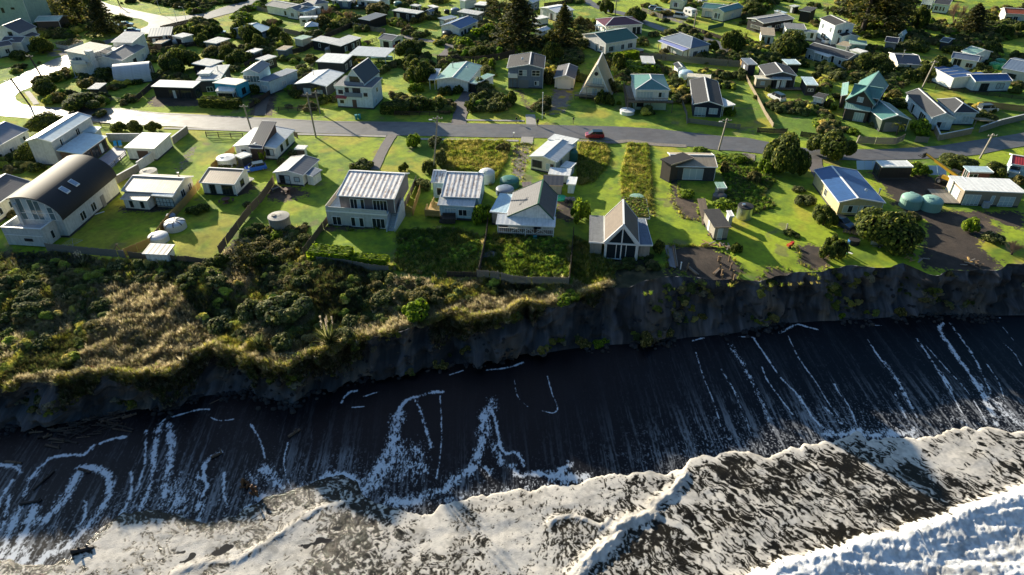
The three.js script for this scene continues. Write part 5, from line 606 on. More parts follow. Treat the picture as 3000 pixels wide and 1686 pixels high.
v = house('white_roof_house', 'wide tan house with a white ribbed flat roof and curtained windows at the right edge', 'house', 'B4', [1812, 1118, 2590, 1150, 2360, 962], { h: 2.7, r: 'sb', rh: .25, rc: 'W', rt: 'i', wc: 'BR', wm: mat([.3, .25, .19], { g: 'grime', b: 'board' }), win: 'f.17,.15,2.6,1.9,4,wc f.52,.4,.5,1.6,1,wc f.77,.2,2.4,1.7,3,wxc l.5,.2,2.6,1.9,3,wc' }); deck(v, -v.X - 3.4, -v.X, -v.Z, v.Z, .35, mat(COL.GW, { g: 'wood' })); v.add('heat_pump', mb().box(-.8, .6, v.Z + .6, 1, 1.1, .7).geo(), mat([.4, .42, .46], { g: 'grime' }), v.root); { const r = v; vol(v.root, 'B4', [1672, 990, 1850, 1002, 1800, 930], { h: 2.75, rc: 'W', rt: 'i', wc: 'C', win: '' }); }
v = house('shipping_container', 'black shipping container with a ribbed white roof beside the road', 'container', 'B4', [788, 808, 1178, 808, 1124, 730], { h: 2.5, rc: 'W', rt: 'i', wm: mat(COL.K, { b: 'tin', r: .5 }), win: 'l.5,.2,1.6,2,2,k', ov: .04 });
house('sleepout', 'small red brown cabin with flat pale roof behind the white ribbed roof', 'cabin', 'B4', [1880, 872, 2182, 880, 2105, 806], { h: 2.2, rc: 'LB', rt: 'm', wm: mat([.2, .07, .05], { g: 'grime', b: 'board' }), win: 'f.22,.7,1.5,1,2,w l.5,.4,1.2,1.6,2,w' });
v = house('red_roof_house', 'partly seen pale house with a red iron roof at the right edge', 'house', 'B4', [2398, 768, 2700, 820], { h: 2.4, d: 5, r: 'gx', rh: .8, rc: 'RD', wc: 'LB', win: 'f.2,.8,1.6,1.1,3,k' }); vol(v.root, 'B4', [2370, 860, 2500, 890], { h: 1.2, d: 1.4, rc: 'LB', rt: 'm', wc: 'LB', win: '' });

// far side of the main road, from the left
v = house('green_block', 'tall pale green windowless building in the top left corner', 'building', 'A0', [-260, 345, 414, 345], { h: 10, at: 0, d: 12, r: 'gx', rh: 2, rc: 'PT', wm: mat([.36, .5, .44], { g: 'grime' }), win: 'f.55,4.5,.8,1.4,1,k f.75,5.5,1,.5,1,k' }); vol(v.root, 'A0', [425, 268, 730, 262, 800, 200], { h: 3.2, r: 'gx', rh: .7, rc: 'PT', wc: 'DW', win: '' });
v = house('gabled_house', 'white gabled house with several dark grey roofs at the left edge beside the round tree', 'house', 'A0', [-200, 420, 228, 428], { h: 4.6, d: 8, r: 'gz', rh: 2.2, ro: .62, rc: 'SL', rt: 't', wc: 'W', win: 'f.75,3.8,1.1,1.3,1,k' }); vol(v.root, 'A0', [0, 530, 260, 532], { h: 3.2, d: 5, r: 'gx', rh: .9, rc: 'SL', rt: 't', wc: 'W' }); vol(v.root, 'A0', [250, 530, 490, 432], { h: 3, d: 5, r: 'gx', rh: .8, rc: 'SL', rt: 't', wc: 'W' }); vol(v.root, 'A0', [-160, 615, 150, 560], { h: 2.9, d: 5, r: 'gx', rh: .7, rc: 'SL', rt: 't', wc: 'W' });
v = house('modern_house', 'large angular white house with stepped roofs, chimney tower and balcony on posts', 'house', 'A0', [1085, 692, 1400, 575], { h: 5.4, d: 7, r: 'sf', rh: .5, rc: 'IV', rt: 'm', wc: 'W', win: 'f.3,3.2,1.4,1.2,2 l.5,3,2,1.6,2,z' }); vol(v.root, 'A0', [1505, 765, 1815, 585, 1520, 535], { h: 3.4, r: 'gx', rh: 1.1, rc: 'G', rt: 't', wc: 'W', win: 'f.15,.3,1.6,1.8,3,k f.5,.9,1.5,1.2,2,k f.85,.9,1,1.2,2' }); vol(v.root, 'A0', [1640, 540, 1822, 450], { h: 5, d: 6, r: 'sl', rh: 1, rc: 'LG', rt: 'm', wc: 'W', win: '' }); vol(v.root, 'A0', [1180, 765, 1315, 745], { h: 3.4, d: 3, rc: 'CH', rt: 'm', wc: 'W' }); vol(v.root, 'A0', [1325, 675, 1395, 640], { h: 5, d: 2, r: 'sf', rh: .5, rc: 'SL', rt: 'm', wc: 'W', win: 'f.5,3.5,.6,.9,1,k' });
w = vol(v.root, 'A0', [1040, 640, 1100, 650], { h: 6.2, d: 1.4, rc: 'W', rt: 'm', wc: 'W', win: '', ov: .02 }); w = vol(v.root, 'A0', [862, 806, 1075, 800], { h: 3.4, d: 3.6, rc: 'TN', rt: 'm', open: 1 }); railing(w, [-w.X, w.Z], [w.X, w.Z], 3.4, .9, trimM, true); railing(w, [-w.X, w.Z], [-w.X, -w.Z], 3.4, .9, trimM, true); w.add('patio_slab', mb().box(0, .06, 0, w.w, .12, w.d + 1).geo(), concM, v.root); w.add('patio_door', mb().box(.6, 1.3, -w.Z, 3.6, 2.3, .1).geo(), glazeM, v.root);
{ v = house('quonset_hut', 'silver grey half round iron hut with a dark glazed end among dark bushes', 'hut', 'A0', [1895, 1010, 1930, 900], { h: .4, at: .3, d: 8.6, r: 'arch', rh: 3.7, rc: 'LG', rt: 'i', wc: 'DW', ov: .1, win: 'f.3,.9,1.1,1.6,2,w f.7,.9,1.1,1.6,2,w' }); }
house('shed', 'small dark shed with a pale sloping roof on the lawn before the half round hut', 'shed', 'A0', [1086, 1112, 1228, 1114, 1310, 1050], { h: 2.2, r: 'sf', rh: .15, rc: 'LG', rt: 'm', wc: 'DW', win: '' });
house('long_black_house', 'long low black house with a flat white ribbed roof close to the road', 'house', 'A0', [1880, 1082, 2405, 1100, 2525, 1030], { h: 3, r: 'sf', rh: .2, rc: 'LG', rt: 'i', wc: 'K', win: 'f.5,.3,2.4,1.9,3,k f.8,.3,2.4,1.9,3,k r.5,.5,2,1.6,3,k' });
v = house('flat_roof_house', 'low house of several flat pale grey roofs beside the turquoise beach house', 'house', ['A0', 'A1', 'A1'], [2435, 1012, 180, 1000, 268, 812], { h: 2.9, rc: 'LG', rt: 'm', wc: 'DG' }); vol(v.root, ['A0', 'A1'], [2385, 795, 60, 830], { h: 3.1, d: 5, rc: 'LG', rt: 'm', wc: 'K' }); vol(v.root, ['A0', 'A1'], [2455, 925, 50, 925], { h: 3.6, d: 3, rc: 'W', rt: 'm', wc: 'W' }); flue(v, 1, -1);
v = house('beach_house', 'turquoise beach house with a white curved roof and a sunroom, behind black hedges', 'house', 'A1', [95, 1056, 395, 1086, 468, 990], { h: 3.3, r: 'sb', rh: .4, rc: 'IV', rt: 'i', wm: mat(COL.TQ, { g: 'grime', b: 'board' }), win: 'f.1,.5,.9,1.6,2,w r.5,.8,1.4,1.4,2,k' }); vol(v.root, 'A1', [125, 1138, 350, 1146], { h: 2.6, d: 2, r: 'sf', rh: .4, rc: 'W', rt: 'i', wc: 'W', win: 'f.2,.6,1.1,1.4,2,wk f.62,.5,2.4,1.5,3,wk r.5,.5,1.4,1.5,2,w' });
v = house('two_storey_house', 'pale blue two storey house with a glazed gable balcony and a lower blue flat roof', 'house', 'A1', [452, 912, 668, 920, 800, 806], { h: 4.9, r: 'gz', rh: .9, rc: 'G', rt: 'i', wc: 'LB', win: 'f.5,2.7,4,1.5,5,wz' }); vol(v.root, 'A1', [642, 1002, 796, 1034, 975, 852], { h: 3.1, r: 'sl', rh: .2, rc: 'SB', rt: 'm', wc: 'LB' });
house('shed', 'brown sided shed with flat grey roof behind the glazed gable balcony', 'shed', 'A1', [628, 736, 742, 760, 836, 692], { h: 2.6, rc: 'LG', rt: 'm', wc: 'DW' });
v = house('low_gable_house', 'dark house with a wide low white gable roof and teal curtained windows', 'house', 'A1', [1115, 1052, 1512, 1082, 1695, 910], { h: 2.7, r: 'gz', rh: .6, rc: 'W', wc: 'DG', win: 'f.35,.2,2,1.7,2,kc f.78,.7,1.5,1,2,kc r.5,.8,1.3,1.1,2' }); w = v; deck(v, -v.X - 2, -v.X, -v.Z * .6, v.Z + 1.2, .5); flue(v, -2, -1); deck(v, -v.X, v.X * .5, v.Z, v.Z + 1.6, .4);
house('dark_block', 'dark grey flat roofed building with a bright white roof and no front windows', 'house', 'A1', [1380, 772, 1728, 792, 1815, 692], { h: 2.9, r: 'sf', rh: .2, rc: 'W', rt: 'i', wc: 'DG', win: 'r.3,.7,1.1,1.3,2,w r.75,.7,1.1,1.3,2,w' });
v = house('l_shaped_house', 'black L shaped house with narrow flat white roofs in a lawn', 'house', 'A1', [1322, 502, 1622, 556], { h: 2.6, d: 4.2, r: 'sf', rh: .25, rc: 'LG', rt: 'm', wc: 'K', win: 'f.3,.9,.6,1,1,w f.8,.9,1,1,2,w' }); vol(v.root, 'A1', [1690, 580, 1956, 472], { h: 2.7, d: 4.4, r: 'sf', rh: .25, rc: 'LG', rt: 'm', wc: 'K', win: 'f.25,.8,1,1.2,2,w f.6,.8,1,1.2,2,w f.85,.3,1,1.8,1,w' });
house('open_shed', 'long open sided shed with a sagging grey iron roof over a boat', 'shed', 'A1', [1782, 688, 2256, 716, 2364, 614], { h: 2.5, r: 'sf', rh: .2, rc: 'LG', rt: 'i', open: 1 });
house('garage', 'small white gable garage with dark roof and two open black doorways', 'garage', 'A1', [2160, 484, 2336, 514, 2480, 456], { h: 2.5, r: 'gx', rh: .7, rc: 'DG', wc: 'W', win: 'f.5,0,2,2,1,Do r.5,0,2.6,2,1,Do' });
v = house('open_garage', 'black garage with sloping grey iron roof above a pale paling fence', 'garage', 'A1', [1912, 232, 2060, 260, 2196, 182], { h: 2.8, r: 'sf', rh: .25, rc: 'SL', rt: 'i', wc: 'K', win: '' });
v = house('long_white_house', 'long white weatherboard house with grey tiled roofs in two wings behind a fence', 'house', 'A1', [752, 66, 1145, 138], { h: 2.8, d: 7, r: 'gx', rh: .8, rc: 'G', rt: 't', wc: 'W', win: 'f.6,.7,.7,1.2,1,k' }); vol(v.root, 'A1', [1145, 140, 1360, 74], { h: 2.9, d: 5, r: 'gx', rh: .9, rc: 'G', rt: 't', wc: 'W' }); vol(v.root, 'A1', [1250, 155, 1450, 90], { h: 2.6, d: 4, rc: 'LB', rt: 'm', wc: 'W' }); vol(v.root, 'A1', [1365, 60, 1545, 30], { h: 2.9, d: 7, r: 'hip', rh: 1, rc: 'G', rt: 't', wc: 'W' });
house('flat_roof_house', 'pale flat house near the top edge, left of the white double garage', 'house', 'A1', [1570, 5, 1800, 20], { h: 2.6, d: 6, rc: 'LG', rt: 'm', wc: 'SB' }); house('double_garage', 'white building with two dark garage doors at the top edge', 'garage', 'A1', [1885, -5, 2170, 22], { h: 2.7, d: 8, r: 'gx', rh: .8, rc: 'PB', wc: 'W', win: 'f.25,.9,1.2,1.1,2,k f.6,0,2.4,2.1,1,Do f.85,0,2.4,2.1,1,Do' });
v = house('black_flat_house', 'black flat roofed house with white framed narrow windows beside a lawn', 'house', ['A1', 'A2', 'A2'], [2335, 132, 90, 176, 170, 140], { h: 2.9, rc: 'LG', rt: 'm', wc: 'K', win: 'f.2,.4,1,1.8,2,wc f.6,.4,.8,1.8,2,w f.85,.4,1,1.8,2,wc' }); house('black_shed', 'small black shed with flat pale roof beside the black flat house', 'shed', 'A2', [0, 68, 88, 84, 135, 62], { h: 2.4, rc: 'LG', rt: 'm', wc: 'K' }); house('black_shed', 'small black cabin with white flat roof among pale shrubs near the blue tank', 'shed', 'A2', [222, 72, 302, 100, 380, 92], { h: 2.4, rc: 'W', rt: 'm', wc: 'K' }); house('shed', 'tiny blue grey gabled shed beside the small black cabin', 'shed', 'A2', [196, 138, 252, 152, 300, 136], { h: 1.9, r: 'gz', rh: .5, rc: 'SB', wc: 'G' });
v = house('blue_roof_cottage', 'white weatherboard house with a bright blue iron gable roof and a dark tank', 'house', 'A2', [627, 364, 856, 264, 400, 318], { h: 2.9, r: 'gx', rh: 1.1, rc: 'BL', wc: 'W', win: 'f.12,1,.8,.8,1,k f.3,.1,1,2,1,Do f.55,.9,1.4,1,2,k f.82,.9,1.4,1,2,k' }); house('shed', 'blue grey flat roofed shed behind the bright blue iron roof', 'shed', 'A2', [352, 226, 436, 250, 560, 202], { h: 2.6, rc: 'SB', rt: 'i', wc: 'G' });
house('flat_roof_house', 'grey house with white verandah frame and long flat grey roof left of the tall conifer', 'house', 'A2', [592, 148, 850, 190, 915, 158], { h: 2.7, r: 'sf', rh: .2, rc: 'LG', rt: 'm', wc: 'G' }); house('dark_timber_house', 'dark house with white window frames partly behind the big conifer at the top', 'house', 'A2', [800, 60, 935, 72, 1000, 30], { h: 3.4, r: 'f', rc: 'W', rt: 'm', wc: 'DG', win: 'f.3,.6,1.8,1.8,3,w f.75,.6,1.2,1.8,2,w' }); house('white_house', 'small white building at the very top edge left of the conifer', 'house', 'A2', [612, 0, 690, 18], { h: 3, d: 6, r: 'gx', rh: .8, rc: 'W', wc: 'W', win: '' });
house('white_roof_house', 'pale grey house with white gable roof and deck behind the shorter conifer', 'house', 'A2', [1618, 98, 1828, 166, 2032, 118], { h: 2.7, r: 'gz', rh: .7, rc: 'W', wc: 'LG', win: 'f.3,.2,2,1.8,3,w f.7,.1,1,2,1,Do r.4,.8,1.2,1.1,2' }); house('blue_grey_house', 'blue grey weatherboard house with a white roof at the top edge beside a dark fence', 'house', 'A2', [1430, 25, 1535, 40, 1680, 8], { h: 2.9, r: 'gz', rh: .7, rc: 'W', wc: 'SB' }); house('shed', 'small white roofed shed half hidden by the tall conifer', 'shed', 'A2', [1545, 380, 1650, 402, 1700, 350], { h: 2.1, r: 'gz', rh: .5, rc: 'W', wc: 'W', win: '' }); house('shed', 'small pale shed below the white gable roof, behind conifer branches', 'shed', 'A2', [1512, 215, 1600, 245, 1660, 190], { h: 2.1, rc: 'W', wc: 'W', rt: 'm', win: '' });
v = house('green_roof_cottage', 'pale house with a soft green gable roof, carport and glazed side porch', 'house', 'A2', [320, 996, 730, 1026, 888, 822], { h: 2.7, r: 'gz', rh: .8, ro: .52, rc: 'PT', wc: 'W', win: '' }); vol(v.root, 'A2', [735, 1030, 830, 1050, 892, 902], { h: 2.4, rc: 'PT', rt: 'c', wc: 'W', win: 'f.5,0,2.2,2.1,1,Do' }); vol(v.root, 'A2', [232, 996, 322, 998, 440, 862], { h: 2.5, rc: 'SB', rt: 'i', open: 1 }); flue(v, -2.2, -2); dish(v, 1.8, -1.5);
v = house('grey_two_storey_house', 'grey two storey house with a brown tiled gable roof and white lower garage doors', 'house', 'A2', [1214, 852, 1678, 862, 1682, 705], { h: 5, r: 'gz', rh: .9, ro: .6, rc: 'CH', rt: 't', wc: 'SB', win: 'f.42,3.2,1.9,1.3,2,wx f.8,3.2,1.9,1.3,2,wx f.45,.1,2.4,2,1,Dg f.83,.9,1,.9,2,w' }); deck(v, -v.X, -v.X * .45, v.Z - .2, v.Z + .5, 2.7); railing(v, [-v.X, v.Z + .5], [-v.X * .45, v.Z + .5], 2.7, 1.1, trimM, true); dish(v, -1, 1);
house('garage', 'cream single garage with grey gable roof between the grey and pointed houses', 'garage', 'A2', [1797, 978, 2062, 992, 2110, 842], { h: 2.6, r: 'gz', rh: .8, ro: .55, rc: 'SL', rt: 't', wc: 'IV', win: 'f.5,.05,3.4,2.2,1,DG' });
v = house('a_frame_house', 'tall pointed A-frame house with tan shingle roof reaching the ground and a round window', 'house', 'A2', [2112, 1178, 2512, 1210], { h: .5, at: .9, d: 10, r: 'gz', rh: 7.6, rm: mat([.56, .42, .25], { g: 'grime', b: 'tile', r: .85 }), wc: 'IV', ov: .12, win: 'f.55,3.6,2.2,1.5,4,wc f.48,1,1.1,1.6,2,wc f.78,1,.8,1.4,1,wc' });
{ const cy = new THREE.CylinderGeometry(.46, .46, .1, 24).rotateX(Math.PI / 2).translate(0, 6.1, v.Z + .04); v.add('round_window', cy, glassM, v.root); deck(v, -v.X - 1, v.X, v.Z, v.Z + 1.3, .95); railing(v, [-v.X - 1, v.Z + 1.3], [v.X * .2, v.Z + 1.3], .95, .8, mat(COL.GW, { g: 'wood' })); deck(v, -v.X * .55, v.X * .55, v.Z - .1, v.Z + .9, 3.2, mat(COL.TN)); railing(v, [-v.X * .55, v.Z + .9], [v.X * .55, v.Z + .9], 3.2, .75, mat(COL.GW, { g: 'wood' })); }
v = house('white_tower_house', 'tall white three storey house with steep navy roof, balconies and red awning', 'house', 'A1', [1604, 1072, 2084, 1100, 2208, 972], { h: 5.1, rc: 'G', rt: 'm', wc: 'PB', win: 'f.13,3.2,1.2,1,1,w f.13,1,1,.8,1,w f.82,2.9,1,.9,1,w f.47,2.75,3.6,2,4,k f.48,0,1,2,1,DB r.5,3,1,1,1,w r.3,.8,.8,.9,1,w' }); w = vol(v.root, 'A1', [1732, 1030, 1985, 1052], { h: 5.7, d: 9, r: 'gz', rh: 3.1, rc: 'N', wc: 'PB', ov: .1, win: 'f.55,5.2,2.4,2,3,k f.5,2.9,3.4,1.9,4,k' }); { const m = mat(COL.SB, {}); railing(w, [-w.X, w.Z + .12], [w.X, w.Z + .12], 5, 1, m, true); deck(w, -w.X, w.X, w.Z - .1, w.Z + .2, 5, m); railing(v, [-2.3, v.Z + .2], [1.9, v.Z + .2], 2.7, 1, m, true); v.add('awning', mb().slab([V3(-v.X, 2.5, v.Z + .9), V3(-v.X + 2.6, 2.5, v.Z + .9), V3(-v.X + 2.6, 2.9, v.Z), V3(-v.X, 2.9, v.Z)], .08).geo(), mat([.35, .06, .06]), v.root); }
v = house('green_roof_house', 'large white house with a dark green iron roof, arched window and long verandah wing', 'house', ['A2', 'A2', 'A3'], [2155, 430, 2450, 548, 285, 472], { h: 3.2, r: 'gz', rh: 1.5, ro: .5, rc: 'GR', wc: 'W', win: 'f.25,.6,1.8,1.8,4,w f.6,.2,1.2,2,2,w f.82,.8,1.2,1.2,2,w r.2,.8,2,1.3,4,w r.55,.8,1,1.3,2,w r.8,.8,1.6,1.3,3,w' }); { v.add('arched_window', new THREE.CylinderGeometry(.9, .9, .12, 20, 1, false, -Math.PI / 2, Math.PI).rotateX(Math.PI / 2).translate(-v.W * .25, 2.42, v.Z + .03), trimM, v.root); dish(v, .8, 2); }
v = house('maroon_roof_house', 'white house with a maroon hipped iron roof behind the dark green iron roof', 'house', ['A2', 'A3'], [2440, 330, 360, 300], { h: 3, d: 9, r: 'hip', rh: 1.3, rc: 'MR', wc: 'W', win: 'f.55,.7,1.2,1.2,2,k f.8,.2,1,1.9,2,k f.92,.2,1,1.9,2,k' }); vol(v.root, 'A2', [2310, 318, 2500, 350], { h: 2.5, d: 3, rc: 'LB', rt: 'm', open: 1 }); dish(v, -2, 1);
v = house('hip_roof_house', 'white house with a navy tiled hip roof and a blue awning along its front', 'house', 'A3', [582, 478, 950, 608, 1185, 552], { h: 3.1, r: 'hip', rh: 1.7, rc: 'SB', rt: 't', wc: 'W', win: 'r.3,.8,1.6,1.2,3,w r.7,.8,1.6,1.2,3,w f.3,.1,2,2,3,w' }); vol(v.root, 'A3', [545, 512, 860, 640], { h: 2.5, d: 2.2, r: 'sf', rh: .4, rc: 'SB', rm: mat([.2, .24, .5], { r: .8 }), open: 1, pm: mat(COL.DW) });
v = house('small_green_house', 'pale green house with white window at the top edge beside parked cars', 'house', 'A3', [690, 0, 870, 18, 960, -30], { h: 3, r: 'gz', rh: .8, rc: 'TL', wc: 'PG', win: 'f.45,.9,2.2,1.4,4,w' });
v = house('teal_roof_house', 'cream house with teal iron roofs in an L and a bay of white windows', 'house', 'A3', [1216, 124, 1372, 158, 1520, 72], { h: 3.1, r: 'gz', rh: .9, rc: 'TL', wc: 'IV', win: 'f.45,.8,2,1.6,4,w r.5,.8,1,1.2,2' }); vol(v.root, 'A3', [1090, 98, 1400, 130], { h: 3, d: 6, r: 'gx', rh: .9, rc: 'TL', wc: 'IV', win: 'f.3,.2,2.4,1.8,2,k' }); dish(v, -3, -2);
v = house('black_weatherboard_house', 'long black house with white trim, white windows and a white railed deck at its end', 'house', 'A3', [1862, 294, 2250, 234, 1850, 200], { h: 3.2, r: 'gx', rh: .5, rc: 'G', rt: 'm', wc: 'K', win: 'f.22,1,1.8,1,3,wc f.5,1,1.6,1,2,w f.68,1,1.6,1.2,2,wc f.86,1,1.6,1.2,2,wc' }); w = vol(v.root, 'A3', [1716, 256, 1866, 292], { h: 3, d: 4, r: 'f', rc: 'CH', rt: 'm', open: 1 }); deck(w, -w.X, w.X, -w.Z, w.Z + .8, 1); railing(w, [-w.X, w.Z + .8], [w.X, w.Z + .8], 1, 1); railing(w, [-w.X, w.Z + .8], [-w.X, -w.Z], 1, 1);
house('black_block', 'big plain black building near the top edge right of the long black house', 'building', 'A3', [2312, 130, 2450, 152, 2590, 122], { h: 3.4, r: 'sf', rh: .3, rc: 'DG', rt: 'm', wc: 'K', win: '' }); house('shed', 'small black shed with white door and flat roof at the top right centre', 'shed', 'A3', [2185, 70, 2255, 88, 2325, 78], { h: 2.2, rc: 'LG', rt: 'm', wc: 'K', win: 'f.4,.1,.9,1.8,1,Dw' }); house('shed', 'white flat topped cabin just behind the long black house', 'cabin', 'A3', [1995, 135, 2120, 168, 2150, 155], { h: 2.4, rc: 'LB', rt: 'm', wc: 'W' });
house('tan_roof_house', 'white house with a flat tan roof partly hidden by a large round tree', 'house', 'A3', [1830, 438, 2010, 450, 2150, 375], { h: 2.6, r: 'sf', rh: .3, rc: 'TN', rt: 'm', wc: 'W', win: 'f.4,.2,2.4,1.9,3,w' }); v = house('flat_roof_house', 'white house with several flat grey roofs and a blue tarpaulin lean-to above a driveway', 'house', 'A3', [2142, 358, 2400, 372, 2560, 310], { h: 3, rc: 'G', rt: 'm', wc: 'W' }); vol(v.root, 'A3', [2370, 400, 2545, 412], { h: 2.6, d: 3, rc: 'SB', rt: 'm', wc: 'W' });
v = house('teal_two_storey_house', 'two storey white and pale green house with teal iron hip roof and a wraparound deck', 'house', 'A3', [262, 1122, 698, 1128, 604, 940], { h: 5, r: 'hip', rh: 1.3, rc: 'TL', wc: 'W', wm: mat(COL.W, { g: 'grime', b: 'board' }), y0: 2.5, win: 'f.28,.4,3.6,1.6,5,wc f.8,.8,1.4,1.1,2,w' }); { v.add('wall', mb().box(0, 1.25, -.4, v.W, 2.5, v.D - .8).geo(), wallM('PG'), v.root); for (const x of [-.32, -.08, .16, .36]) v.add('window', mb().box(x * v.W, 1.4, v.Z - .75, 1.6, 1.4, .1).geo(), x < -.2 ? glassM : mat(COL.PG, { r: .15 }), v.root); const dm = mat(COL.WD, { g: 'wood' }); deck(v, -v.X - 1.8, v.X + 1.2, v.Z - .5, v.Z + 1.2, 2.5, dm); railing(v, [-v.X - 1.8, v.Z + 1.2], [v.X + 1.2, v.Z + 1.2], 2.5, .95, dm); deck(v, -v.X - 1.8, -v.X, -v.Z, v.Z, 2.5, dm); railing(v, [-v.X - 1.8, v.Z + 1.2], [-v.X - 1.8, -v.Z], 2.5, .95, dm); v.add('stair', mb().bar(V3(-v.X - 1.4, 2.5, -v.Z), V3(-v.X - 1.4, .1, v.Z + .5), .9, .2).geo(), dm, v.root); }
v = house('navy_gable_house', 'navy house with a black tiled gable roof and pale curtains behind a picket fence', 'house', ['A3', 'A3', 'A3'], [985, 1308, 1362, 1330, 1252, 1018], { h: 2.7, r: 'gz', rh: .9, rc: 'CH', rt: 't', wc: 'N', win: 'f.25,.05,2.4,2,3,wc f.72,.8,1.8,1.2,3,wc' }); vol(v.root, 'A3', [905, 960, 1200, 985], { h: 2.6, d: 3, rc: 'C', rt: 'm', wc: 'C', win: '' }); w = vol(v.root, 'A3', [1362, 1336, 1512, 1312, 1400, 1045], { h: 2.3, rc: 'W', rt: 'm', open: 1 });
house('garden_shed', 'little white gabled shed with dark roof beside the big pale domed tank', 'shed', 'A3', [785, 862, 905, 860, 888, 798], { h: 2.1, r: 'gz', rh: .45, rc: 'CH', wc: 'W', win: '' }); house('carport', 'white roofed frame shelter below the long wooden fence', 'carport', 'A3', [346, 792, 510, 796, 492, 704], { h: 2.2, rc: 'LG', rt: 'm', wc: 'DW', win: '' });
house('tall_shed', 'tall narrow blue black iron shed at the end of the long wooden fence', 'shed', 'A3', [1668, 808, 1786, 806, 1752, 726], { h: 3, rc: 'SB', rt: 'm', wm: mat(COL.N, { b: 'tin' }), win: 'l.5,.1,1,2,1,D' });
v = house('grey_gable_house', 'dark grey gabled house with tan and white front extensions behind a parked white car', 'house', 'A3', [1888, 944, 2282, 952, 2190, 832], { h: 3, r: 'gz', rh: .9, ro: .52, rc: 'DG', rt: 't', wc: 'DG', win: '' }); vol(v.root, 'A3', [1768, 985, 1985, 992], { h: 2.4, d: 2.6, rc: 'C', rt: 'm', wc: 'TN', win: 'f.45,.9,.9,.8,1,wc' }); vol(v.root, 'A3', [1985, 992, 2220, 998], { h: 2.4, d: 2, r: 'sf', rh: .3, rc: 'LG', wc: 'K', win: 'f.3,.1,.7,2,1,Dw f.62,.1,1,2,2,wc' }); deck(v, -.5, v.X + 1.5, v.Z + .5, v.Z + 2.4, .4);
house('shed', 'dark shed with pale blue flat roof behind the dark grey gabled house', 'shed', 'A3', [2160, 806, 2330, 806, 2305, 742], { h: 2.3, rc: 'LB', rt: 'm', wc: 'K', win: '' });
house('flat_roof_cabin', 'brown cabin with a pale teal flat roof and two small white windows', 'cabin', ['A3', 'A3', 'A3'], [2398, 1062, 2548, 1068, 2492, 966], { h: 2.6, rc: 'LB', rt: 'm', wc: 'CH', win: 'f.35,1.1,.6,.5,1,w f.6,1.1,.6,.5,1,w' }); house('white_cabin', 'small white cabin with a black roof and louvred front on the bright lawn', 'cabin', ['A3', 'A4', 'A4'], [2470, 1222, 52, 1250, 50, 1170], { h: 2.3, r: 'sb', rh: .3, rc: 'CH', rt: 'm', wc: 'W', win: 'f.5,.4,2.6,.9,2,wk' });
v = house('navy_roof_house', 'tall white two storey house with navy roof and attached garage above a white car', 'house', 'A4', [12, 232, 202, 324, 398, 286], { h: 5.6, r: 'gx', rh: .8, rc: 'CH', rt: 'm', wc: 'PB', win: 'f.2,3.4,1,1.2,2,w f.75,3.4,1,1.2,2,w f.4,.8,2,1.4,2,w r.3,3.4,1.2,1,2,w r.7,3.4,1,1,1,w' }); vol(v.root, 'A4', [180, 392, 292, 462, 444, 422], { h: 3, r: 'gx', rh: .6, rc: 'CH', rt: 'm', wc: 'PB', win: 'f.5,0,2.6,2.2,1,Do' });
v = house('pale_green_cabin', 'pale green flat roofed cabin among white sheds below the navy roof', 'cabin', 'A4', [380, 545, 600, 565, 618, 515], { h: 2.6, rc: 'PT', rt: 'm', wc: 'PT' }); house('shed', 'low white shed with a stepped flat roof in front of the pale green cabin', 'shed', 'A4', [205, 560, 350, 590, 440, 540], { h: 2.2, rc: 'TN', rt: 'm', wc: 'W', win: '' }); house('shed', 'low white roofed shed below the pale green cabin, nearest the long dark roof', 'shed', 'A4', [380, 625, 520, 665, 570, 630], { h: 2, rc: 'W', rt: 'm', wc: 'W', win: '' });
v = house('long_dark_roof_house', 'long house with a dark grey tiled roof and a white awning over its porch', 'house', ['A3', 'A4', 'A4'], [2390, 600, 360, 748, 540, 696], { h: 2.7, r: 'gx', rh: .9, rc: 'DG', rt: 't', wc: 'LG' }); vol(v.root, ['A3', 'A4'], [2490, 650, 120, 715], { h: 2.4, d: 2.2, r: 'sf', rh: .3, rc: 'W', rt: 'm', open: 1 }); flue(v, 3, -1); 
v = house('dark_gable_shed', 'blue black gabled shed with grey doors in the deep shade of trees', 'shed', 'A4', [822, 520, 985, 540, 1130, 500], { h: 2.6, r: 'gx', rh: .7, rc: 'N', wc: 'G', win: 'f.35,.1,1.2,1.8,1,Dg f.7,.1,1.2,1.8,1,Dg' }); v = house('navy_long_house', 'long low house with navy iron roof and tall white flue in the shade', 'house', 'A4', [985, 798, 1292, 816, 1430, 690], { h: 2.7, r: 'gx', rh: 1, rc: 'N', wc: 'C' }); flue(v, -1, 1, 1.6); house('shed', 'white gable topped shed just seen above bushes left of the navy roof', 'shed', 'A4', [990, 440, 1050, 450], { h: 2.6, d: 4, r: 'gz', rh: .8, rc: 'LB', wc: 'LB' });
v = house('pale_teal_house', 'pale house with a worn pale teal gable roof in the tree shade', 'house', 'A4', [1775, 640, 1945, 690, 2045, 615], { h: 2.8, r: 'gx', rh: .9, rc: 'PT', wc: 'LB' }); v = house('blue_grey_roof_house', 'house with blue grey tiled roof and white gable end behind a round olive tree', 'house', 'A4', [1650, 720, 1990, 770, 2080, 735], { h: 2.8, r: 'gx', rh: .9, rc: 'SB', rt: 't', wc: 'PB' }); house('dark_shed', 'small dark roofed shed alone on the shaded far lawn', 'shed', 'A4', [1510, 515, 1620, 535, 1715, 490], { h: 2.2, r: 'gx', rh: .5, rc: 'DG', wc: 'DG', win: '' });
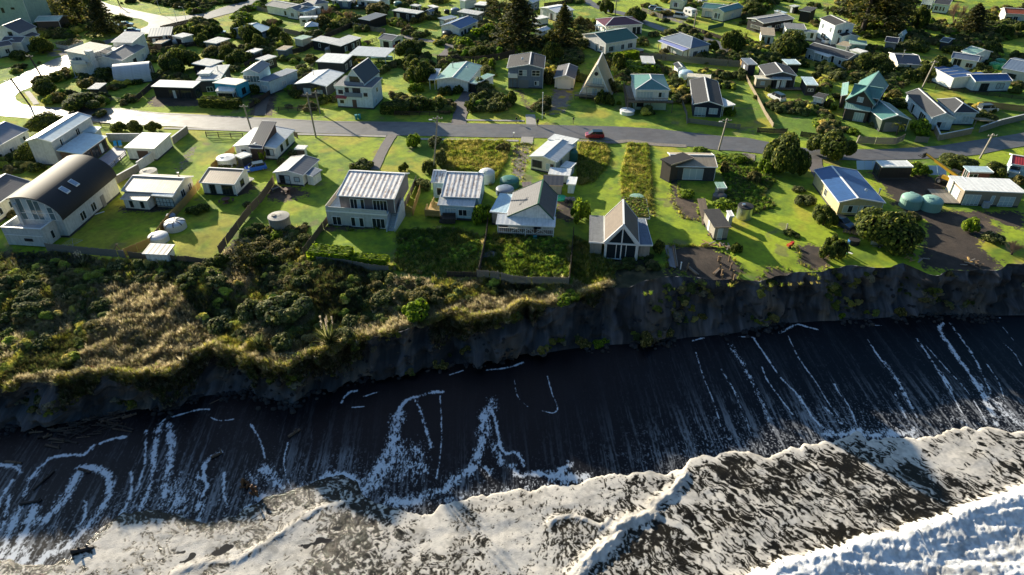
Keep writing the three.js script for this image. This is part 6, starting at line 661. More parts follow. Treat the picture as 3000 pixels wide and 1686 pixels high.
v = house('solar_roof_house', 'white house with a raised roof of solar panels and a vivid blue iron roof', 'house', 'A4', [1688, 972, 1972, 946, 2005, 815], { h: 3.1, r: 'sf', rh: .5, rm: mat([.03, .06, .2], { r: .2 }), wc: 'W', win: '' }); vol(v.root, 'A4', [1955, 1020, 2420, 1012, 2452, 918], { h: 2.7, r: 'gx', rh: .8, rc: 'BL', rt: 'i', wc: 'PB', win: 'f.75,.9,1.8,1.1,2,k f.3,.2,2,1.9,2,k' }); { for (let i = 1; i < 4; i++) v.add('panel_seam', mb().bar(V3(-v.w / 2, v.top(0, v.d / 2 - v.d * i / 4) + .13, v.d / 2 - v.d * i / 4), V3(v.w / 2, v.top(0, v.d / 2 - v.d * i / 4) + .13, v.d / 2 - v.d * i / 4), .12, .04).geo(), trimM, v.root); v.add('verandah_roof', mb().slab([V3(v.X + .3, 2.5, v.Z + .6), V3(v.X + 4.6, 2.5, v.Z + .6), V3(v.X + 4.6, 2.8, v.Z - 3), V3(v.X + .3, 2.8, v.Z - 3)], .1).geo(), mat([.03, .1, .3]), v.root); v.add('post', mb().box(v.X + 4.4, 1.25, v.Z + .4, .15, 2.5, .15).geo(), trimM, v.root); }
house('white_house', 'white house with blue grey iron roof beside green tanks at the right edge', 'house', 'A4', [2282, 850, 2640, 920, 2640, 760], { h: 2.8, r: 'gx', rh: 1, rc: 'SB', rt: 'i', wc: 'IV', win: 'f.4,.8,2,1,4,k' });
v = house('white_house', 'white house with a wide bay of windows beside the leafless tree at the top', 'house', 'A4', [1432, 42, 1632, 66, 1680, 20], { h: 3, r: 'gx', rh: .9, rc: 'DG', rt: 't', wc: 'PB', win: 'f.45,.9,3,1.3,6,w' }); vol(v.root, 'A4', [1285, -20, 1440, -2], { h: 3.4, d: 6, r: 'gx', rh: 1, rc: 'PB', wc: 'W', win: 'f.5,.2,3,1.4,4,w' });
house('orange_roof_house', 'small cream house with an orange tiled roof at the right edge', 'house', 'A4', [2328, 168, 2660, 188], { h: 2.9, d: 6, r: 'gx', rh: 1, rc: 'OR', rt: 't', wc: 'IV', win: 'f.2,.9,1.6,.9,3,k f.5,.1,1.8,2,3,w' });
v = house('stacked_gable_house', 'brown house of stacked teal gable roofs with a verandah facing the road', 'house', ['A4', 'A4', 'A4'], [330, 1255, 692, 1322, 780, 1050], { h: 3.8, r: 'gz', rh: 2.7, ro: .52, rc: 'TL', wc: 'DW', tc: 'PT', win: 'f.48,4,1.1,1,2,wc' }); vol(v.root, 'A4', [316, 1350, 640, 1396], { h: 2.7, d: 2.4, r: 'sf', rh: .7, rc: 'PT', wc: 'DW', win: 'f.65,.2,2,1.8,4,wc' }); vol(v.root, 'A4', [272, 1200, 350, 1210, 430, 1060], { h: 2.8, r: 'sl', rh: .5, rc: 'PT', wc: 'DW', win: '' }); vol(v.root, 'A4', [705, 1330, 800, 1300, 820, 1180], { h: 2.8, r: 'sr', rh: .5, rc: 'TL', wc: 'DW', win: '' }); w = vol(v.root, 'A4', [395, 1180, 760, 1240], { h: 4.8, d: 5, r: 'gx', rh: 1.6, rc: 'TL', wc: 'DW', tc: 'PT', win: '' });
v = house('teal_garage', 'dark green double garage with a teal gable roof beside the stacked gables', 'garage', ['B4', 'B4', 'A4'], [788, 222, 1148, 220, 1010, 1300], { h: 2.7, r: 'gz', rh: 1, rc: 'TL', wm: mat([.07, .1, .08], { g: 'grime', b: 'board' }), win: 'f.45,0,3.6,2.1,1,Dg' });
v = house('dark_tiled_house', 'white house with large dark tiled roofs and a pergola gate behind a stone wall', 'house', ['B4', 'B4', 'A4'], [1412, 196, 1712, 208, 1560, 1180], { h: 2.9, r: 'gz', rh: 1.1, rc: 'DG', rt: 't', wc: 'PB', win: 'f.5,.7,1.9,1.3,2,w l.3,.2,2,1.9,2,w l.7,.2,3,1.9,3,w' }); vol(v.root, ['B4', 'B4', 'A4'], [1690, 130, 1998, 134, 1980, 1250], { h: 2.9, r: 'hip', rh: 1.2, rc: 'DG', rt: 't', wc: 'PB', win: 'f.6,.7,1.3,1.3,2,w' });
// among the dark trees, upper left
v = house('hidden_gable_house', 'blue grey gabled house mostly hidden by dark windswept trees', 'house', 'A1', [690, 408, 838, 352], { h: 2.9, d: 11, r: 'gx', rh: 1, rc: 'LB', wc: 'SB', win: 'f.3,.8,1.4,1.2,2,wc f.7,.8,1,1.4,2,w' });
house('garden_shed', 'small shed with pale mossy green roof by the dark diagonal fence', 'shed', 'A1', [1098, 478, 1210, 500, 1268, 445], { h: 2.3, rc: 'PT', rt: 'm', wc: 'C', win: '' }); house('shed', 'flat grey roofed shed with white patch among dark trees left of the hedge', 'shed', 'A1', [-20, 525, 140, 548, 215, 470], { h: 2, rc: 'LG', rt: 'm', wc: 'G', win: '' }); house('shed', 'tiny white flat roofed shed deep among the pale shrubs', 'shed', 'A1', [508, 648, 610, 662, 640, 605], { h: 1.9, rc: 'W', rt: 'm', wc: 'G', win: '' }); house('shed', 'grey shed with a pale flat roof right beside the dark diagonal fence', 'shed', 'A1', [884, 622, 1000, 632, 1036, 574], { h: 2.2, rc: 'TN', rt: 'm', wc: 'G', win: '' });
v = house('grey_iron_house', 'low house with ribbed grey iron roofs beside the side road', 'house', 'A0', [1840, 460, 2130, 440], { h: 2.7, d: 7, r: 'sf', rh: .7, rc: 'G', rt: 'i', wc: 'DW' }); vol(v.root, 'A0', [2140, 450, 2270, 475, 2360, 425], { h: 2.6, rc: 'LG', rt: 'm', wc: 'W', win: 'f.5,0,2.2,2,1,Do' });
house('storage_shed', 'low white walled shed with a ribbed grey roof against the cliff top fence', 'shed', 'C0', [1768, 700, 2085, 716, 2135, 606], { h: 1.7, r: 'sf', rh: .25, rc: 'SL', rt: 'i', wc: 'W', win: 'r.5,.1,1.2,1.4,2,D' });
house('small_roof_shed', 'low shed of stepped brown and grey boards beside the bushes near the side road', 'shed', 'A0', [1905, 540, 2010, 545, 2100, 490], { h: 2, rc: 'TN', rt: 'm', wc: 'DW', win: '' });
// ---------- trees and shrubs: kind, tile, foot x, y, width, height, where ----------
const PL = `d A0 480 690 270 240 on the paved yard beside the white patio, left edge
s A0 40 290 150 190 at the foot of the tall pale green building
s A0 190 760 240 150 in front of the left edge gabled house
m A0 950 350 380 520 behind the raised planter, next to the layered conifer
n A0 1250 450 360 480 beside the side road corner at upper left
o A0 640 190 330 220 behind the low pale green building
s A0 690 300 170 130 on the pale green lean-to roof edge
s A0 1450 280 150 110 beside two parked silver cars
f A0 1515 260 110 110 on the corner verge near the silver cars
d A0 2180 930 480 370 with many domed clumps right of the half round hut
s A0 1290 1010 300 210 between the modern house and half round hut
o A0 1090 1140 290 210 left of the small sloping shed
d A0 520 1190 290 220 on the verge by the road corner
s A0 650 1040 250 170 below the balcony posts on the road edge
o A0 460 1050 170 130 at the side road foot path
p A0 1220 1220 130 90 at the front of the small sloping shed
s A0 1700 1050 190 120 against the half round hut wall
p A0 1910 1010 170 140 before the dark glazed hut end
d B0 950 130 560 300 standing at the road behind the tall white house
p B0 1210 190 180 120 at the road edge right of the big domed tree
d B0 500 380 390 260 squeezed between navy roof and tall white house
o A0 700 1290 190 160 beside a bin on the corner lawn
o A0 950 650 150 80 on the verge beside the angular white house
o A0 1150 590 220 70 along the raised planter lawn edge
s A0 2480 500 220 230 along the dark diagonal fence at side road
p A0 2440 330 240 140 on the bank under the top road
o A0 1900 530 230 110 below the ribbed grey iron roof
s A0 1850 590 130 80 at the gable of the angular white house
d B0 320 760 340 270 below the tall white house, left of the barrel roof
d B0 620 690 430 200 under the tall white house gable
s B0 60 790 170 130 at the left edge below white weatherboards
s B0 430 890 220 170 nearest the barrel roof on its left side
d B0 1470 390 190 160 first of three in the walled road garden
d B0 1650 385 210 190 middle of three in the walled road garden
d B0 1885 385 200 180 last of three in the walled road garden
s B0 2440 1415 270 170 clipped round, alone on the small cabin lawn
o B0 60 1448 200 100 under the roof terrace at the left
s A1 90 460 240 210 left of the hidden gabled house
s A1 430 480 260 280 bent by wind across the hidden gabled house
d A1 560 560 280 300 tallest windswept one before the hidden gabled house
s A1 800 560 260 150 below the hidden gabled house tank
s A1 980 570 190 190 beside the long pale fence end
d A1 400 820 290 240 above the flat pale grey roofs
p A1 680 700 260 150 beside the tiny white flat shed
o A1 250 660 240 160 in the wild garden left of centre
o A1 120 690 220 150 at the far left of the wild garden
p A1 340 910 190 110 behind the turquoise house
d A1 620 1170 210 180 in front of the lower blue flat roof
s A1 790 1100 160 120 at the corner of the lower blue flat roof
p A1 635 1310 110 110 by the dark driveway
s A1 940 1030 120 110 between the blue flat roof and low white gable
x A1 830 350 200 140 on the lawn beside the motor home
b A1 420 290 330 100 sprawling over the far sunny lawn
s A1 1255 225 130 120 against the long white house
o A1 1420 350 210 190 beside the motor home
s A1 1610 380 180 140 round and grey right of the motor home
x A1 1520 240 220 160 pinkish behind the motor home
x A1 1800 300 210 190 left of the black garage
p A1 1330 470 230 130 in front of the white tent
o A1 2160 200 340 200 behind the black garage
o A1 1310 800 170 140 beside the white dark block roof
p A1 1030 960 160 110 at the fence of the low white gable
p A1 1180 870 160 90 on the junk yard corner
s A1 1130 1220 170 130 on the deck front of the low white gable
k A1 1380 1240 130 160 before the low white gable windows
p A1 1030 1350 120 60 in the front hedge of low white gable house
p A1 1190 1350 110 50 middle of the front fence bed
p A1 1320 1350 150 60 at the leaning white poles
o A1 1930 800 140 90 behind the steep navy roof
s A1 1490 1290 150 150 left of the tall navy roofed house
d A2 -20 740 400 290 beside the red trailer and long shed
d A2 150 1060 340 340 left of the soft green roof
s A2 90 1390 300 250 on the road left of the curving driveway
s A2 370 1390 270 230 beside the curving driveway
b A2 70 1160 190 160 at the side of the dark rounded pair
s A2 430 1190 160 140 first before the soft green roofed house
s A2 610 1170 140 140 second before the soft green roofed house
o A2 150 280 140 140 beside the black flat house
p A2 330 200 130 100 near the two blue tanks
o A2 60 300 130 110 against the black flat house windows
b A2 690 600 210 190 yellowish, first above the paved turning bay
b A2 850 500 230 170 yellowish, middle of the sunny thicket
b A2 1000 430 230 160 yellowish, at the foot of the tall conifer
b A2 770 670 160 130 at the end of the dark back fence
d A2 880 740 270 180 behind the back fence near the tall conifer
p A2 1100 680 200 120 just below the tall conifer
n A2 1360 640 560 700 tallest tree, in the top centre
n A2 1920 640 340 540 shorter, right of the tallest tree
m A2 1120 280 300 310 directly left of the tallest tree
s A2 1750 790 230 300 between the two layered conifers
s A2 2020 820 300 160 below the green roofed house wall
s A2 2000 960 270 180 above the cream garage roof
o A2 2450 830 170 150 behind the point of the A-frame
o A2 1735 1060 150 220 against the cream single garage
p A2 1720 1330 120 190 cone shaped beside the lawn pole
p A2 900 1160 240 230 right of the soft green roof carport
s A2 860 1300 250 180 on the left of the mixed road thicket
p A2 1070 1410 230 190 in the middle of the mixed road thicket
s A2 1250 1340 220 230 at the right of the mixed road thicket
s A2 1110 1300 180 150 deep inside the mixed road thicket
s A2 760 1410 100 200 narrow, beside the curved driveway mouth
p A2 960 930 160 150 above the soft green roof right side
b A2 1020 890 70 170 slim, at the grassy bank by the grey house
s A2 2400 1300 200 220 in front of the A-frame door
s A2 2500 1320 140 160 at the right foot of the A-frame
o A2 2160 350 180 170 beside the maroon roof
d A2 2460 190 200 250 behind the maroon roof at the lane
s A2 600 680 70 60 at the paved turning bay corner
o A2 2470 900 90 180 right of the A-frame point
d A3 260 300 290 240 at the lane behind the maroon roof
p A3 500 470 140 100 left of the navy hip roof
p A3 700 450 230 110 above the navy hip roof ridge
s A3 1030 530 220 140 right of the navy hip roof on the lane
s A3 1220 660 190 180 at the lane bend below the navy hip
s A3 1100 730 180 120 at the right wall of the navy hip house
d A3 1490 660 290 330 tall and oval at the end of the lane
d A3 2230 740 440 370 very broad, in front of flat roofed white houses
d A3 2030 790 290 160 in front of the very broad tree
s A3 1580 760 230 140 above the tall blue black shed
f A3 1830 660 160 130 among the gardens left of the very broad tree
d A3 1760 210 290 190 left of the black house roof
d A3 1840 90 340 170 at the top edge above the black house
b A3 340 920 430 150 wild, above the teal hip roof
s A3 60 900 150 300 tall dark one left of the teal hip roof
o A3 -40 1180 130 260 between A-frame and teal hip roof
b A3 1450 1440 180 140 at the navy gable house corner
s A3 2350 840 170 130 behind the pale blue flat shed roof
p A3 950 290 100 60 beside the white caravan
p A3 2290 800 170 110 right of the very broad tree, lower
p A3 1920 1150 70 110 at the white door extension
s A3 1770 1240 80 70 halfway down the sunny lawn fence
o A3 650 200 180 90 beside the parked white cars
k A3 1640 540 110 130 near the tall oval tree
b A3 1680 660 200 80 low, in the garden behind the tall oval tree
p A3 1330 130 60 60 on the teal roofed porch
m A4 640 480 700 820 enormous, right of the tall navy roof
m A4 900 420 520 760 second enormous one leaning to the right
d A4 1260 370 230 330 on a tall bare trunk beside the lit lawn
x A4 1740 350 340 350 large and pink grey at the top right
n A4 1950 450 360 380 dark, right of the pink grey leafless tree
b A4 2260 200 130 90 beside the orange roof
s A4 2150 270 130 120 below the orange roof left side
s A4 2400 330 260 110 dark, below the orange roof
d A4 2190 700 230 220 on the far shaded lawn, right
d A4 1740 690 280 140 in front of the pale teal roof
d A4 1270 650 360 200 between the navy roofs
p A4 1060 630 240 130 lit, above the long navy roof
d A4 560 880 310 230 left one of the lit row above the stacked gables
d A4 780 940 320 270 right one of the lit row above the stacked gables
o A4 420 910 250 190 at the left of the lit row
d A4 1520 1020 440 370 big and domed left of the solar roof
p A4 1810 820 230 140 between big domed tree and solar roof
s A4 1120 970 330 170 dark, below the navy long house
p A4 250 1010 240 140 just left of the stacked gables
s A4 450 1050 140 90 behind the stacked gables
o A4 950 1250 200 160 at the corner of the stacked gables
s A4 970 1350 240 160 between stacked gables and teal garage
p A4 210 1240 120 110 by the brown flat cabin hedge
s A4 60 860 180 130 below the long dark tiled roof
o A4 130 1350 130 130 on the left of the stacked gables porch
b A4 850 350 200 150 pale green, under the enormous conifers
d B3 2150 940 560 640 largest on the roadside, left of a pair
d B4 190 760 520 500 second largest on the roadside, right of a pair
o B3 1770 1010 190 190 on the creeper bank above the steel tank
b B3 1930 880 240 280 bright green along the largest roadside tree
b B3 1090 630 170 80 behind the dark timber house pole
b B3 1560 760 260 100 green creeper hump by the gravel shoulder
o B3 1380 900 130 200 reddish, beside the dark timber house
b B3 1390 1330 260 150 beside the black tank
p B3 2330 1140 170 110 along the driveway of the blue roof
p B3 2400 1310 230 190 at the corner of blue roofed house, upper
b B3 920 1190 200 120 low, in the garden below the dark timber house
b B4 1290 420 280 240 tall clipped one before the dark tiled house
d B4 2130 270 310 170 round, beyond the pergola
k B4 990 430 160 180 pale topped, at the teal garage
b B4 450 420 160 110 lit, on the stacked gable lawn
b B4 100 330 300 150 in the garden left of the stacked gable lawn
d B4 1800 860 420 240 lit, above the yellow telehandler
b B4 1280 930 290 210 bright, right of the black container
d B4 2230 940 280 230 dark, left of the red roof
p B4 700 310 120 90 at the teal garage wall
o B4 2520 1050 170 180 at the far right edge by the white ribbed roof
d C4 90 390 310 360 at the left corner of the yellow wall
d C4 930 700 740 660 huge spreading, on the cliff edge
s C4 170 800 320 410 on the cliff edge left of the huge one
o C4 1190 330 260 180 brownish, on the shoulder of the huge tree
b C4 1920 450 200 240 alone on the black sand yard
p C4 2230 600 280 190 at the right edge on bare sand
x C4 2460 770 300 260 tangled, at the right edge of the cliff
s C3 1530 690 120 170 at the lumber pile by the hut
s C3 2230 500 200 110 low, by the orange toy
s C3 560 720 170 230 at the right wall of the brown shingle house
b B2 40 560 200 190 rounded, at the end of the black driveway
p B2 320 560 230 170 by the road pole
p B2 395 800 160 260 tall and grey, under the leaning pole
s B2 240 900 190 230 beside the tall grey one
p B2 180 1110 220 220 behind the rust roofed house
b C2 900 330 250 340 tall, between the rust roof and the gabled cottage
b C2 2130 310 260 330 tall, right of the gabled cottage
o B2 1180 620 180 140 mounded in the rough grass by the tracks
s B1 2480 870 130 140 small and round on the lawn by the driveway
s B1 1950 860 280 160 low, at the foot of the black driveway
b B1 725 730 130 210 slim, at the wedge roofed wall
p B1 1090 660 160 100 by the small dark outhouse
p B1 250 830 190 110 on the round white tank
p B1 930 790 140 110 at the dividing fence near little bungalow
p C1 500 110 110 80 on the dividing fence below the little bungalow
b B3 60 30 60 60 at the little round pool`;
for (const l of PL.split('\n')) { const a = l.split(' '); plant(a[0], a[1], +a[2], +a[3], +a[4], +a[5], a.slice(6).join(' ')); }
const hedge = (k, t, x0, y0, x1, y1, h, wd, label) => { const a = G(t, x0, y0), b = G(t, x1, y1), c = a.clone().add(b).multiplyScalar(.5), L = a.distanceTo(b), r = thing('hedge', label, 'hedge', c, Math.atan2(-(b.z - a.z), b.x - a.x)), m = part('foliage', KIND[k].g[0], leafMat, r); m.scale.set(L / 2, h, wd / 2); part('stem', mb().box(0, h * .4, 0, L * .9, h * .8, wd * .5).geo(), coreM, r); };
hedge('h', 'A1', -30, 1320, 440, 1345, 2, 2.6, 'long black green clipped hedge in front of the turquoise beach house'); hedge('j', 'A3', -20, 780, 280, 740, 2.3, 2.2, 'bright topped hedge at the left end of the long wooden fence'); hedge('j', 'C1', 1330, 740, 1830, 780, 1.7, 2.6, 'bright green hedge along the lawn under the balcony house'); hedge('j', 'C1', 1860, 800, 2280, 840, 1.3, 1.6, 'lower bright green hedge by the corner of the balcony house lawn');
hedge('h', 'A1', 2210, 1400, 2555, 1410, 2, 3, 'dark tall hedge between the navy roof tower house and road'); hedge('j', 'A4', 30, 1120, 180, 1380, 1.3, 1.2, 'narrow lit hedge climbing beside the white louvred cabin');
// shrubs of the dune
const DL = `m C1 470 920 330 380 low and rusty, on the dune below the fence
s C1 700 840 340 260 dark dome on the dune beside the rusty one
p C1 120 1170 280 180 on the dune edge of the lawn fence
p C1 60 900 230 190 below the corner of the sunny cabin lawn
s C1 160 860 260 220 at the corner of the sunny cabin lawn
o C1 620 620 270 170 lit, below the round concrete tank
o C1 840 640 220 160 second lit one below the round concrete tank
p C1 1000 560 180 130 right below the round concrete tank
p C1 1110 640 190 160 by the long dark fence bottom
p C1 1250 560 180 170 against the long dark fence
o C1 960 740 260 170 pale, at the foot of the long dark fence
b C1 860 480 170 110 at the base of the concrete tank
p C1 1190 1110 230 190 with white blossom below the block fence
p D0 2130 260 380 240 large leafy one in the middle of the dune
p D0 1880 260 240 200 golden backed, left of the large leafy one
s D0 2210 150 200 140 top right of the large leafy one
f D0 2470 470 260 210 largest pampas over the cliff
f D0 1950 480 170 150 smaller pampas at the cliff
p D0 2100 480 190 160 at the cliff between two pampas clumps
p D0 1600 300 260 160 edge of the straw slope
p D0 320 390 180 110 upper one of a pair in the shade
p D0 250 450 160 110 lower one of a pair in the shade
p D0 200 110 170 110 on the shaded left dune, upper
p D0 170 210 270 120 on the shaded left dune, broad
p D0 740 170 150 120 by the edge of the straw slope, upper
o D0 690 340 180 110 by the shadow in the straw slope
b D1 560 240 220 190 brightest leafed, near the middle of cliff top
p D1 60 290 160 150 rounded ball at the cliff top
o D1 600 130 260 170 tawny, above the brightest leafed one
p D1 20 400 180 110 hanging at the cliff lip
p D1 310 120 150 120 by the grass under the fence bend
b D1 1700 110 190 100 yellow green at the cliff lip
o C2 1500 1290 240 130 tawny, at the cliff lip under the fence corner
p C1 1810 1270 130 190 under the lawn hedge slope
p C1 2230 1310 240 180 on the slope at the centre
p C1 900 1420 260 170 leafy twin on the centre dune
f C0 980 880 230 180 silvery, under the end of the white fence
p C0 1400 900 240 150 lit, under the grey fence, left
p C0 1730 920 240 130 lit, under the grey fence, middle
p C0 1640 1050 230 130 lit, on the open slope, middle
o C0 2010 1030 220 130 lit, on the open slope, right
p C0 2460 1030 220 190 lit, at the right of open slope
s C0 2300 1180 330 190 dark, at the bottom of open slope
p C0 1230 1390 240 180 shaded, at the foot of open slope
o D1 940 460 140 100 dry tuft on a slump half way up the cliff
o D1 720 640 190 150 dry tuft at the cliff foot
o D2 150 210 120 90 little tuft stuck on the dark cliff
o D2 1770 310 130 170 hanging at the foot of the right cliff
b D2 1210 200 90 110 small one half way down the right cliff
o D1 1830 500 170 160 at the foot of the middle cliff
b D1 1960 400 220 90 ledge growth on the middle cliff
o D1 2300 400 220 240 curtain of growth on the middle cliff
o D1 2480 330 190 110 brown growth right on the middle cliff`;
for (const l of DL.split('\n')) { const a = l.split(' '), cliffy = /cliff foot|half way|foot of the|ledge|curtain|stuck|brown growth/.test(l) && a[1][0] === 'D'; if (!cliffy) { plant(a[0], a[1], +a[2], +a[3], +a[4], +a[5], a.slice(6).join(' ')); continue; }
  const [X, Y] = px(a[1], +a[2], +a[3]); let best = null, bd = 1e9; for (let i = 0; i < 400; i++) { const x = onPlane(X, Y, -3).x + (i % 20 - 10) * .3, s = Math.floor(i / 20) / 20 + .02, [qx, qy, qz] = cliffP(x, s), p = V3(qx, qy, qz), D = depthOf(p), sx = 1500 + p.x / D * FPX, sy = 843 - ((p.y - HCAM) * CP + p.z * SP) / D * FPX, e = Math.hypot(sx - X, sy - Y); if (e < bd) { bd = e; best = p; } }
  const K = KIND[a[0]], m = TILE[a[1]][2] * depthOf(best) / FPX, r = thing(K.name, K.pre + ' ' + a.slice(6).join(' '), K.cat, best.add(V3(0, -.4, -.3)), +a[2] % 6), c = part('crown', K.g[0], leafMat, r); c.scale.set(+a[4] * m / 2, +a[5] * m * .7, +a[4] * m * .3); }

// ---------- grasses, creeper and scrub that nobody could count ----------
function scatter(name, label, geo, m, place, n, seed, size, cols) {
  const r = rng(seed), M = new THREE.Matrix4(), q = new THREE.Quaternion(), e = new THREE.Euler(), mats = [], colors = []; let guard = 0;
  while (mats.length < n && guard++ < n * 30) { const p = place(r); if (!p) continue; const s = size[0] + r() * (size[1] - size[0]) * (p.k ?? 1); e.set((r() - .5) * .5, r() * 6.28, (r() - .5) * .5); mats.push(M.clone().compose(p, q.setFromEuler(e), V3(s * (p.w ?? 1), s * (.7 + r() * .5), s * (p.w ?? 1)))); const pal = p.pal ?? cols, a = pal[Math.floor(r() * pal.length)], k = .7 + r() * .6; colors.push(a.map((v) => v * k)); }
  const im = new THREE.InstancedMesh(geo, m, mats.length); mats.forEach((a, i) => { im.setMatrixAt(i, a); im.setColorAt(i, new THREE.Color().setRGB(...colors[i])); }); im.name = numbered(name); im.userData.kind = 'stuff'; im.userData.label = label; shade(im); scene.add(im); return im;
}
const WHITE3 = [[1, 1, 1], [1, 1, 1], [1, 1, 1]], tuftG = bladesGeo(31, 11, WHITE3, .55, .035), clumpG = crownGeo(77, WHITE3, 520, .11, 0, 10, .5);
const grassMat = leafM(.5), scrubMat = leafM(.4);
const STRAW = [[.74, .62, .38], [.88, .77, .5], [.58, .48, .28], [.46, .43, .17]], OLIVE = [[.4, .44, .06], [.62, .56, .1], [.32, .38, .05], [.7, .58, .16]], DARK = [[.1, .13, .03], [.16, .19, .04], [.24, .2, .07], [.08, .1, .025]], GREEN = [[.18, .3, .025], [.26, .4, .035], [.42, .5, .05], [.13, .22, .025]];
const on = (x, z, q, pal, k = 1) => { const p = V3(x, landY(x, z) - .04, z); p.pal = pal; p.k = k; return p; };
scatter('dune_grass', 'tawny and olive grass thick over the dune and cliff top', tuftG, grassMat, (r) => { const x = -85 + r() * 100, t = r() * r() * 34, z = zT0(x) - t - .1, q = zoneAt(x, z); if (q !== 5 && q !== 6) return null; const n = fbm(x * .12 + 3, z * .12, 3); return on(x, z, q, q === 6 || n > .56 ? STRAW : n > .46 ? OLIVE : DARK); }, 70000, 41, [.3, .95]);
scatter('rough_grass', 'uncut yellowish grass on the empty sections', tuftG, grassMat, (r) => { const x = -30 + r() * 90, z = -150 + r() * 70, q = zoneAt(x, z); if (q !== 2) return null; const n = fbm(x * .25, z * .25, 3); return on(x, z, q, n > .55 ? OLIVE.concat([[.8, .7, .2]]) : GREEN.concat(OLIVE, [[.6, .66, .07]])); }, 30000, 42, [.25, .75]);
scatter('creeper', 'green creeper and tall weeds in the uncut yards', clumpG, scrubMat, (r) => { const x = -30 + r() * 90, z = -150 + r() * 75, q = zoneAt(x, z); if (q !== 7 || (x < 14 && fbm(x * .3, z * .3, 3) < .6)) return null; return on(x, z, q, fbm(x * .2 + 8, z * .2, 3) > .5 ? GREEN : DARK.concat(GREEN)); }, 2200, 43, [.25, .8]);
scatter('yard_grass', 'long green grass in the uncut yards above the cliff', tuftG, grassMat, (r) => { const x = -30 + r() * 90, z = -150 + r() * 75, q = zoneAt(x, z); if (q !== 7) return null; return on(x, z, q, fbm(x * .2 + 8, z * .2, 3) > .55 ? GREEN.concat(OLIVE) : GREEN); }, 16000, 47, [.25, .7]);
scatter('dune_scrub', 'low dark scrub packed over the dune', clumpG, scrubMat, (r) => { const x = -90 + r() * 160, t = 2 + r() * 32, z = zT0(x) - t, q = zoneAt(x, z); if (q !== 5) return null; const n = fbm(x * .1 + 3, z * .1, 3); if (n > .55 || (x > 0 && r() < .6)) return null; const p = on(x, z, q, n > .48 ? OLIVE.concat(DARK) : DARK); p.w = 1.3; return p; }, 1300, 44, [.35, 1.3]);
scatter('hanging_grass', 'dry grass and roots hanging over the cliff edge', tuftG, grassMat, (r) => { const x = -85 + r() * 98, left = ss(20, -10, x), s = r() * r() * (.12 + 1.1 * left * fbm(x * .3, 9, 2)); if (fbm(x * .22, 5, 3) < .36 + s * .22 + (1 - left) * .18) return null; const [a, b, c] = cliffP(x, s), p = V3(a, b, c + .05); p.pal = s > .1 ? STRAW.map((c) => c.map((v) => v * .5)).concat(DARK) : x > 20 ? DARK.concat(GREEN) : STRAW.concat(OLIVE); return p; }, 22000, 45, [.4, 1.15]);
scatter('undergrowth', 'mixed undergrowth and low shrubs filling the ground between the houses', clumpG, scrubMat, (r) => { const x = -190 + r() * 380, z = -300 + r() * 190; if (isBusy(x, z)) return null; const zn = zoneAt(x, z); if (zn !== 9 && !(zn === 0 && z < -150 && fbm(x * .13 + 70, z * .13, 3) > .64)) return null; const n = fbm(x * .15 + 8, z * .15, 3), p = on(x, z, 9, n > .56 ? OLIVE.concat(DARK) : n > .45 ? DARK.concat(DARK, GREEN) : DARK); p.w = 1.15; return p; }, 12500, 46, [.8, 2.3]);
{ const k = new THREE.IcosahedronGeometry(.5, 1), a = k.attributes.position; for (let i = 0; i < a.count; i++) { const f = .75 + .5 * vn(a.getX(i) * 3 + 9, a.getY(i) * 3 + a.getZ(i) * 5); a.setXYZ(i, a.getX(i) * f, a.getY(i) * f * .7, a.getZ(i) * f); } k.computeVertexNormals();
  scatter('fallen_clods', 'clods of black sand and turf fallen to the foot of the cliff', k, mat([1, 1, 1], { r: 1 }), (r) => { const x = -95 + r() * 190, s = r() < .7 ? 1 : .3 + r() * .7, [a, b, c] = cliffP(x, Math.min(s, .97)); if (fbm(x * .25 + 60, 2, 3) < .45) return null; const p = V3(a, b, c); if (s === 1) { p.z = zFoot(x) + r() * r() * 2.2 - .2; p.y = yBeach(x, p.z) + .05; } return p; }, 1500, 48, [.12, .75], [[.028, .026, .027], [.045, .04, .036], [.02, .02, .022]]); }
scatter('cliff_plants', 'brown and green growth clinging to the cliff face', clumpG, scrubMat, (r) => { const x = -90 + r() * 180, s = .1 + r() * .85; if (fbm(x * .16 + 33, s * 2, 3) < .57) return null; const [a, b, c] = cliffP(x, s), p = V3(a, b - .1, c); p.w = 1.2; return p; }, 420, 49, [.3, 1.1], OLIVE.map((c) => c.map((v) => v * .5)).concat(DARK, STRAW.map((c) => c.map((v) => v * .35))));
{ const r = rng(91), q = ['d', 'd', 's', 'o', 's', 'p']; let n = 0, g = 0; while (n < 95 && g++ < 9000) { const x = -190 + r() * 380, z = -300 + r() * 150; if (zoneAt(x, z) !== 9 || isBusy(x, z)) continue; const D = depthOf(V3(x, 0, z)); if (Math.abs(x) > D * .77) continue; const k = q[n % 6], K = KIND[k], W = 2.2 + r() * 3.2, H = W * (.65 + r() * .45), o = thing(K.name, { d: 'rounded dark tree in the leafy belts between the far houses', s: 'dark shrub in the leafy belts between the far houses', o: 'olive brown shrub in the leafy belts between the far houses', p: 'pale tipped shrub in the leafy belts between the far houses' }[k], K.cat, V3(x, landY(x, z) - .1, z), r() * 6, 'trees and shrubs in the far leafy belts'), c = part('crown', K.g[n % K.g.length], leafMat, o), t = part('trunk', trunkG, barkM, o); c.scale.set(W * .62, H * 1.1, W * .62); t.scale.set(W * .42 + .4, H * .35, W * .42 + .4); n++; } }
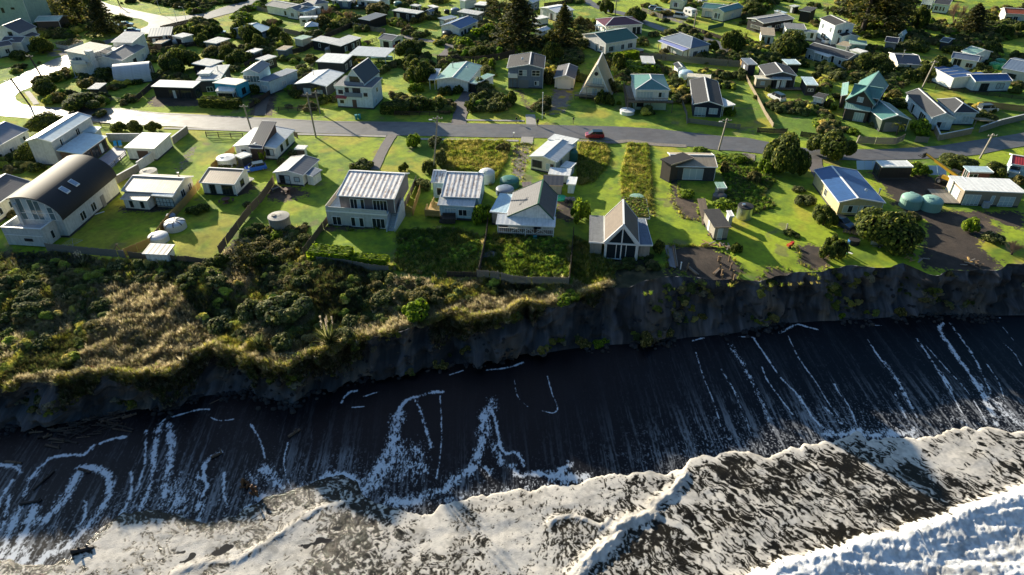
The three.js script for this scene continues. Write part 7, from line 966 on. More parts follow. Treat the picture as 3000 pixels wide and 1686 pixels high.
// ---------- water tanks ----------
COL.DGN = [.025, .14, .12]; COL.FGN = [.02, .2, .1];
for (const a of [['old round concrete tank with mossy lid standing on the shaded lawn', 'C1', 940, 335, 1.72, 2, 'concrete', 'GW'], ['black ribbed plastic tank behind the low storage shed', 'C0', 2195, 385, 1.72, 1.6, 'poly', 'LG'], ['white domed plastic tank beside the black ribbed tank', 'C0', 1990, 545, 1.55, 1.5, 'dome', 'LG'], ['small blue grey drum at the top of the three tanks by the fence', 'C0', 2140, 275, .8, 1.2, 'dome', 'SB'], ['cream round tank behind the old white cottage', 'B0', 1870, 930, 1.5, 1.5, 'concrete', 'IV'], ['white round tank next to the white roofed carport', 'B1', 280, 775, 1.75, 1.8, 'flat', 'W'], ['tall mottled grey tank behind the rust roofed house', 'B2', 965, 985, 1.5, 2.5, 'dome', 'LG'], ['large dark green tank by the gravel tracks', 'B2', 1247, 1040, 1.8, 1.7, 'dome', 'DGN'], ['blue grey tank in front of the large dark green tank', 'B2', 1190, 1140, 1.65, 1.4, 'dome', 'SB'], ['slim dark green tank against the pale yellow house', 'B2', 2035, 725, .95, 2.4, 'dome', 'DGN'], ['half sunk teal dome behind the planted roof', 'B3', 280, 1200, 1.3, .5, 'dome', 'PT'], ['black tank tipped among frames in the garden', 'B3', 1310, 1215, 1.25, 1.2, 'dome', 'DG'], ['shiny steel tank with a black lid near the hut', 'C3', 1612, 245, 1.25, 2.7, 'steel', 'LG'], ['pale green domed tank, left of two in the black sand yard', 'B4', 1130, 1295, 1.78, 2.3, 'dome', 'PT'], ['pale green domed tank, right of two in the black sand yard', 'B4', 1378, 1325, 1.78, 2.3, 'dome', 'PT'], ['low white round pool with a dark worn cover by the teal hip roof', 'A3', 160, 1415, 1.65, .95, 'flat', 'W'], ['big pale blue domed tank behind the navy gable house', 'A3', 885, 1000, 1.85, 2.6, 'dome', 'LB'], ['low brown round tank in the yard left of the navy hip roof', 'A3', 298, 655, 1.5, 1, 'concrete', 'BR'], ['dark domed tank at the corner of the blue roof cottage', 'A2', 480, 462, 1.6, 2, 'dome', 'DG'], ['blue grey domed tank behind the blue grey shed', 'A2', 572, 168, 1.55, 1.9, 'dome', 'SB'], ['small black domed tank left of the blue grey domed tank', 'A2', 465, 165, .95, 1.3, 'dome', 'K'], ['grey domed tank at the corner of the black L shaped house', 'A1', 1556, 662, 1.25, 1.7, 'dome', 'G'], ['pale teal domed tank at the top behind bushes', 'A1', 2410, 72, 1.4, 1.6, 'dome', 'PT'], ['dark grey domed tank left of the turquoise house', 'A1', 30, 1112, 1.35, 1.9, 'dome', 'G'], ['black tank at the hidden gabled house', 'A1', 862, 425, 1, 1.5, 'dome', 'K'], ['green tank, front left of three in deep shade', 'A4', 2180, 850, 1.4, 1.6, 'dome', 'FGN'], ['green tank, rear of three in deep shade', 'A4', 2250, 805, 1.4, 1.6, 'dome', 'FGN'], ['green tank, right of three in deep shade', 'A4', 2290, 865, 1.4, 1.6, 'dome', 'FGN'], ['grey concrete tank below the ribbed grey iron roof', 'A0', 2215, 555, 1.3, 1.6, 'dome', 'LG']]) tank(...a);
// ---------- fences and walls ----------
const FN = [['weathered pale paling fence along the dune, from the terrace corner', ['C0', 590, 655, 1100, 705, 1560, 745], 1.35, 'GW'], ['dark paling fence under the storage shed', ['C0', 1620, 750, 2250, 805, 2340, 805, 2555, 835], 1.2, 'WD'], ['tan fence dividing the cottage lawn from the tank lawn', ['C0', 1570, 735, 1890, 600, 2100, 320, 'B0', 2300, 1300, 2500, 1060], 1.5, 'OK'], ['tan fence beside the cabin running up to the carport', ['B1', 90, 850, 200, 750, 370, 620], 1.3, 'OK'], ['long dark fence running down between the cabin and bungalow lawns', ['C1', 185, 705, 560, 200, 710, 45, 'B1', 865, 1010], 1.6, 'WD'], ['dark fence left of the balcony house lawn', ['C1', 1235, 715, 1545, 300], 1.4, 'WD'], ['low curved white retaining fence under the lawn hedge', ['C1', 1400, 805, 1750, 840, 2050, 900, 2290, 925], 1.1, 'GW'], ['white and grey boundary fence under the overgrown yard', ['C2', 845, 1000, 1100, 1020, 1280, 1070, 1460, 1085, 1980, 1095], 1.5, 'GW'], ['black fence between the two overgrown yards', ['C2', 865, 960, 950, 560, 985, 260], 1.5, 'DW'], ['dark fence between gabled cottage and shingle house', ['C2', 1988, 1090, 2025, 690, 2045, 460], 1.5, 'DW'], ['broken low fence at the cliff below the rust roofed house', ['C2', 470, 985, 680, 990, 840, 990], 1, 'DW'], ['grey fence right of the balcony house', ['B2', -60, 1330, 85, 1010], 1.5, 'GW'], ['tan fence beside the timber side deck', ['B2', 40, 1420, 132, 1130], 1.5, 'OK'], ['dark paling fence beside the wedge roofed house', ['B1', 1085, 400, 1160, 450], 1.2, 'DW'], ['long pale weathered fence behind the sunny section', ['A3', 290, 735, 700, 760, 1100, 800, 1560, 840], 1.8, 'GW'], ['short tan end of the long pale fence', ['A3', 1565, 800, 1605, 885], 1.4, 'OK'], ['grey picket fence in front of the navy gable house', ['B3', 905, 265, 930, 255, 1240, 295, 1565, 335], 1.1, 'GW'], ['low fence left of the navy gable house', ['A3', 705, 860, 750, 1000, 860, 1340, 900, 1440, 'B3', 905, 260], 1, 'GW'], ['tan fence on the right of the bright section', ['A3', 1610, 920, 1690, 1070, 1800, 1270, 1880, 1430, 'B3', 1980, 310], 1, 'TN'], ['black paling fence left of the largest roadside tree', ['B3', 1780, 375, 1990, 385, 2150, 385], 1.1, 'DW'], ['black paling fence right of the largest roadside tree', ['B3', 2320, 425, 2560, 460], 1.2, 'DW'], ['pale fence along the lane behind the parked cars', ['A3', 340, 145, 600, 235], 1.4, 'GW'], ['dark fence along the lane below the black house', ['A3', 850, 320, 1000, 380, 1360, 500], 1.1, 'DW'], ['dark teal fence of the black house lawn', ['A3', 1170, 375, 1360, 330], 1.3, 'DGN'], ['brown paling fence beside the teal garage lawn', ['B4', 470, 505, 700, 520, 920, 525, 960, 520, 1050, 480], 1.5, 'GW'], ['short pale gate fence left of clipped shrub', ['B4', 1195, 495, 1350, 505], 1.3, 'GW'], ['brown fence behind the sunlit right lawn', ['A4', 2020, 1330, 2555, 1395], 1.4, 'MW'], ['dark fence behind the paved turning bay', ['A2', 345, 775, 800, 790, 1100, 755, 1310, 700], 1.9, 'DW'], ['dark fence by the white house at the top', ['A2', 1680, 80, 2120, 25], 1.2, 'DW'], ['pale fence along the long white house', ['A1', 550, 110, 900, 185, 1210, 255], 1.5, 'GW'], ['pale fence right of the hidden gabled house', ['A1', 880, 385, 1040, 420, 1220, 460], 1.5, 'GW'], ['pale paling fence below the black garage', ['A1', 1850, 340, 2060, 385, 2250, 415], 1.5, 'GW'], ['long black fence running diagonally behind the L shaped house', ['A1', 1830, 345, 1500, 490, 1250, 640, 1030, 700], 1.5, 'DW'], ['brown fence at the lawn right of the black flat house', ['A1', 2450, 430, 2555, 345], 1.5, 'MW'], ['dark leaning fence right of the blue flat roof', ['A1', 830, 1180, 1100, 980], 1.4, 'DW'], ['dark driveway fence left of the low gable house', ['A1', 565, 1350, 880, 1140], 1.2, 'DW'], ['black fence above the black house yard', ['A0', 1700, 1270, 1870, 1120, 2070, 970], 1.4, 'DW'], ['black fence beside the top road', ['A0', 2010, 375, 2540, 250], 1.3, 'DW'], ['dark fence below the small grey roofed shed', ['A0', 1840, 640, 2555, 560], 1.3, 'DW'], ['dark diagonal fence across the wild garden', ['A1', 500, 840, 780, 660], 1.3, 'DW']];
for (const [l, p, h, c] of FN) fence(l, p, h, c);
for (const [l, p, h, c] of [['dark three rail fence on the verge left of the wedge roof', ['B1', 20, 430, 480, 450], 1.2, 'DW'], ['dark rail fence at the road by the three round shrubs', ['B0', 1140, 285, 1380, 310], 1, 'DW'], ['brown rail fence along the road before the black hedge', ['A1', 2370, 1440, 'A2', 0, 1445, 500, 1440], 1.1, 'BR'], ['dark rail fence beside the white gable garage', ['A1', 1970, 580, 2150, 515], 1.3, 'DW'], ['dark rail fence in front of the low gable house', ['A1', 920, 1385, 1400, 1395], 1, 'DW'], ['pale rails round the low gable deck', ['A1', 990, 1110, 1160, 1010], 1, 'GW'], ['dark rails at the dark block', ['A1', 1190, 975, 1370, 820], 1, 'DW'], ['pale rail fence on the lawn before the half round hut', ['A0', 1110, 1255, 1510, 1265], .9, 'GW'], ['black retaining rails below the solar roof house', ['A4', 1450, 1110, 1800, 1160, 2555, 1250], .9, 'DW'], ['pool fence round the walled patio', ['B0', 1375, 850, 1575, 670], 1.1, 'G']]) fence(l, p, h, c, 'rail');
for (const [l, p, h, c] of [['old white block wall below the masonry garage', ['B0', 1735, 850, 1955, 700], 1.7, 'W'], ['brown block wall beside the cottage', ['B0', 1465, 1010, 1735, 860], 1.4, 'GW'], ['grey timber wall rising to the road behind the garage', ['B0', 2165, 520, 2345, 380], 1.5, 'GW'], ['white wall with arches behind the patio', ['B0', 1360, 490, 1760, 490], 1.7, 'LG'], ['pale stone wall before the dark tiled house', ['B4', 1432, 345, 1492, 475, 1890, 395], 1.3, 'TN'], ['stone wall curving away right of the pergola', ['B4', 2000, 375, 2250, 290, 2560, 215], 1.3, 'GW']]) fence(l, p, h, c, 'wall');
// ---------- poles and posts ----------
for (const a of [['tall bare pole throwing a long shadow over the sunny lawn', 'B1', 1385, 435, 9.6, -.03, false], ['tallest pole, leaning over the grey shrubs by the road', 'B2', 290, 890, 11.4, .14, true], ['pole with lamp beside the dark timber house', 'B3', 1300, 600, 6.8, .09, true], ['leaning pole above the telehandler', 'B4', 2005, 700, 5.2, .13, false], ['pole before the big domed tree and solar roof', 'A4', 1280, 1110, 7, .14, false], ['pole at the lane by the white caravan', 'A3', 985, 390, 6.5, .03, false], ['pole at the far left of the lane', 'A3', 12, 195, 5, 0, false], ['dark pole on the verge by the modern house', 'A0', 545, 1005, 6.5, -.2, false, 'DW'], ['thin leaning pole on the corner grass tongue', 'A0', 378, 1325, 6.6, -.3, true, 'DW'], ['dark pole beyond the top road junction', 'A0', 1500, 90, 3.4, -.1, false, 'DW'], ['pole behind the wedge roofed house', 'B1', 575, 335, 5.5, -.08, false], ['pale pole before the tall navy roofed house', 'A1', 1440, 1415, 5.2, -.06, false]]) pole(...a);
const post = (label, t, x, y, h, col, name = 'post', lean = 0) => { const o = thing(name, label, 'post', G(t, x, y)); part('shaft', mb().bar(V3(0, -.1, 0), V3(lean, h, 0), .14).geo(), mat(COL[col]), o); part('cap', mb().box(lean, h + .03, 0, .2, .06, .2).geo(), mat(COL[col]), o); return o; };
post('tall white post on the lawn edge opposite the red car', 'B2', 1655, 205, 6, 'W', 'lamp_post'); post('leaning stake at the brown paling fence', 'B4', 452, 548, 2.3, 'GW', 'post', .3); post('pale stake on the driveway verge', 'C3', 2140, 420, 1.4, 'GW'); post('white post on the dune edge', 'C3', 825, 890, 1.2, 'W');
for (const [l, t, x, y] of [['slim white street lamp at the top road verge', 'A0', 2000, 172], ['slim curved street lamp at the road junction', 'A0', 2215, 305], ['small white lamp post right of the junction lamp', 'A0', 2325, 275]]) { const o = thing('street_lamp', l, 'street lamp', G(t, x, y)); part('shaft', mb().cyl(0, 0, 0, .08, .05, 4.6, 8).geo(), trimM, o); part('arm', mb().bar(V3(0, 4.6, 0), V3(-1, 4.8, 0), .06).geo(), trimM, o); part('lamp_head', mb().box(-1.1, 4.78, 0, .5, .12, .2).geo(), trimM, o); }
for (const [l, x, y, c] of [['dark letterbox at the path opposite the empty section', 1333, 262, 'K'], ['dark letterbox across from the red car', 2042, 268, 'K'], ['dark letterbox at the tall white post', 1676, 198, 'K'], ['white letterbox on the near verge by the concrete apron', 1300, 448, 'W']]) { const o = thing('letterbox', l, 'letterbox', G('B2', x, y)); part('stake', mb().box(0, .5, 0, .09, 1, .09).geo(), mat(COL.WD), o); part('box', mb().box(0, 1.15, 0, .35, .3, .45).poly([V3(-.2, 1.3, .24), V3(0, 1.42, .24), V3(.2, 1.3, .24)]).geo(), mat(COL[c]), o); }
// ---------- vehicles ----------
car('small red hatchback driving along the main road', 'B2', 2308, 440, 180, [.36, .02, .025]); car('bright blue hatchback parked by the white carport', 'B1', 640, 848, 207, [.01, .09, .5]); car('blue and silver car pulling out at the upper left corner', 'A0', 1655, 412, 20, [.06, .12, .3], 'sedan'); car('silver blue car, right of two parked at the corner verge', 'A0', 1570, 332, 12, [.3, .36, .42], 'sedan'); car('dark silver car, left of two parked at the corner verge', 'A0', 1420, 345, 8, [.1, .11, .12], 'sedan'); car('white estate car beside the white caravan', 'A3', 828, 228, -32, [.7, .7, .7], 'suv'); car('white estate car seen from behind on the bright lawn', 'A3', 2022, 1245, 112, [.75, .75, .75], 'suv'); car('white hatchback before the navy roofed house garage', 'A4', 122, 542, 8, [.75, .75, .75]); car('pale blue car under bushes by the lane fence', 'A3', 565, 155, -10, [.4, .52, .6]); car('blue car at the far end of the lane fence', 'A3', 495, 125, -10, [.1, .18, .4]); car('dark pickup before the white double garage', 'A1', 1945, 112, 5, [.03, .03, .04], 'ute'); car('navy car parked under the yellow walled house', 'C4', 262, 345, -58, [.015, .025, .08], 'sedan'); car('silver car behind the dark tiled roofs', 'B4', 2090, 115, 8, [.5, .55, .58], 'suv'); car('white van nose beside the flat white roof, far left', 'A1', 170, 430, 10, [.7, .7, .7], 'suv');
function caravan(label, t, x, y, deg, L, H, motor) { const o = thing(motor ? 'motor_home' : 'caravan', label, motor ? 'motor home' : 'caravan', G(t, x, y), deg * Math.PI / 180), e = L / 2; part('body', ext(motor ? [[-e, .5], [-e, H], [e - .6, H], [e, H * .62], [e, .5]] : [[-e, .6], [-e - .12, 1.3], [-e + .35, H], [e - .4, H], [e + .1, 1.4], [e - .1, .6]], 2.2, .12), mat([.75, .75, .73], { r: .4 }), o); for (const z of [-1.12, 1.12]) for (const a of motor ? [-.6, 0, .55] : [-.4, .35]) part('window', mb().box(a * e, H * .68, z, L * .18, H * .24, .04).geo(), glassM, o); part('window', mb().box(-e - .03, H * .66, 0, .1, H * .26, 1.4).geo(), glassM, o); part('stripe', mb().box(0, H * .42, 1.12, L * .9, .08, .02).geo(), mat([.3, .32, .36]), o); wheels(o, L, 2.1, .33, motor ? [-e + 1.3, e - 1.1] : [0]); part(motor ? 'roof_vent' : 'drawbar', motor ? mb().box(0, H + .1, 0, .7, .18, .6).geo() : mb().bar(V3(e, .5, .3), V3(e + 1.2, .45, 0), .08).bar(V3(e, .5, -.3), V3(e + 1.2, .45, 0), .08).geo(), trimM, o); }
caravan('white caravan parked beside the white estate car', 'A3', 940, 205, 115, 4.6, 2.5); caravan('white motor home parked on the far lawn behind a tent', 'A1', 1325, 330, 8, 6, 2.9, true);
{ const o = thing('marquee', 'white peaked tent in front of the motor home', 'tent', G('A1', 1345, 400), .2); part('canopy', mb().poly([V3(-2, 2.1, 2), V3(2, 2.1, 2), V3(0, 3.2, 0)]).poly([V3(2, 2.1, 2), V3(2, 2.1, -2), V3(0, 3.2, 0)]).poly([V3(2, 2.1, -2), V3(-2, 2.1, -2), V3(0, 3.2, 0)]).poly([V3(-2, 2.1, -2), V3(-2, 2.1, 2), V3(0, 3.2, 0)]).geo(), trimM, o); for (const x of [-1.95, 1.95]) for (const z of [-1.95, 1.95]) part('leg', mb().box(x, 1.05, z, .07, 2.1, .07).geo(), trimM, o); }
function boat(label, t, x, y, deg, L, col, up = 0) { const o = thing('boat', label, 'boat', G(t, x, y).add(V3(0, up, 0)), deg * Math.PI / 180), k = mb(), n = 8, ring = (u) => { const w = L * .17 * Math.sqrt(1 - Math.max(0, u * 2 - 1) ** 2.2), a = (u - .5) * L; return [V3(a, .2, 0), V3(a, 1.05 + u * .25, w), V3(a, 1.05 + u * .25, -w)]; }; for (let i = 0; i < n; i++) { const a = ring(i / n), b = ring((i + 1) / n - .0001); k.poly([a[0], b[0], b[1], a[1]]).poly([b[0], a[0], a[2], b[2]]).poly([a[1], b[1], b[2], a[2]]); } k.poly(ring(0)); part('hull', k.geo(), mat(col, { r: .3 }), o); part('cabin', mb().box(L * .08, 1.5, 0, L * .25, .7, L * .2).geo(), mat([.7, .72, .74], { r: .3 }), o); part('windscreen', mb().box(L * .22, 1.55, 0, .08, .5, L * .19).geo(), glassM, o); part('trailer', mb().bar(V3(-L * .45, .25, .5), V3(L * .5, .25, 0), .1).bar(V3(-L * .45, .25, -.5), V3(L * .5, .25, 0), .1).geo(), mat(COL.G), o); wheels(o, L, 1.7, .3, [-L * .15]); }
boat('white launch on a trailer beside the pale green house at the top', 'A3', 1075, 48, 30, 6.5, [.75, .75, .74]); boat('pale blue boat under the long open shed', 'A1', 2215, 760, -4, 6, [.3, .5, .6]); boat('grey upturned looking dinghy under the huge cliff tree', 'C4', 775, 600, -8, 3.2, [.4, .42, .44], -.1);
{ const o = thing('red_trailer', 'bright red sided trailer right of the long open shed', 'trailer', G('A1', 2420, 625), .9), m = mat([.5, .03, .06]); part('tray', mb().box(0, .8, 0, 2.6, .1, 1.6).box(0, 1.15, .78, 2.6, .7, .06).box(0, 1.15, -.78, 2.6, .7, .06).box(1.28, 1.15, 0, .06, .7, 1.6).geo(), m, o); part('drawbar', mb().bar(V3(-1.3, .7, 0), V3(-2.4, .5, 0), .1).geo(), mat(COL.K), o); wheels(o, 2.6, 1.7, .32, [0]); }
{ const o = thing('telehandler', 'yellow telescopic handler with a black cab parked in the black sand yard', 'telehandler', G('B4', 1600, 1030), 2.1), Y = mat([.55, .32, .02], { r: .45, g: 'grime' }), K = mat([.02, .02, .022]); part('chassis', mb().box(0, .95, 0, 3.6, .6, 1.3).geo(), K, o); part('counterweight', mb().box(-1.9, 1.1, 0, .8, .9, 1.5).geo(), Y, o); part('engine_cover', mb().box(-.1, 1.5, -.7, 2.2, .6, .6).geo(), Y, o); part('boom', mb().bar(V3(-2, 1.9, .1), V3(3.6, 3.4, .1), .42, .5).bar(V3(3.2, 3.3, .1), V3(5.6, 3.95, .1), .3, .36).geo(), Y, o); part('fork', mb().box(5.9, 3.6, .1, .2, .9, 1).bar(V3(5.9, 3.2, .4), V3(6.9, 3.3, .4), .1).bar(V3(5.9, 3.2, -.2), V3(6.9, 3.3, -.2), .1).geo(), K, o); const c = part('cab', mb().box(-.3, 2.75, .75, 1.5, .12, 1).box(-1, 2.1, .3, .08, 1.3, .08).box(.4, 2.1, .3, .08, 1.3, .08).box(-1, 2.1, 1.2, .08, 1.3, .08).box(.4, 2.1, 1.2, .08, 1.3, .08).box(-.3, 1.4, .75, 1.5, .5, 1).geo(), K, o); part('cab_glass', mb().box(-.3, 2.1, .75, 1.36, 1.1, .86).geo(), glazeM, c); wheels(o, 3.6, 2.2, .62, [-1.25, 1.25]); }
// ---------- people: one walker on the road ----------
{ const o = thing('person', 'person in dark clothes walking along the edge of the road', 'person', G('B2', 1598, 294), .4), mc = new MarchingCubes(56, mat([.2, .12, .09]), false, false, 60000), J = { h: [0, 1.62, .02, .1], n: [0, 1.45, 0, .06], c: [0, 1.28, 0, .15], w: [0, .98, 0, .13], l: [-.09, .88, 0, .1], r: [.09, .88, 0, .1], lk: [-.1, .48, .16, .065], rk: [.1, .48, -.05, .065], lf: [-.1, .08, .12, .045], rf: [.1, .1, -.28, .045], lt: [-.1, .05, .26, .04], rt: [.1, .05, -.16, .04], ls: [-.19, 1.38, 0, .065], rs: [.19, 1.38, 0, .065], le: [-.24, 1.1, -.1, .048], re: [.24, 1.1, .08, .048], lh: [-.24, .86, .0, .035], rh: [.24, .88, .24, .035] }, bones = ['hh', 'hn', 'nc', 'cw', 'wl', 'wr', ['l', 'lk'], ['lk', 'lf'], ['lf', 'lt'], ['r', 'rk'], ['rk', 'rf'], ['rf', 'rt'], ['c', 'ls'], ['c', 'rs'], ['ls', 'le'], ['le', 'lh'], ['rs', 're'], ['re', 'rh']]; mc.isolation = 0; const N = 56; for (let z = 0; z < N; z++) for (let y = 0; y < N; y++) for (let x = 0; x < N; x++) { const q = [(x - N / 2) / (N / 2), (y - N / 2) / (N / 2) + .92, (z - N / 2) / (N / 2)]; let s = 0; for (const b of bones) { const a = J[b[0]], c = J[b[1]], d = [c[0] - a[0], c[1] - a[1], c[2] - a[2]], L = d[0] ** 2 + d[1] ** 2 + d[2] ** 2 || 1e-9, t = clamp(((q[0] - a[0]) * d[0] + (q[1] - a[1]) * d[1] + (q[2] - a[2]) * d[2]) / L, 0, 1); s += Math.exp(-40 * (Math.hypot(q[0] - a[0] - d[0] * t, q[1] - a[1] - d[1] * t, q[2] - a[2] - d[2] * t) - lerp(a[3], c[3], t))); } mc.field[x + y * N + z * N * N] = Math.log(s) / 40; } mc.update(); const g = new THREE.BufferGeometry(), p = mc.positionArray.slice(0, mc.count * 3), col = new Float32Array(mc.count * 3); for (let i = 0; i < mc.count; i++) { p[i * 3 + 1] += .92; const y = p[i * 3 + 1], c = y > 1.66 ? [.03, .02, .015] : y > 1.47 ? [.4, .24, .17] : y > .92 ? [.02, .022, .03] : y > .1 ? [.03, .032, .045] : [.02, .02, .02]; col.set(c, i * 3); } g.setAttribute('position', new THREE.BufferAttribute(p, 3)); g.setAttribute('normal', new THREE.BufferAttribute(mc.normalArray.slice(0, mc.count * 3), 3)); g.setAttribute('color', new THREE.BufferAttribute(col, 3)); part('figure', g, new THREE.MeshStandardMaterial({ vertexColors: true, roughness: .85, side: THREE.DoubleSide }), o); }
// ---------- yard things ----------
const yard = (name, label, cat, t, x, y, turn, parts, group) => { const o = thing(name, label, cat, G(t, x, y), turn, group); for (const [n, k, m] of parts) part(n, k.geo(), m, o); return o; };
const roundTable = (label, t, x, y) => { const m = mat([.12, .05, .035], { g: 'wood' }); yard('picnic_table', label, 'picnic table', t, x, y, .3, [['table_top', mb().cyl(0, .7, 0, .75, .75, .08, 18), m], ['pedestal', mb().cyl(0, 0, 0, .35, .2, .7, 10), m], ...[0, 1.57, 3.14, 4.71].map((a) => ['bench', mb().box(Math.sin(a) * 1.15, .42, Math.cos(a) * 1.15, 1, .07, .32, a), m])]); };
roundTable('round brown picnic table in the cabin shade', 'B1', 270, 1250); roundTable('round red brown picnic table before the little bungalow', 'B1', 1040, 1125); yard('bench', 'grey slatted bench at the bungalow corner', 'bench', 'B1', 885, 1095, .8, [['seat', mb().box(0, .42, 0, 1.6, .07, .5), mat(COL.GW, { g: 'wood' })], ['leg', mb().box(-.7, .2, 0, .08, .4, .45), mat(COL.G)], ['leg', mb().box(.7, .2, 0, .08, .4, .45), mat(COL.G)]]);
yard('sun_lounger', 'turquoise sun lounger on the patio, left one', 'sun lounger', 'B0', 1440, 545, .5, [['bed', mb().box(0, .3, 0, .65, .08, 1.3).bar(V3(0, .34, -.6), V3(0, .75, -1.1), .6, .06), mat(COL.TQ)], ['leg', mb().box(0, .13, .5, .6, .26, .06), trimM]]); yard('sun_lounger', 'turquoise sun lounger on the patio, right one', 'sun lounger', 'B0', 1500, 540, .5, [['bed', mb().box(0, .3, 0, .65, .08, 1.3).bar(V3(0, .34, -.6), V3(0, .75, -1.1), .6, .06), mat(COL.TQ)], ['leg', mb().box(0, .13, .5, .6, .26, .06), trimM]]);
for (const [l, x, y] of [['teal wheelie bin on the verge, left one', 1890, 212], ['teal wheelie bin on the verge, right one', 1932, 206]]) yard('wheelie_bin', l, 'bin', 'B1', x, y, .2, [['bin', mb().box(0, .5, 0, .5, .9, .55), mat([.02, .28, .3])], ['lid', mb().slab([V3(-.28, 1.02, .32), V3(.28, 1.02, .32), V3(.28, 1.08, -.32), V3(-.28, 1.08, -.32)], .06), mat([.02, .3, .32])], ['wheel', mb().cyl(-.2, .02, -.3, .1, .1, .1, 10), tyreM]]);
const rotary = (label, t, x, y, h) => { const m = mat([.5, .5, .5], { m: .6, r: .4 }), k = mb(); for (let i = 0; i < 4; i++) { const a = i * 1.571 + .3, b = a + 1.571, d = (t, r) => V3(Math.sin(t) * r, h, Math.cos(t) * r); k.bar(V3(0, h - .4, 0), d(a, 1.5), .04); for (const r of [.6, 1, 1.45]) k.bar(d(a, r), d(b, r), .02); } yard('rotary_clothesline', label, 'clothesline', t, x, y, .2, [['mast', mb().bar(V3(0, 0, 0), V3(0, h, 0), .07), m], ['arm', k, m]]); };
rotary('fallen looking rotary clothesline at the bottom of the cottage lawn', 'C0', 910, 590, .5); rotary('rotary clothesline beside the huge cliff tree', 'C4', 590, 400, 2); 
yard('folded_sign', 'small wooden A shaped prop on the cottage lawn fence', 'frame', 'C0', 1480, 680, .2, [['leg', mb().bar(V3(-1, 0, 0), V3(.1, 1.4, 0), .1), mat(COL.MW)], ['leg', mb().bar(V3(.5, 0, 0), V3(0, 1.5, 0), .1), mat(COL.MW)], ['strut', mb().bar(V3(-.2, 1.3, 0), V3(.3, 1.5, 0), .08), mat(COL.MW)]]);
yard('white_plank', 'long white plank lying beside the barrel roofed house', 'plank', 'C0', 1215, 205, .75, [['board', mb().box(0, .12, 0, 2.2, .08, .25), trimM]]);
{ const a = P('A0', 705, 590), b = P('A0', 855, 618), c = P('A0', 1045, 560), o = thing('raised_planter', 'raised white panelled planter box with plants and stones on a lawn', 'planter', a), L = (p) => p.clone().sub(a), d = L(a).add(L(c)).sub(L(b)), q = [L(a), L(b), L(c), d], k = mb(), cap = mb(); for (let i = 0; i < 4; i++) { const s = q[i], e = q[(i + 1) % 4], n = Math.max(2, Math.round(s.distanceTo(e) / 1.6)); for (let j = 0; j < n; j++) { const u = s.clone().lerp(e, (j + .03) / n), w2 = s.clone().lerp(e, (j + .97) / n); part('panel', mb().bar(V3(u.x, .5, u.z), V3(w2.x, .5, w2.z), .1, 1).geo(), mat(COL.W, { g: 'grime' }), o); } cap.bar(V3(s.x, 1.06, s.z), V3(e.x, 1.06, e.z), .25, .12); } part('cap_rail', cap.geo(), mat(COL.MW, { g: 'wood' }), o); const r = rng(4), g = new Leaves(); for (let i = 0; i < 500; i++) { const u = r(), w2 = r(), p = q[0].clone().lerp(q[1], u).lerp(q[3].clone().lerp(q[2], u), w2); g.quad(p.x, .9 + r() * .5, p.z, r() - .5, 1, r() - .5, .2, shadeOf(r() < .4 ? LC.pale : LC.olive, r), r); } part('planting', g.geo(), leafMat, o); }
yard('paddling_pool', 'green plastic pool cover beside the gabled cottage', 'pool', 'B2', 1885, 1205, 0, [['rim', mb().cyl(0, 0, 0, 1, 1.05, .3, 20, false), mat([.02, .4, .2])], ['cover', mb().cyl(0, .28, 0, 1.02, .3, .12, 20), mat([.03, .45, .24])]]);
yard('rubbish_heap', 'heap of black bags beside the green pool cover', 'rubbish', 'B2', 2000, 1230, 0, [0, 1, 2, 3, 4].map((i) => ['bag', mb().cyl((i % 3 - 1) * .6, 0, (i % 2) * 1 - .4, .45, .25, .5, 9), mat(i % 2 ? COL.K : [.2, .2, .22])]));
yard('wooden_chest', 'pinkish wooden box by the green tanks', 'box', 'B2', 1462, 1095, .1, [['chest', mb().box(0, .5, 0, 1.6, 1, 1.3), mat(COL.MW, { g: 'wood' })], ['lid', mb().slab([V3(-.85, 1.1, .7), V3(.85, 1.1, .7), V3(.85, 1.3, -.7), V3(-.85, 1.3, -.7)], .08), mat([.36, .28, .27], { g: 'wood' })]]);
{ const o = thing('timber_ramp', 'long plank ramp leading down to the black roofed hut', 'ramp', P('C3', 1030, 45)), a = V3(0, 0, 0), b = P('C3', 1130, 40).sub(o.position), c = P('C3', 1195, 350).sub(o.position), d = P('C3', 1095, 350).sub(o.position), m = mat(COL.WD, { g: 'wood' }); for (let i = 0; i < 36; i++) { const f = (t) => [a.clone().lerp(d, t), b.clone().lerp(c, t)], [p, q] = f(i / 36), [r, s] = f((i + .93) / 36), y = .55 - (i > 27 ? (i - 27) * .05 : 0); part('plank', mb().slab([V3(r.x, y, r.z), V3(s.x, y, s.z), V3(q.x, y, q.z), V3(p.x, y, p.z)], .06).geo(), m, o); } part('bearer', mb().bar(V3(a.x + .2, .4, a.z), V3(d.x + .2, .3, d.z), .12, .3).bar(V3(b.x - .2, .4, b.z), V3(c.x - .2, .3, c.z), .12, .3).geo(), m, o); }
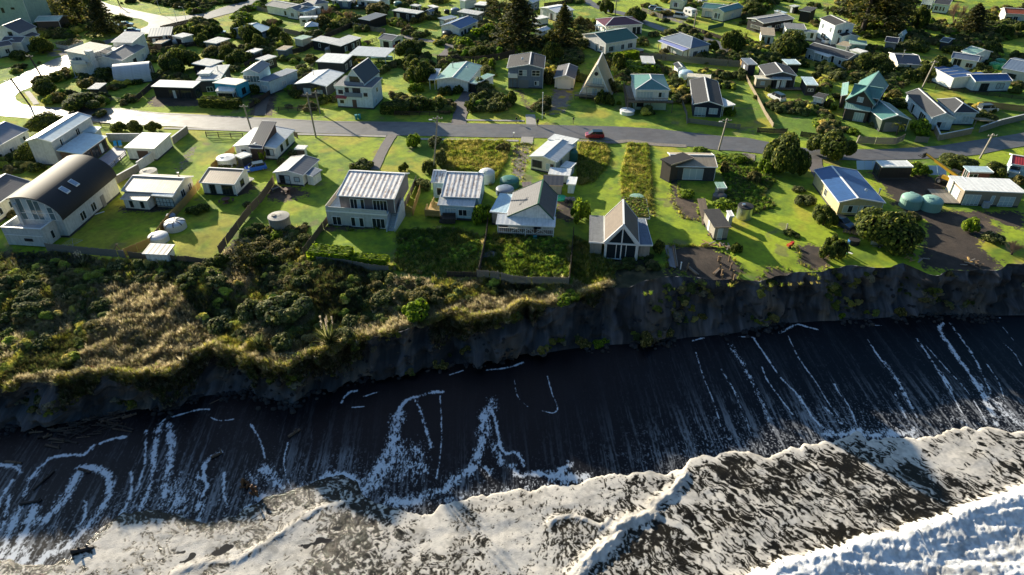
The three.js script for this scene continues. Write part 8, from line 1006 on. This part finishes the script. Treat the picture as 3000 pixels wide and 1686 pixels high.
{ const r = rng(21), m = [mat(COL.MW, { g: 'wood' }), mat(COL.OK, { g: 'wood' }), mat(COL.GW, { g: 'wood' })], heap = (label, t, x, y, w2, d2, n, L) => { const o = thing('timber_heap', label, 'timber heap', G(t, x, y)); for (let i = 0; i < n; i++) { const a = r() * 6.28, p = V3((r() - .5) * w2, .12 + r() * .4, (r() - .5) * d2), l = L * (.5 + r()); part('board', mb().bar(p, V3(p.x + Math.cos(a) * l, p.y + (r() - .5) * .4, p.z + Math.sin(a) * l), .14 + r() * .12, .06 + r() * .1).geo(), m[i % 3], o); } };
  heap('heap of sawn timber offcuts below the hut', 'C3', 1310, 610, 3.4, 1.4, 18, 1.1); heap('small heap of pale rubble beside the hut door', 'C3', 1190, 480, .8, 1.4, 8, .5); heap('heap of rubbish and boards under the huge cliff tree', 'C4', 1180, 760, 2.4, 2.2, 12, 1); heap('scrap of white boards lying on the black sand', 'C4', 1900, 825, 2.2, 1.2, 14, .8);
  { const o = thing('plank_stack', 'stack of long brown planks beside the navy car', 'planks', G('C4', 400, 400), 1.05); for (let i = 0; i < 9; i++) part('plank', mb().box((r() - .5) * .4, .3 + (i % 2) * .06, (i - 4) * .24, 3.4 + r(), .06, .2).geo(), m[i % 2], o); }
  [[1300, 790], [1310, 815], [1430, 790], [1445, 900], [1320, 900], [1335, 975], [1350, 1020], [1470, 990], [1490, 1030], [905, 900]].forEach(([x, y], i) => { const o = thing('foundation_post', 'short broken timber post left standing at the cliff edge', 'post', G('C3', x, y), i, 'old foundation posts at the cliff edge'); part('stub', mb().bar(V3(0, -.3, 0), V3(.1 * (i % 3 - 1), .9 + .3 * (i % 2), .05), .18).geo(), m[0], o); part('end_grain', mb().box(.1 * (i % 3 - 1), .92 + .3 * (i % 2), .05, .18, .02, .18).geo(), m[1], o); });
  for (const [l, a, b, c, d] of [['long sleeper beside the concrete slab', 725, 600, 770, 870], ['fallen rail at the edge of the black soil', 905, 870, 1030, 970], ['fallen pole on the lit black soil', 1230, 960, 1310, 890]]) { const p = G('C3', a, b), q = G('C3', c, d).sub(p), o = thing('fallen_timber', l, 'timber', p); part('beam', mb().bar(V3(0, .15, 0), V3(q.x, q.y + .15, q.z), .24, .2).geo(), m[0], o); part('batten', mb().bar(V3(.3, .22, 0), V3(q.x + .25, q.y + .2, q.z), .1).geo(), m[2], o); } }
yard('toy_tractor', 'small orange ride-on toy on the shaded lawn', 'toy', 'C3', 2185, 610, .5, [['seat', mb().box(0, .35, 0, .9, .4, .5), mat([.6, .1, .02])], ['hood', mb().box(.5, .5, 0, .5, .5, .4), mat([.5, .03, .02])], ['wheel', mb().cyl(-.3, 0, .3, .25, .25, .2, 10), tyreM]]); yard('fire_drum', 'black drum with a blue side on the cliff top lawn', 'drum', 'C4', 430, 570, 0, [['drum', mb().cyl(0, 0, 0, .85, .85, .8, 18), mat(COL.K)], ['tarpaulin', mb().box(-.8, .4, .1, .3, .6, .6), mat([.02, .15, .45])]]); yard('scrap_frame', 'white and green boards leaning left of the cliff top lawn', 'boards', 'C4', 335, 690, .3, [['board', mb().bar(V3(-.3, .2, -.9), V3(.3, .4, 1), .25, .08), trimM], ['board', mb().bar(V3(-.7, .2, -.2), V3(-.4, .3, .7), .5, .08), mat([.03, .3, .12])], ['drum', mb().cyl(.3, 0, -1.4, .4, .4, .4, 10), trimM]]);
yard('pergola', 'small slatted pergola over the stone wall gate', 'pergola', 'B4', 1960, 330, .1, [...[0, 1, 2, 3, 4].map((i) => ['slat', mb().bar(V3(-1.6 + i * .25, 2.2, -.9 + i * .45), V3(1.6 + i * .25, 2.2, -.9 + i * .45 + .6), .12), mat(COL.TN)]), ['post', mb().box(-1.2, 1.1, .6, .14, 2.2, .14), mat(COL.WD)], ['post', mb().box(1.7, 1.1, .9, .14, 2.2, .14), mat(COL.WD)]]);
yard('panel_screen', 'blue white panels leaning beside the black container', 'panels', 'B4', 612, 848, 0, [0, 1, 2].map((i) => ['panel', mb().slab([V3(-2.3 + i * 1.55, .3, .3), V3(-.8 + i * 1.55, .3, .3), V3(-.8 + i * 1.55, 1.6, -.9), V3(-2.3 + i * 1.55, 1.6, -.9)], .08), mat(COL.LB, { r: .3 })])); yard('panel_screen', 'pale panels standing left of the telehandler', 'panels', 'B4', 1475, 910, 0, [0, 1].map((i) => ['panel', mb().slab([V3(-1.7 + i * 1.7, .2, .2), V3(-.05 + i * 1.7, .2, .2), V3(-.05 + i * 1.7, 1.5, -1.1), V3(-1.7 + i * 1.7, 1.5, -1.1)], .08), mat(COL.LB, { r: .3 })]));
yard('plank_ladder', 'pale wooden ladder leaning at the dark back fence', 'ladder', 'A2', 430, 820, .1, [['rail', mb().bar(V3(-.3, 0, .3), V3(-.3, 1.9, -.4), .08), mat(COL.OK)], ['rail', mb().bar(V3(.3, 0, .3), V3(.3, 1.9, -.4), .08), mat(COL.OK)], ...[.2, .45, .7, .95].map((t) => ['rung', mb().bar(V3(-.3, 1.9 * t, .3 - .7 * t), V3(.3, 1.9 * t, .3 - .7 * t), .06), mat(COL.OK)])]);
yard('bench_cover', 'dark box seat in front of the rust roofed house', 'seat', 'C2', 490, 300, 0, [['seat', mb().box(0, .45, 0, 2.2, .9, 1.3), mat(COL.DW, { g: 'wood' })], ['back', mb().box(0, 1.1, -.6, 2.2, .5, .12), mat(COL.DW, { g: 'wood' })]]);
{ const o = thing('safety_netting', 'strip of orange plastic netting along the crumbling cliff edge', 'netting', G('D0', 650, 605)), q = [[650, 605], [720, 610], [785, 620], [860, 640], [960, 632], [1060, 625], [1150, 615], [1230, 600], [1305, 610]].map(([x, y]) => { const p = G('D0', x, y); p.y = landY(p.x, p.z - .3) + .25; return p.sub(o.position); }), r = rng(3); for (let i = 0; i < q.length - 1; i++) { const a = q[i], b = q[i + 1], k = mb(); for (let j = 0; j < 8; j++) { const u = a.clone().lerp(b, j / 8), w2 = a.clone().lerp(b, (j + 1) / 8), e = () => (r() - .5) * .25; k.bar(V3(u.x, u.y + e(), u.z + e()), V3(w2.x, w2.y + e(), w2.z + e()), .12 + r() * .15, .05); if (j % 2) k.bar(V3(u.x, u.y, u.z - .2), V3(u.x + .1, u.y + .6, u.z), .05); } part('net', k.geo(), mat(i % 3 === 0 || i > 5 ? [.6, .08, .05] : [.55, .3, .22]), o); } }
// ---------- driftwood on the black beach ----------
{ const r = rng(61), wm = [mat([.1, .065, .045], { g: 'wood' }), mat([.18, .12, .08], { g: 'wood' }), mat([.05, .035, .028], { g: 'wood' })];
  const log = (label, a, b, w2, mi, group) => { const p = B(...a), q = B(...b).sub(p), o = thing('driftwood_log', label, 'driftwood', p.add(V3(0, w2 * .3, 0)), 0, group), L = q.length(), g = new THREE.CylinderGeometry(w2 * .4, w2 * .55, L, 8, 4), at = g.attributes.position; for (let i = 0; i < at.count; i++) { const y = at.getY(i) / L; at.setX(i, at.getX(i) * (1 + .25 * Math.sin(y * 9 + a[1])) + .1 * w2 * Math.sin(y * 5)); } g.computeVertexNormals(); g.translate(0, L / 2, 0); const m = part('trunk', g, wm[mi], o); m.quaternion.setFromUnitVectors(V3(0, 1, 0), q.clone().normalize()); for (let i = 0; i < 2; i++) { const t = .3 + r() * .6, s = q.clone().multiplyScalar(t); part('stub', mb().bar(s, s.clone().add(V3((r() - .5) * .7, .15 + r() * .35, (r() - .5) * .7)), w2 * .3).geo(), wm[mi], o); } return o; };
  log('long plank like log, lone on the beach near the cliff foot', ['D0', 920, 975], ['D0', 1030, 935], .35, 1); log('short log lying alone in the middle of the dark sand', ['D0', 2178, 1115], ['D0', 2262, 1055], .35, 1); log('log with foam trailing from its end', ['D0', 1592, 1272], ['D0', 1675, 1230], .35, 1); log('log at the head of the looping foam swirl', ['E0', 595, 352], ['E0', 680, 372], .35, 0); log('thick dark log half ringed by foam near the bottom left', ['E0', 540, 985], ['E0', 705, 945], .5, 2); log('dark slanting stick on the wet sand at left', ['E0', 250, 510], ['E0', 405, 365], .25, 2); log('dark log at the top of the left foam streaks', ['E0', 150, 620], ['E0', 310, 585], .35, 2); log('pale log at the far left strand line', ['D0', 40, 1300], ['D0', 160, 1310], .3, 1); log('thin branch below the cliff bulge', ['D0', 1580, 865], ['D0', 1690, 810], .14, 1);
  { const p = B('E0', 1880, 500), o = thing('driftwood_root', 'brown tangled root standing in the wash edge', 'driftwood', p); for (let i = 0; i < 16; i++) { const a = V3(-1.6 + r() * 3, .1, -1.6 + r() * 3.2 + (i % 4) * .1); a.z = a.x * .9 + (r() - .5) * .8; part('root', mb().bar(a, V3(a.x + (r() - .5) * 1.1, .3 + r() * .7, a.z + (r() - .5) * 1.1), .1 + r() * .14).geo(), mat([.2, .09, .03], { g: 'wood' }), o); } }
  const spots = []; for (let i = 0; i < 62; i++) { const t = r(), x = lerp(90, 860, Math.sqrt(r())) + (r() - .5) * 80, y = lerp(1190, 975, (x - 60) / 820) + (r() - .5) * 150; spots.push([x, y]); }
  spots.forEach(([x, y], i) => { const a = (r() - .65) * 1.1, L = 50 + r() * 110; log('dark driftwood in the tangled pile at the foot of the left cliff', ['D0', x, y], ['D0', x + Math.cos(a) * L, y + Math.sin(a) * L * .8], .12 + r() * .22, i % 5 === 0 ? 1 : i % 2 ? 0 : 2, 'driftwood heaped along the strand line'); });
}
renderer.render(scene, camera);
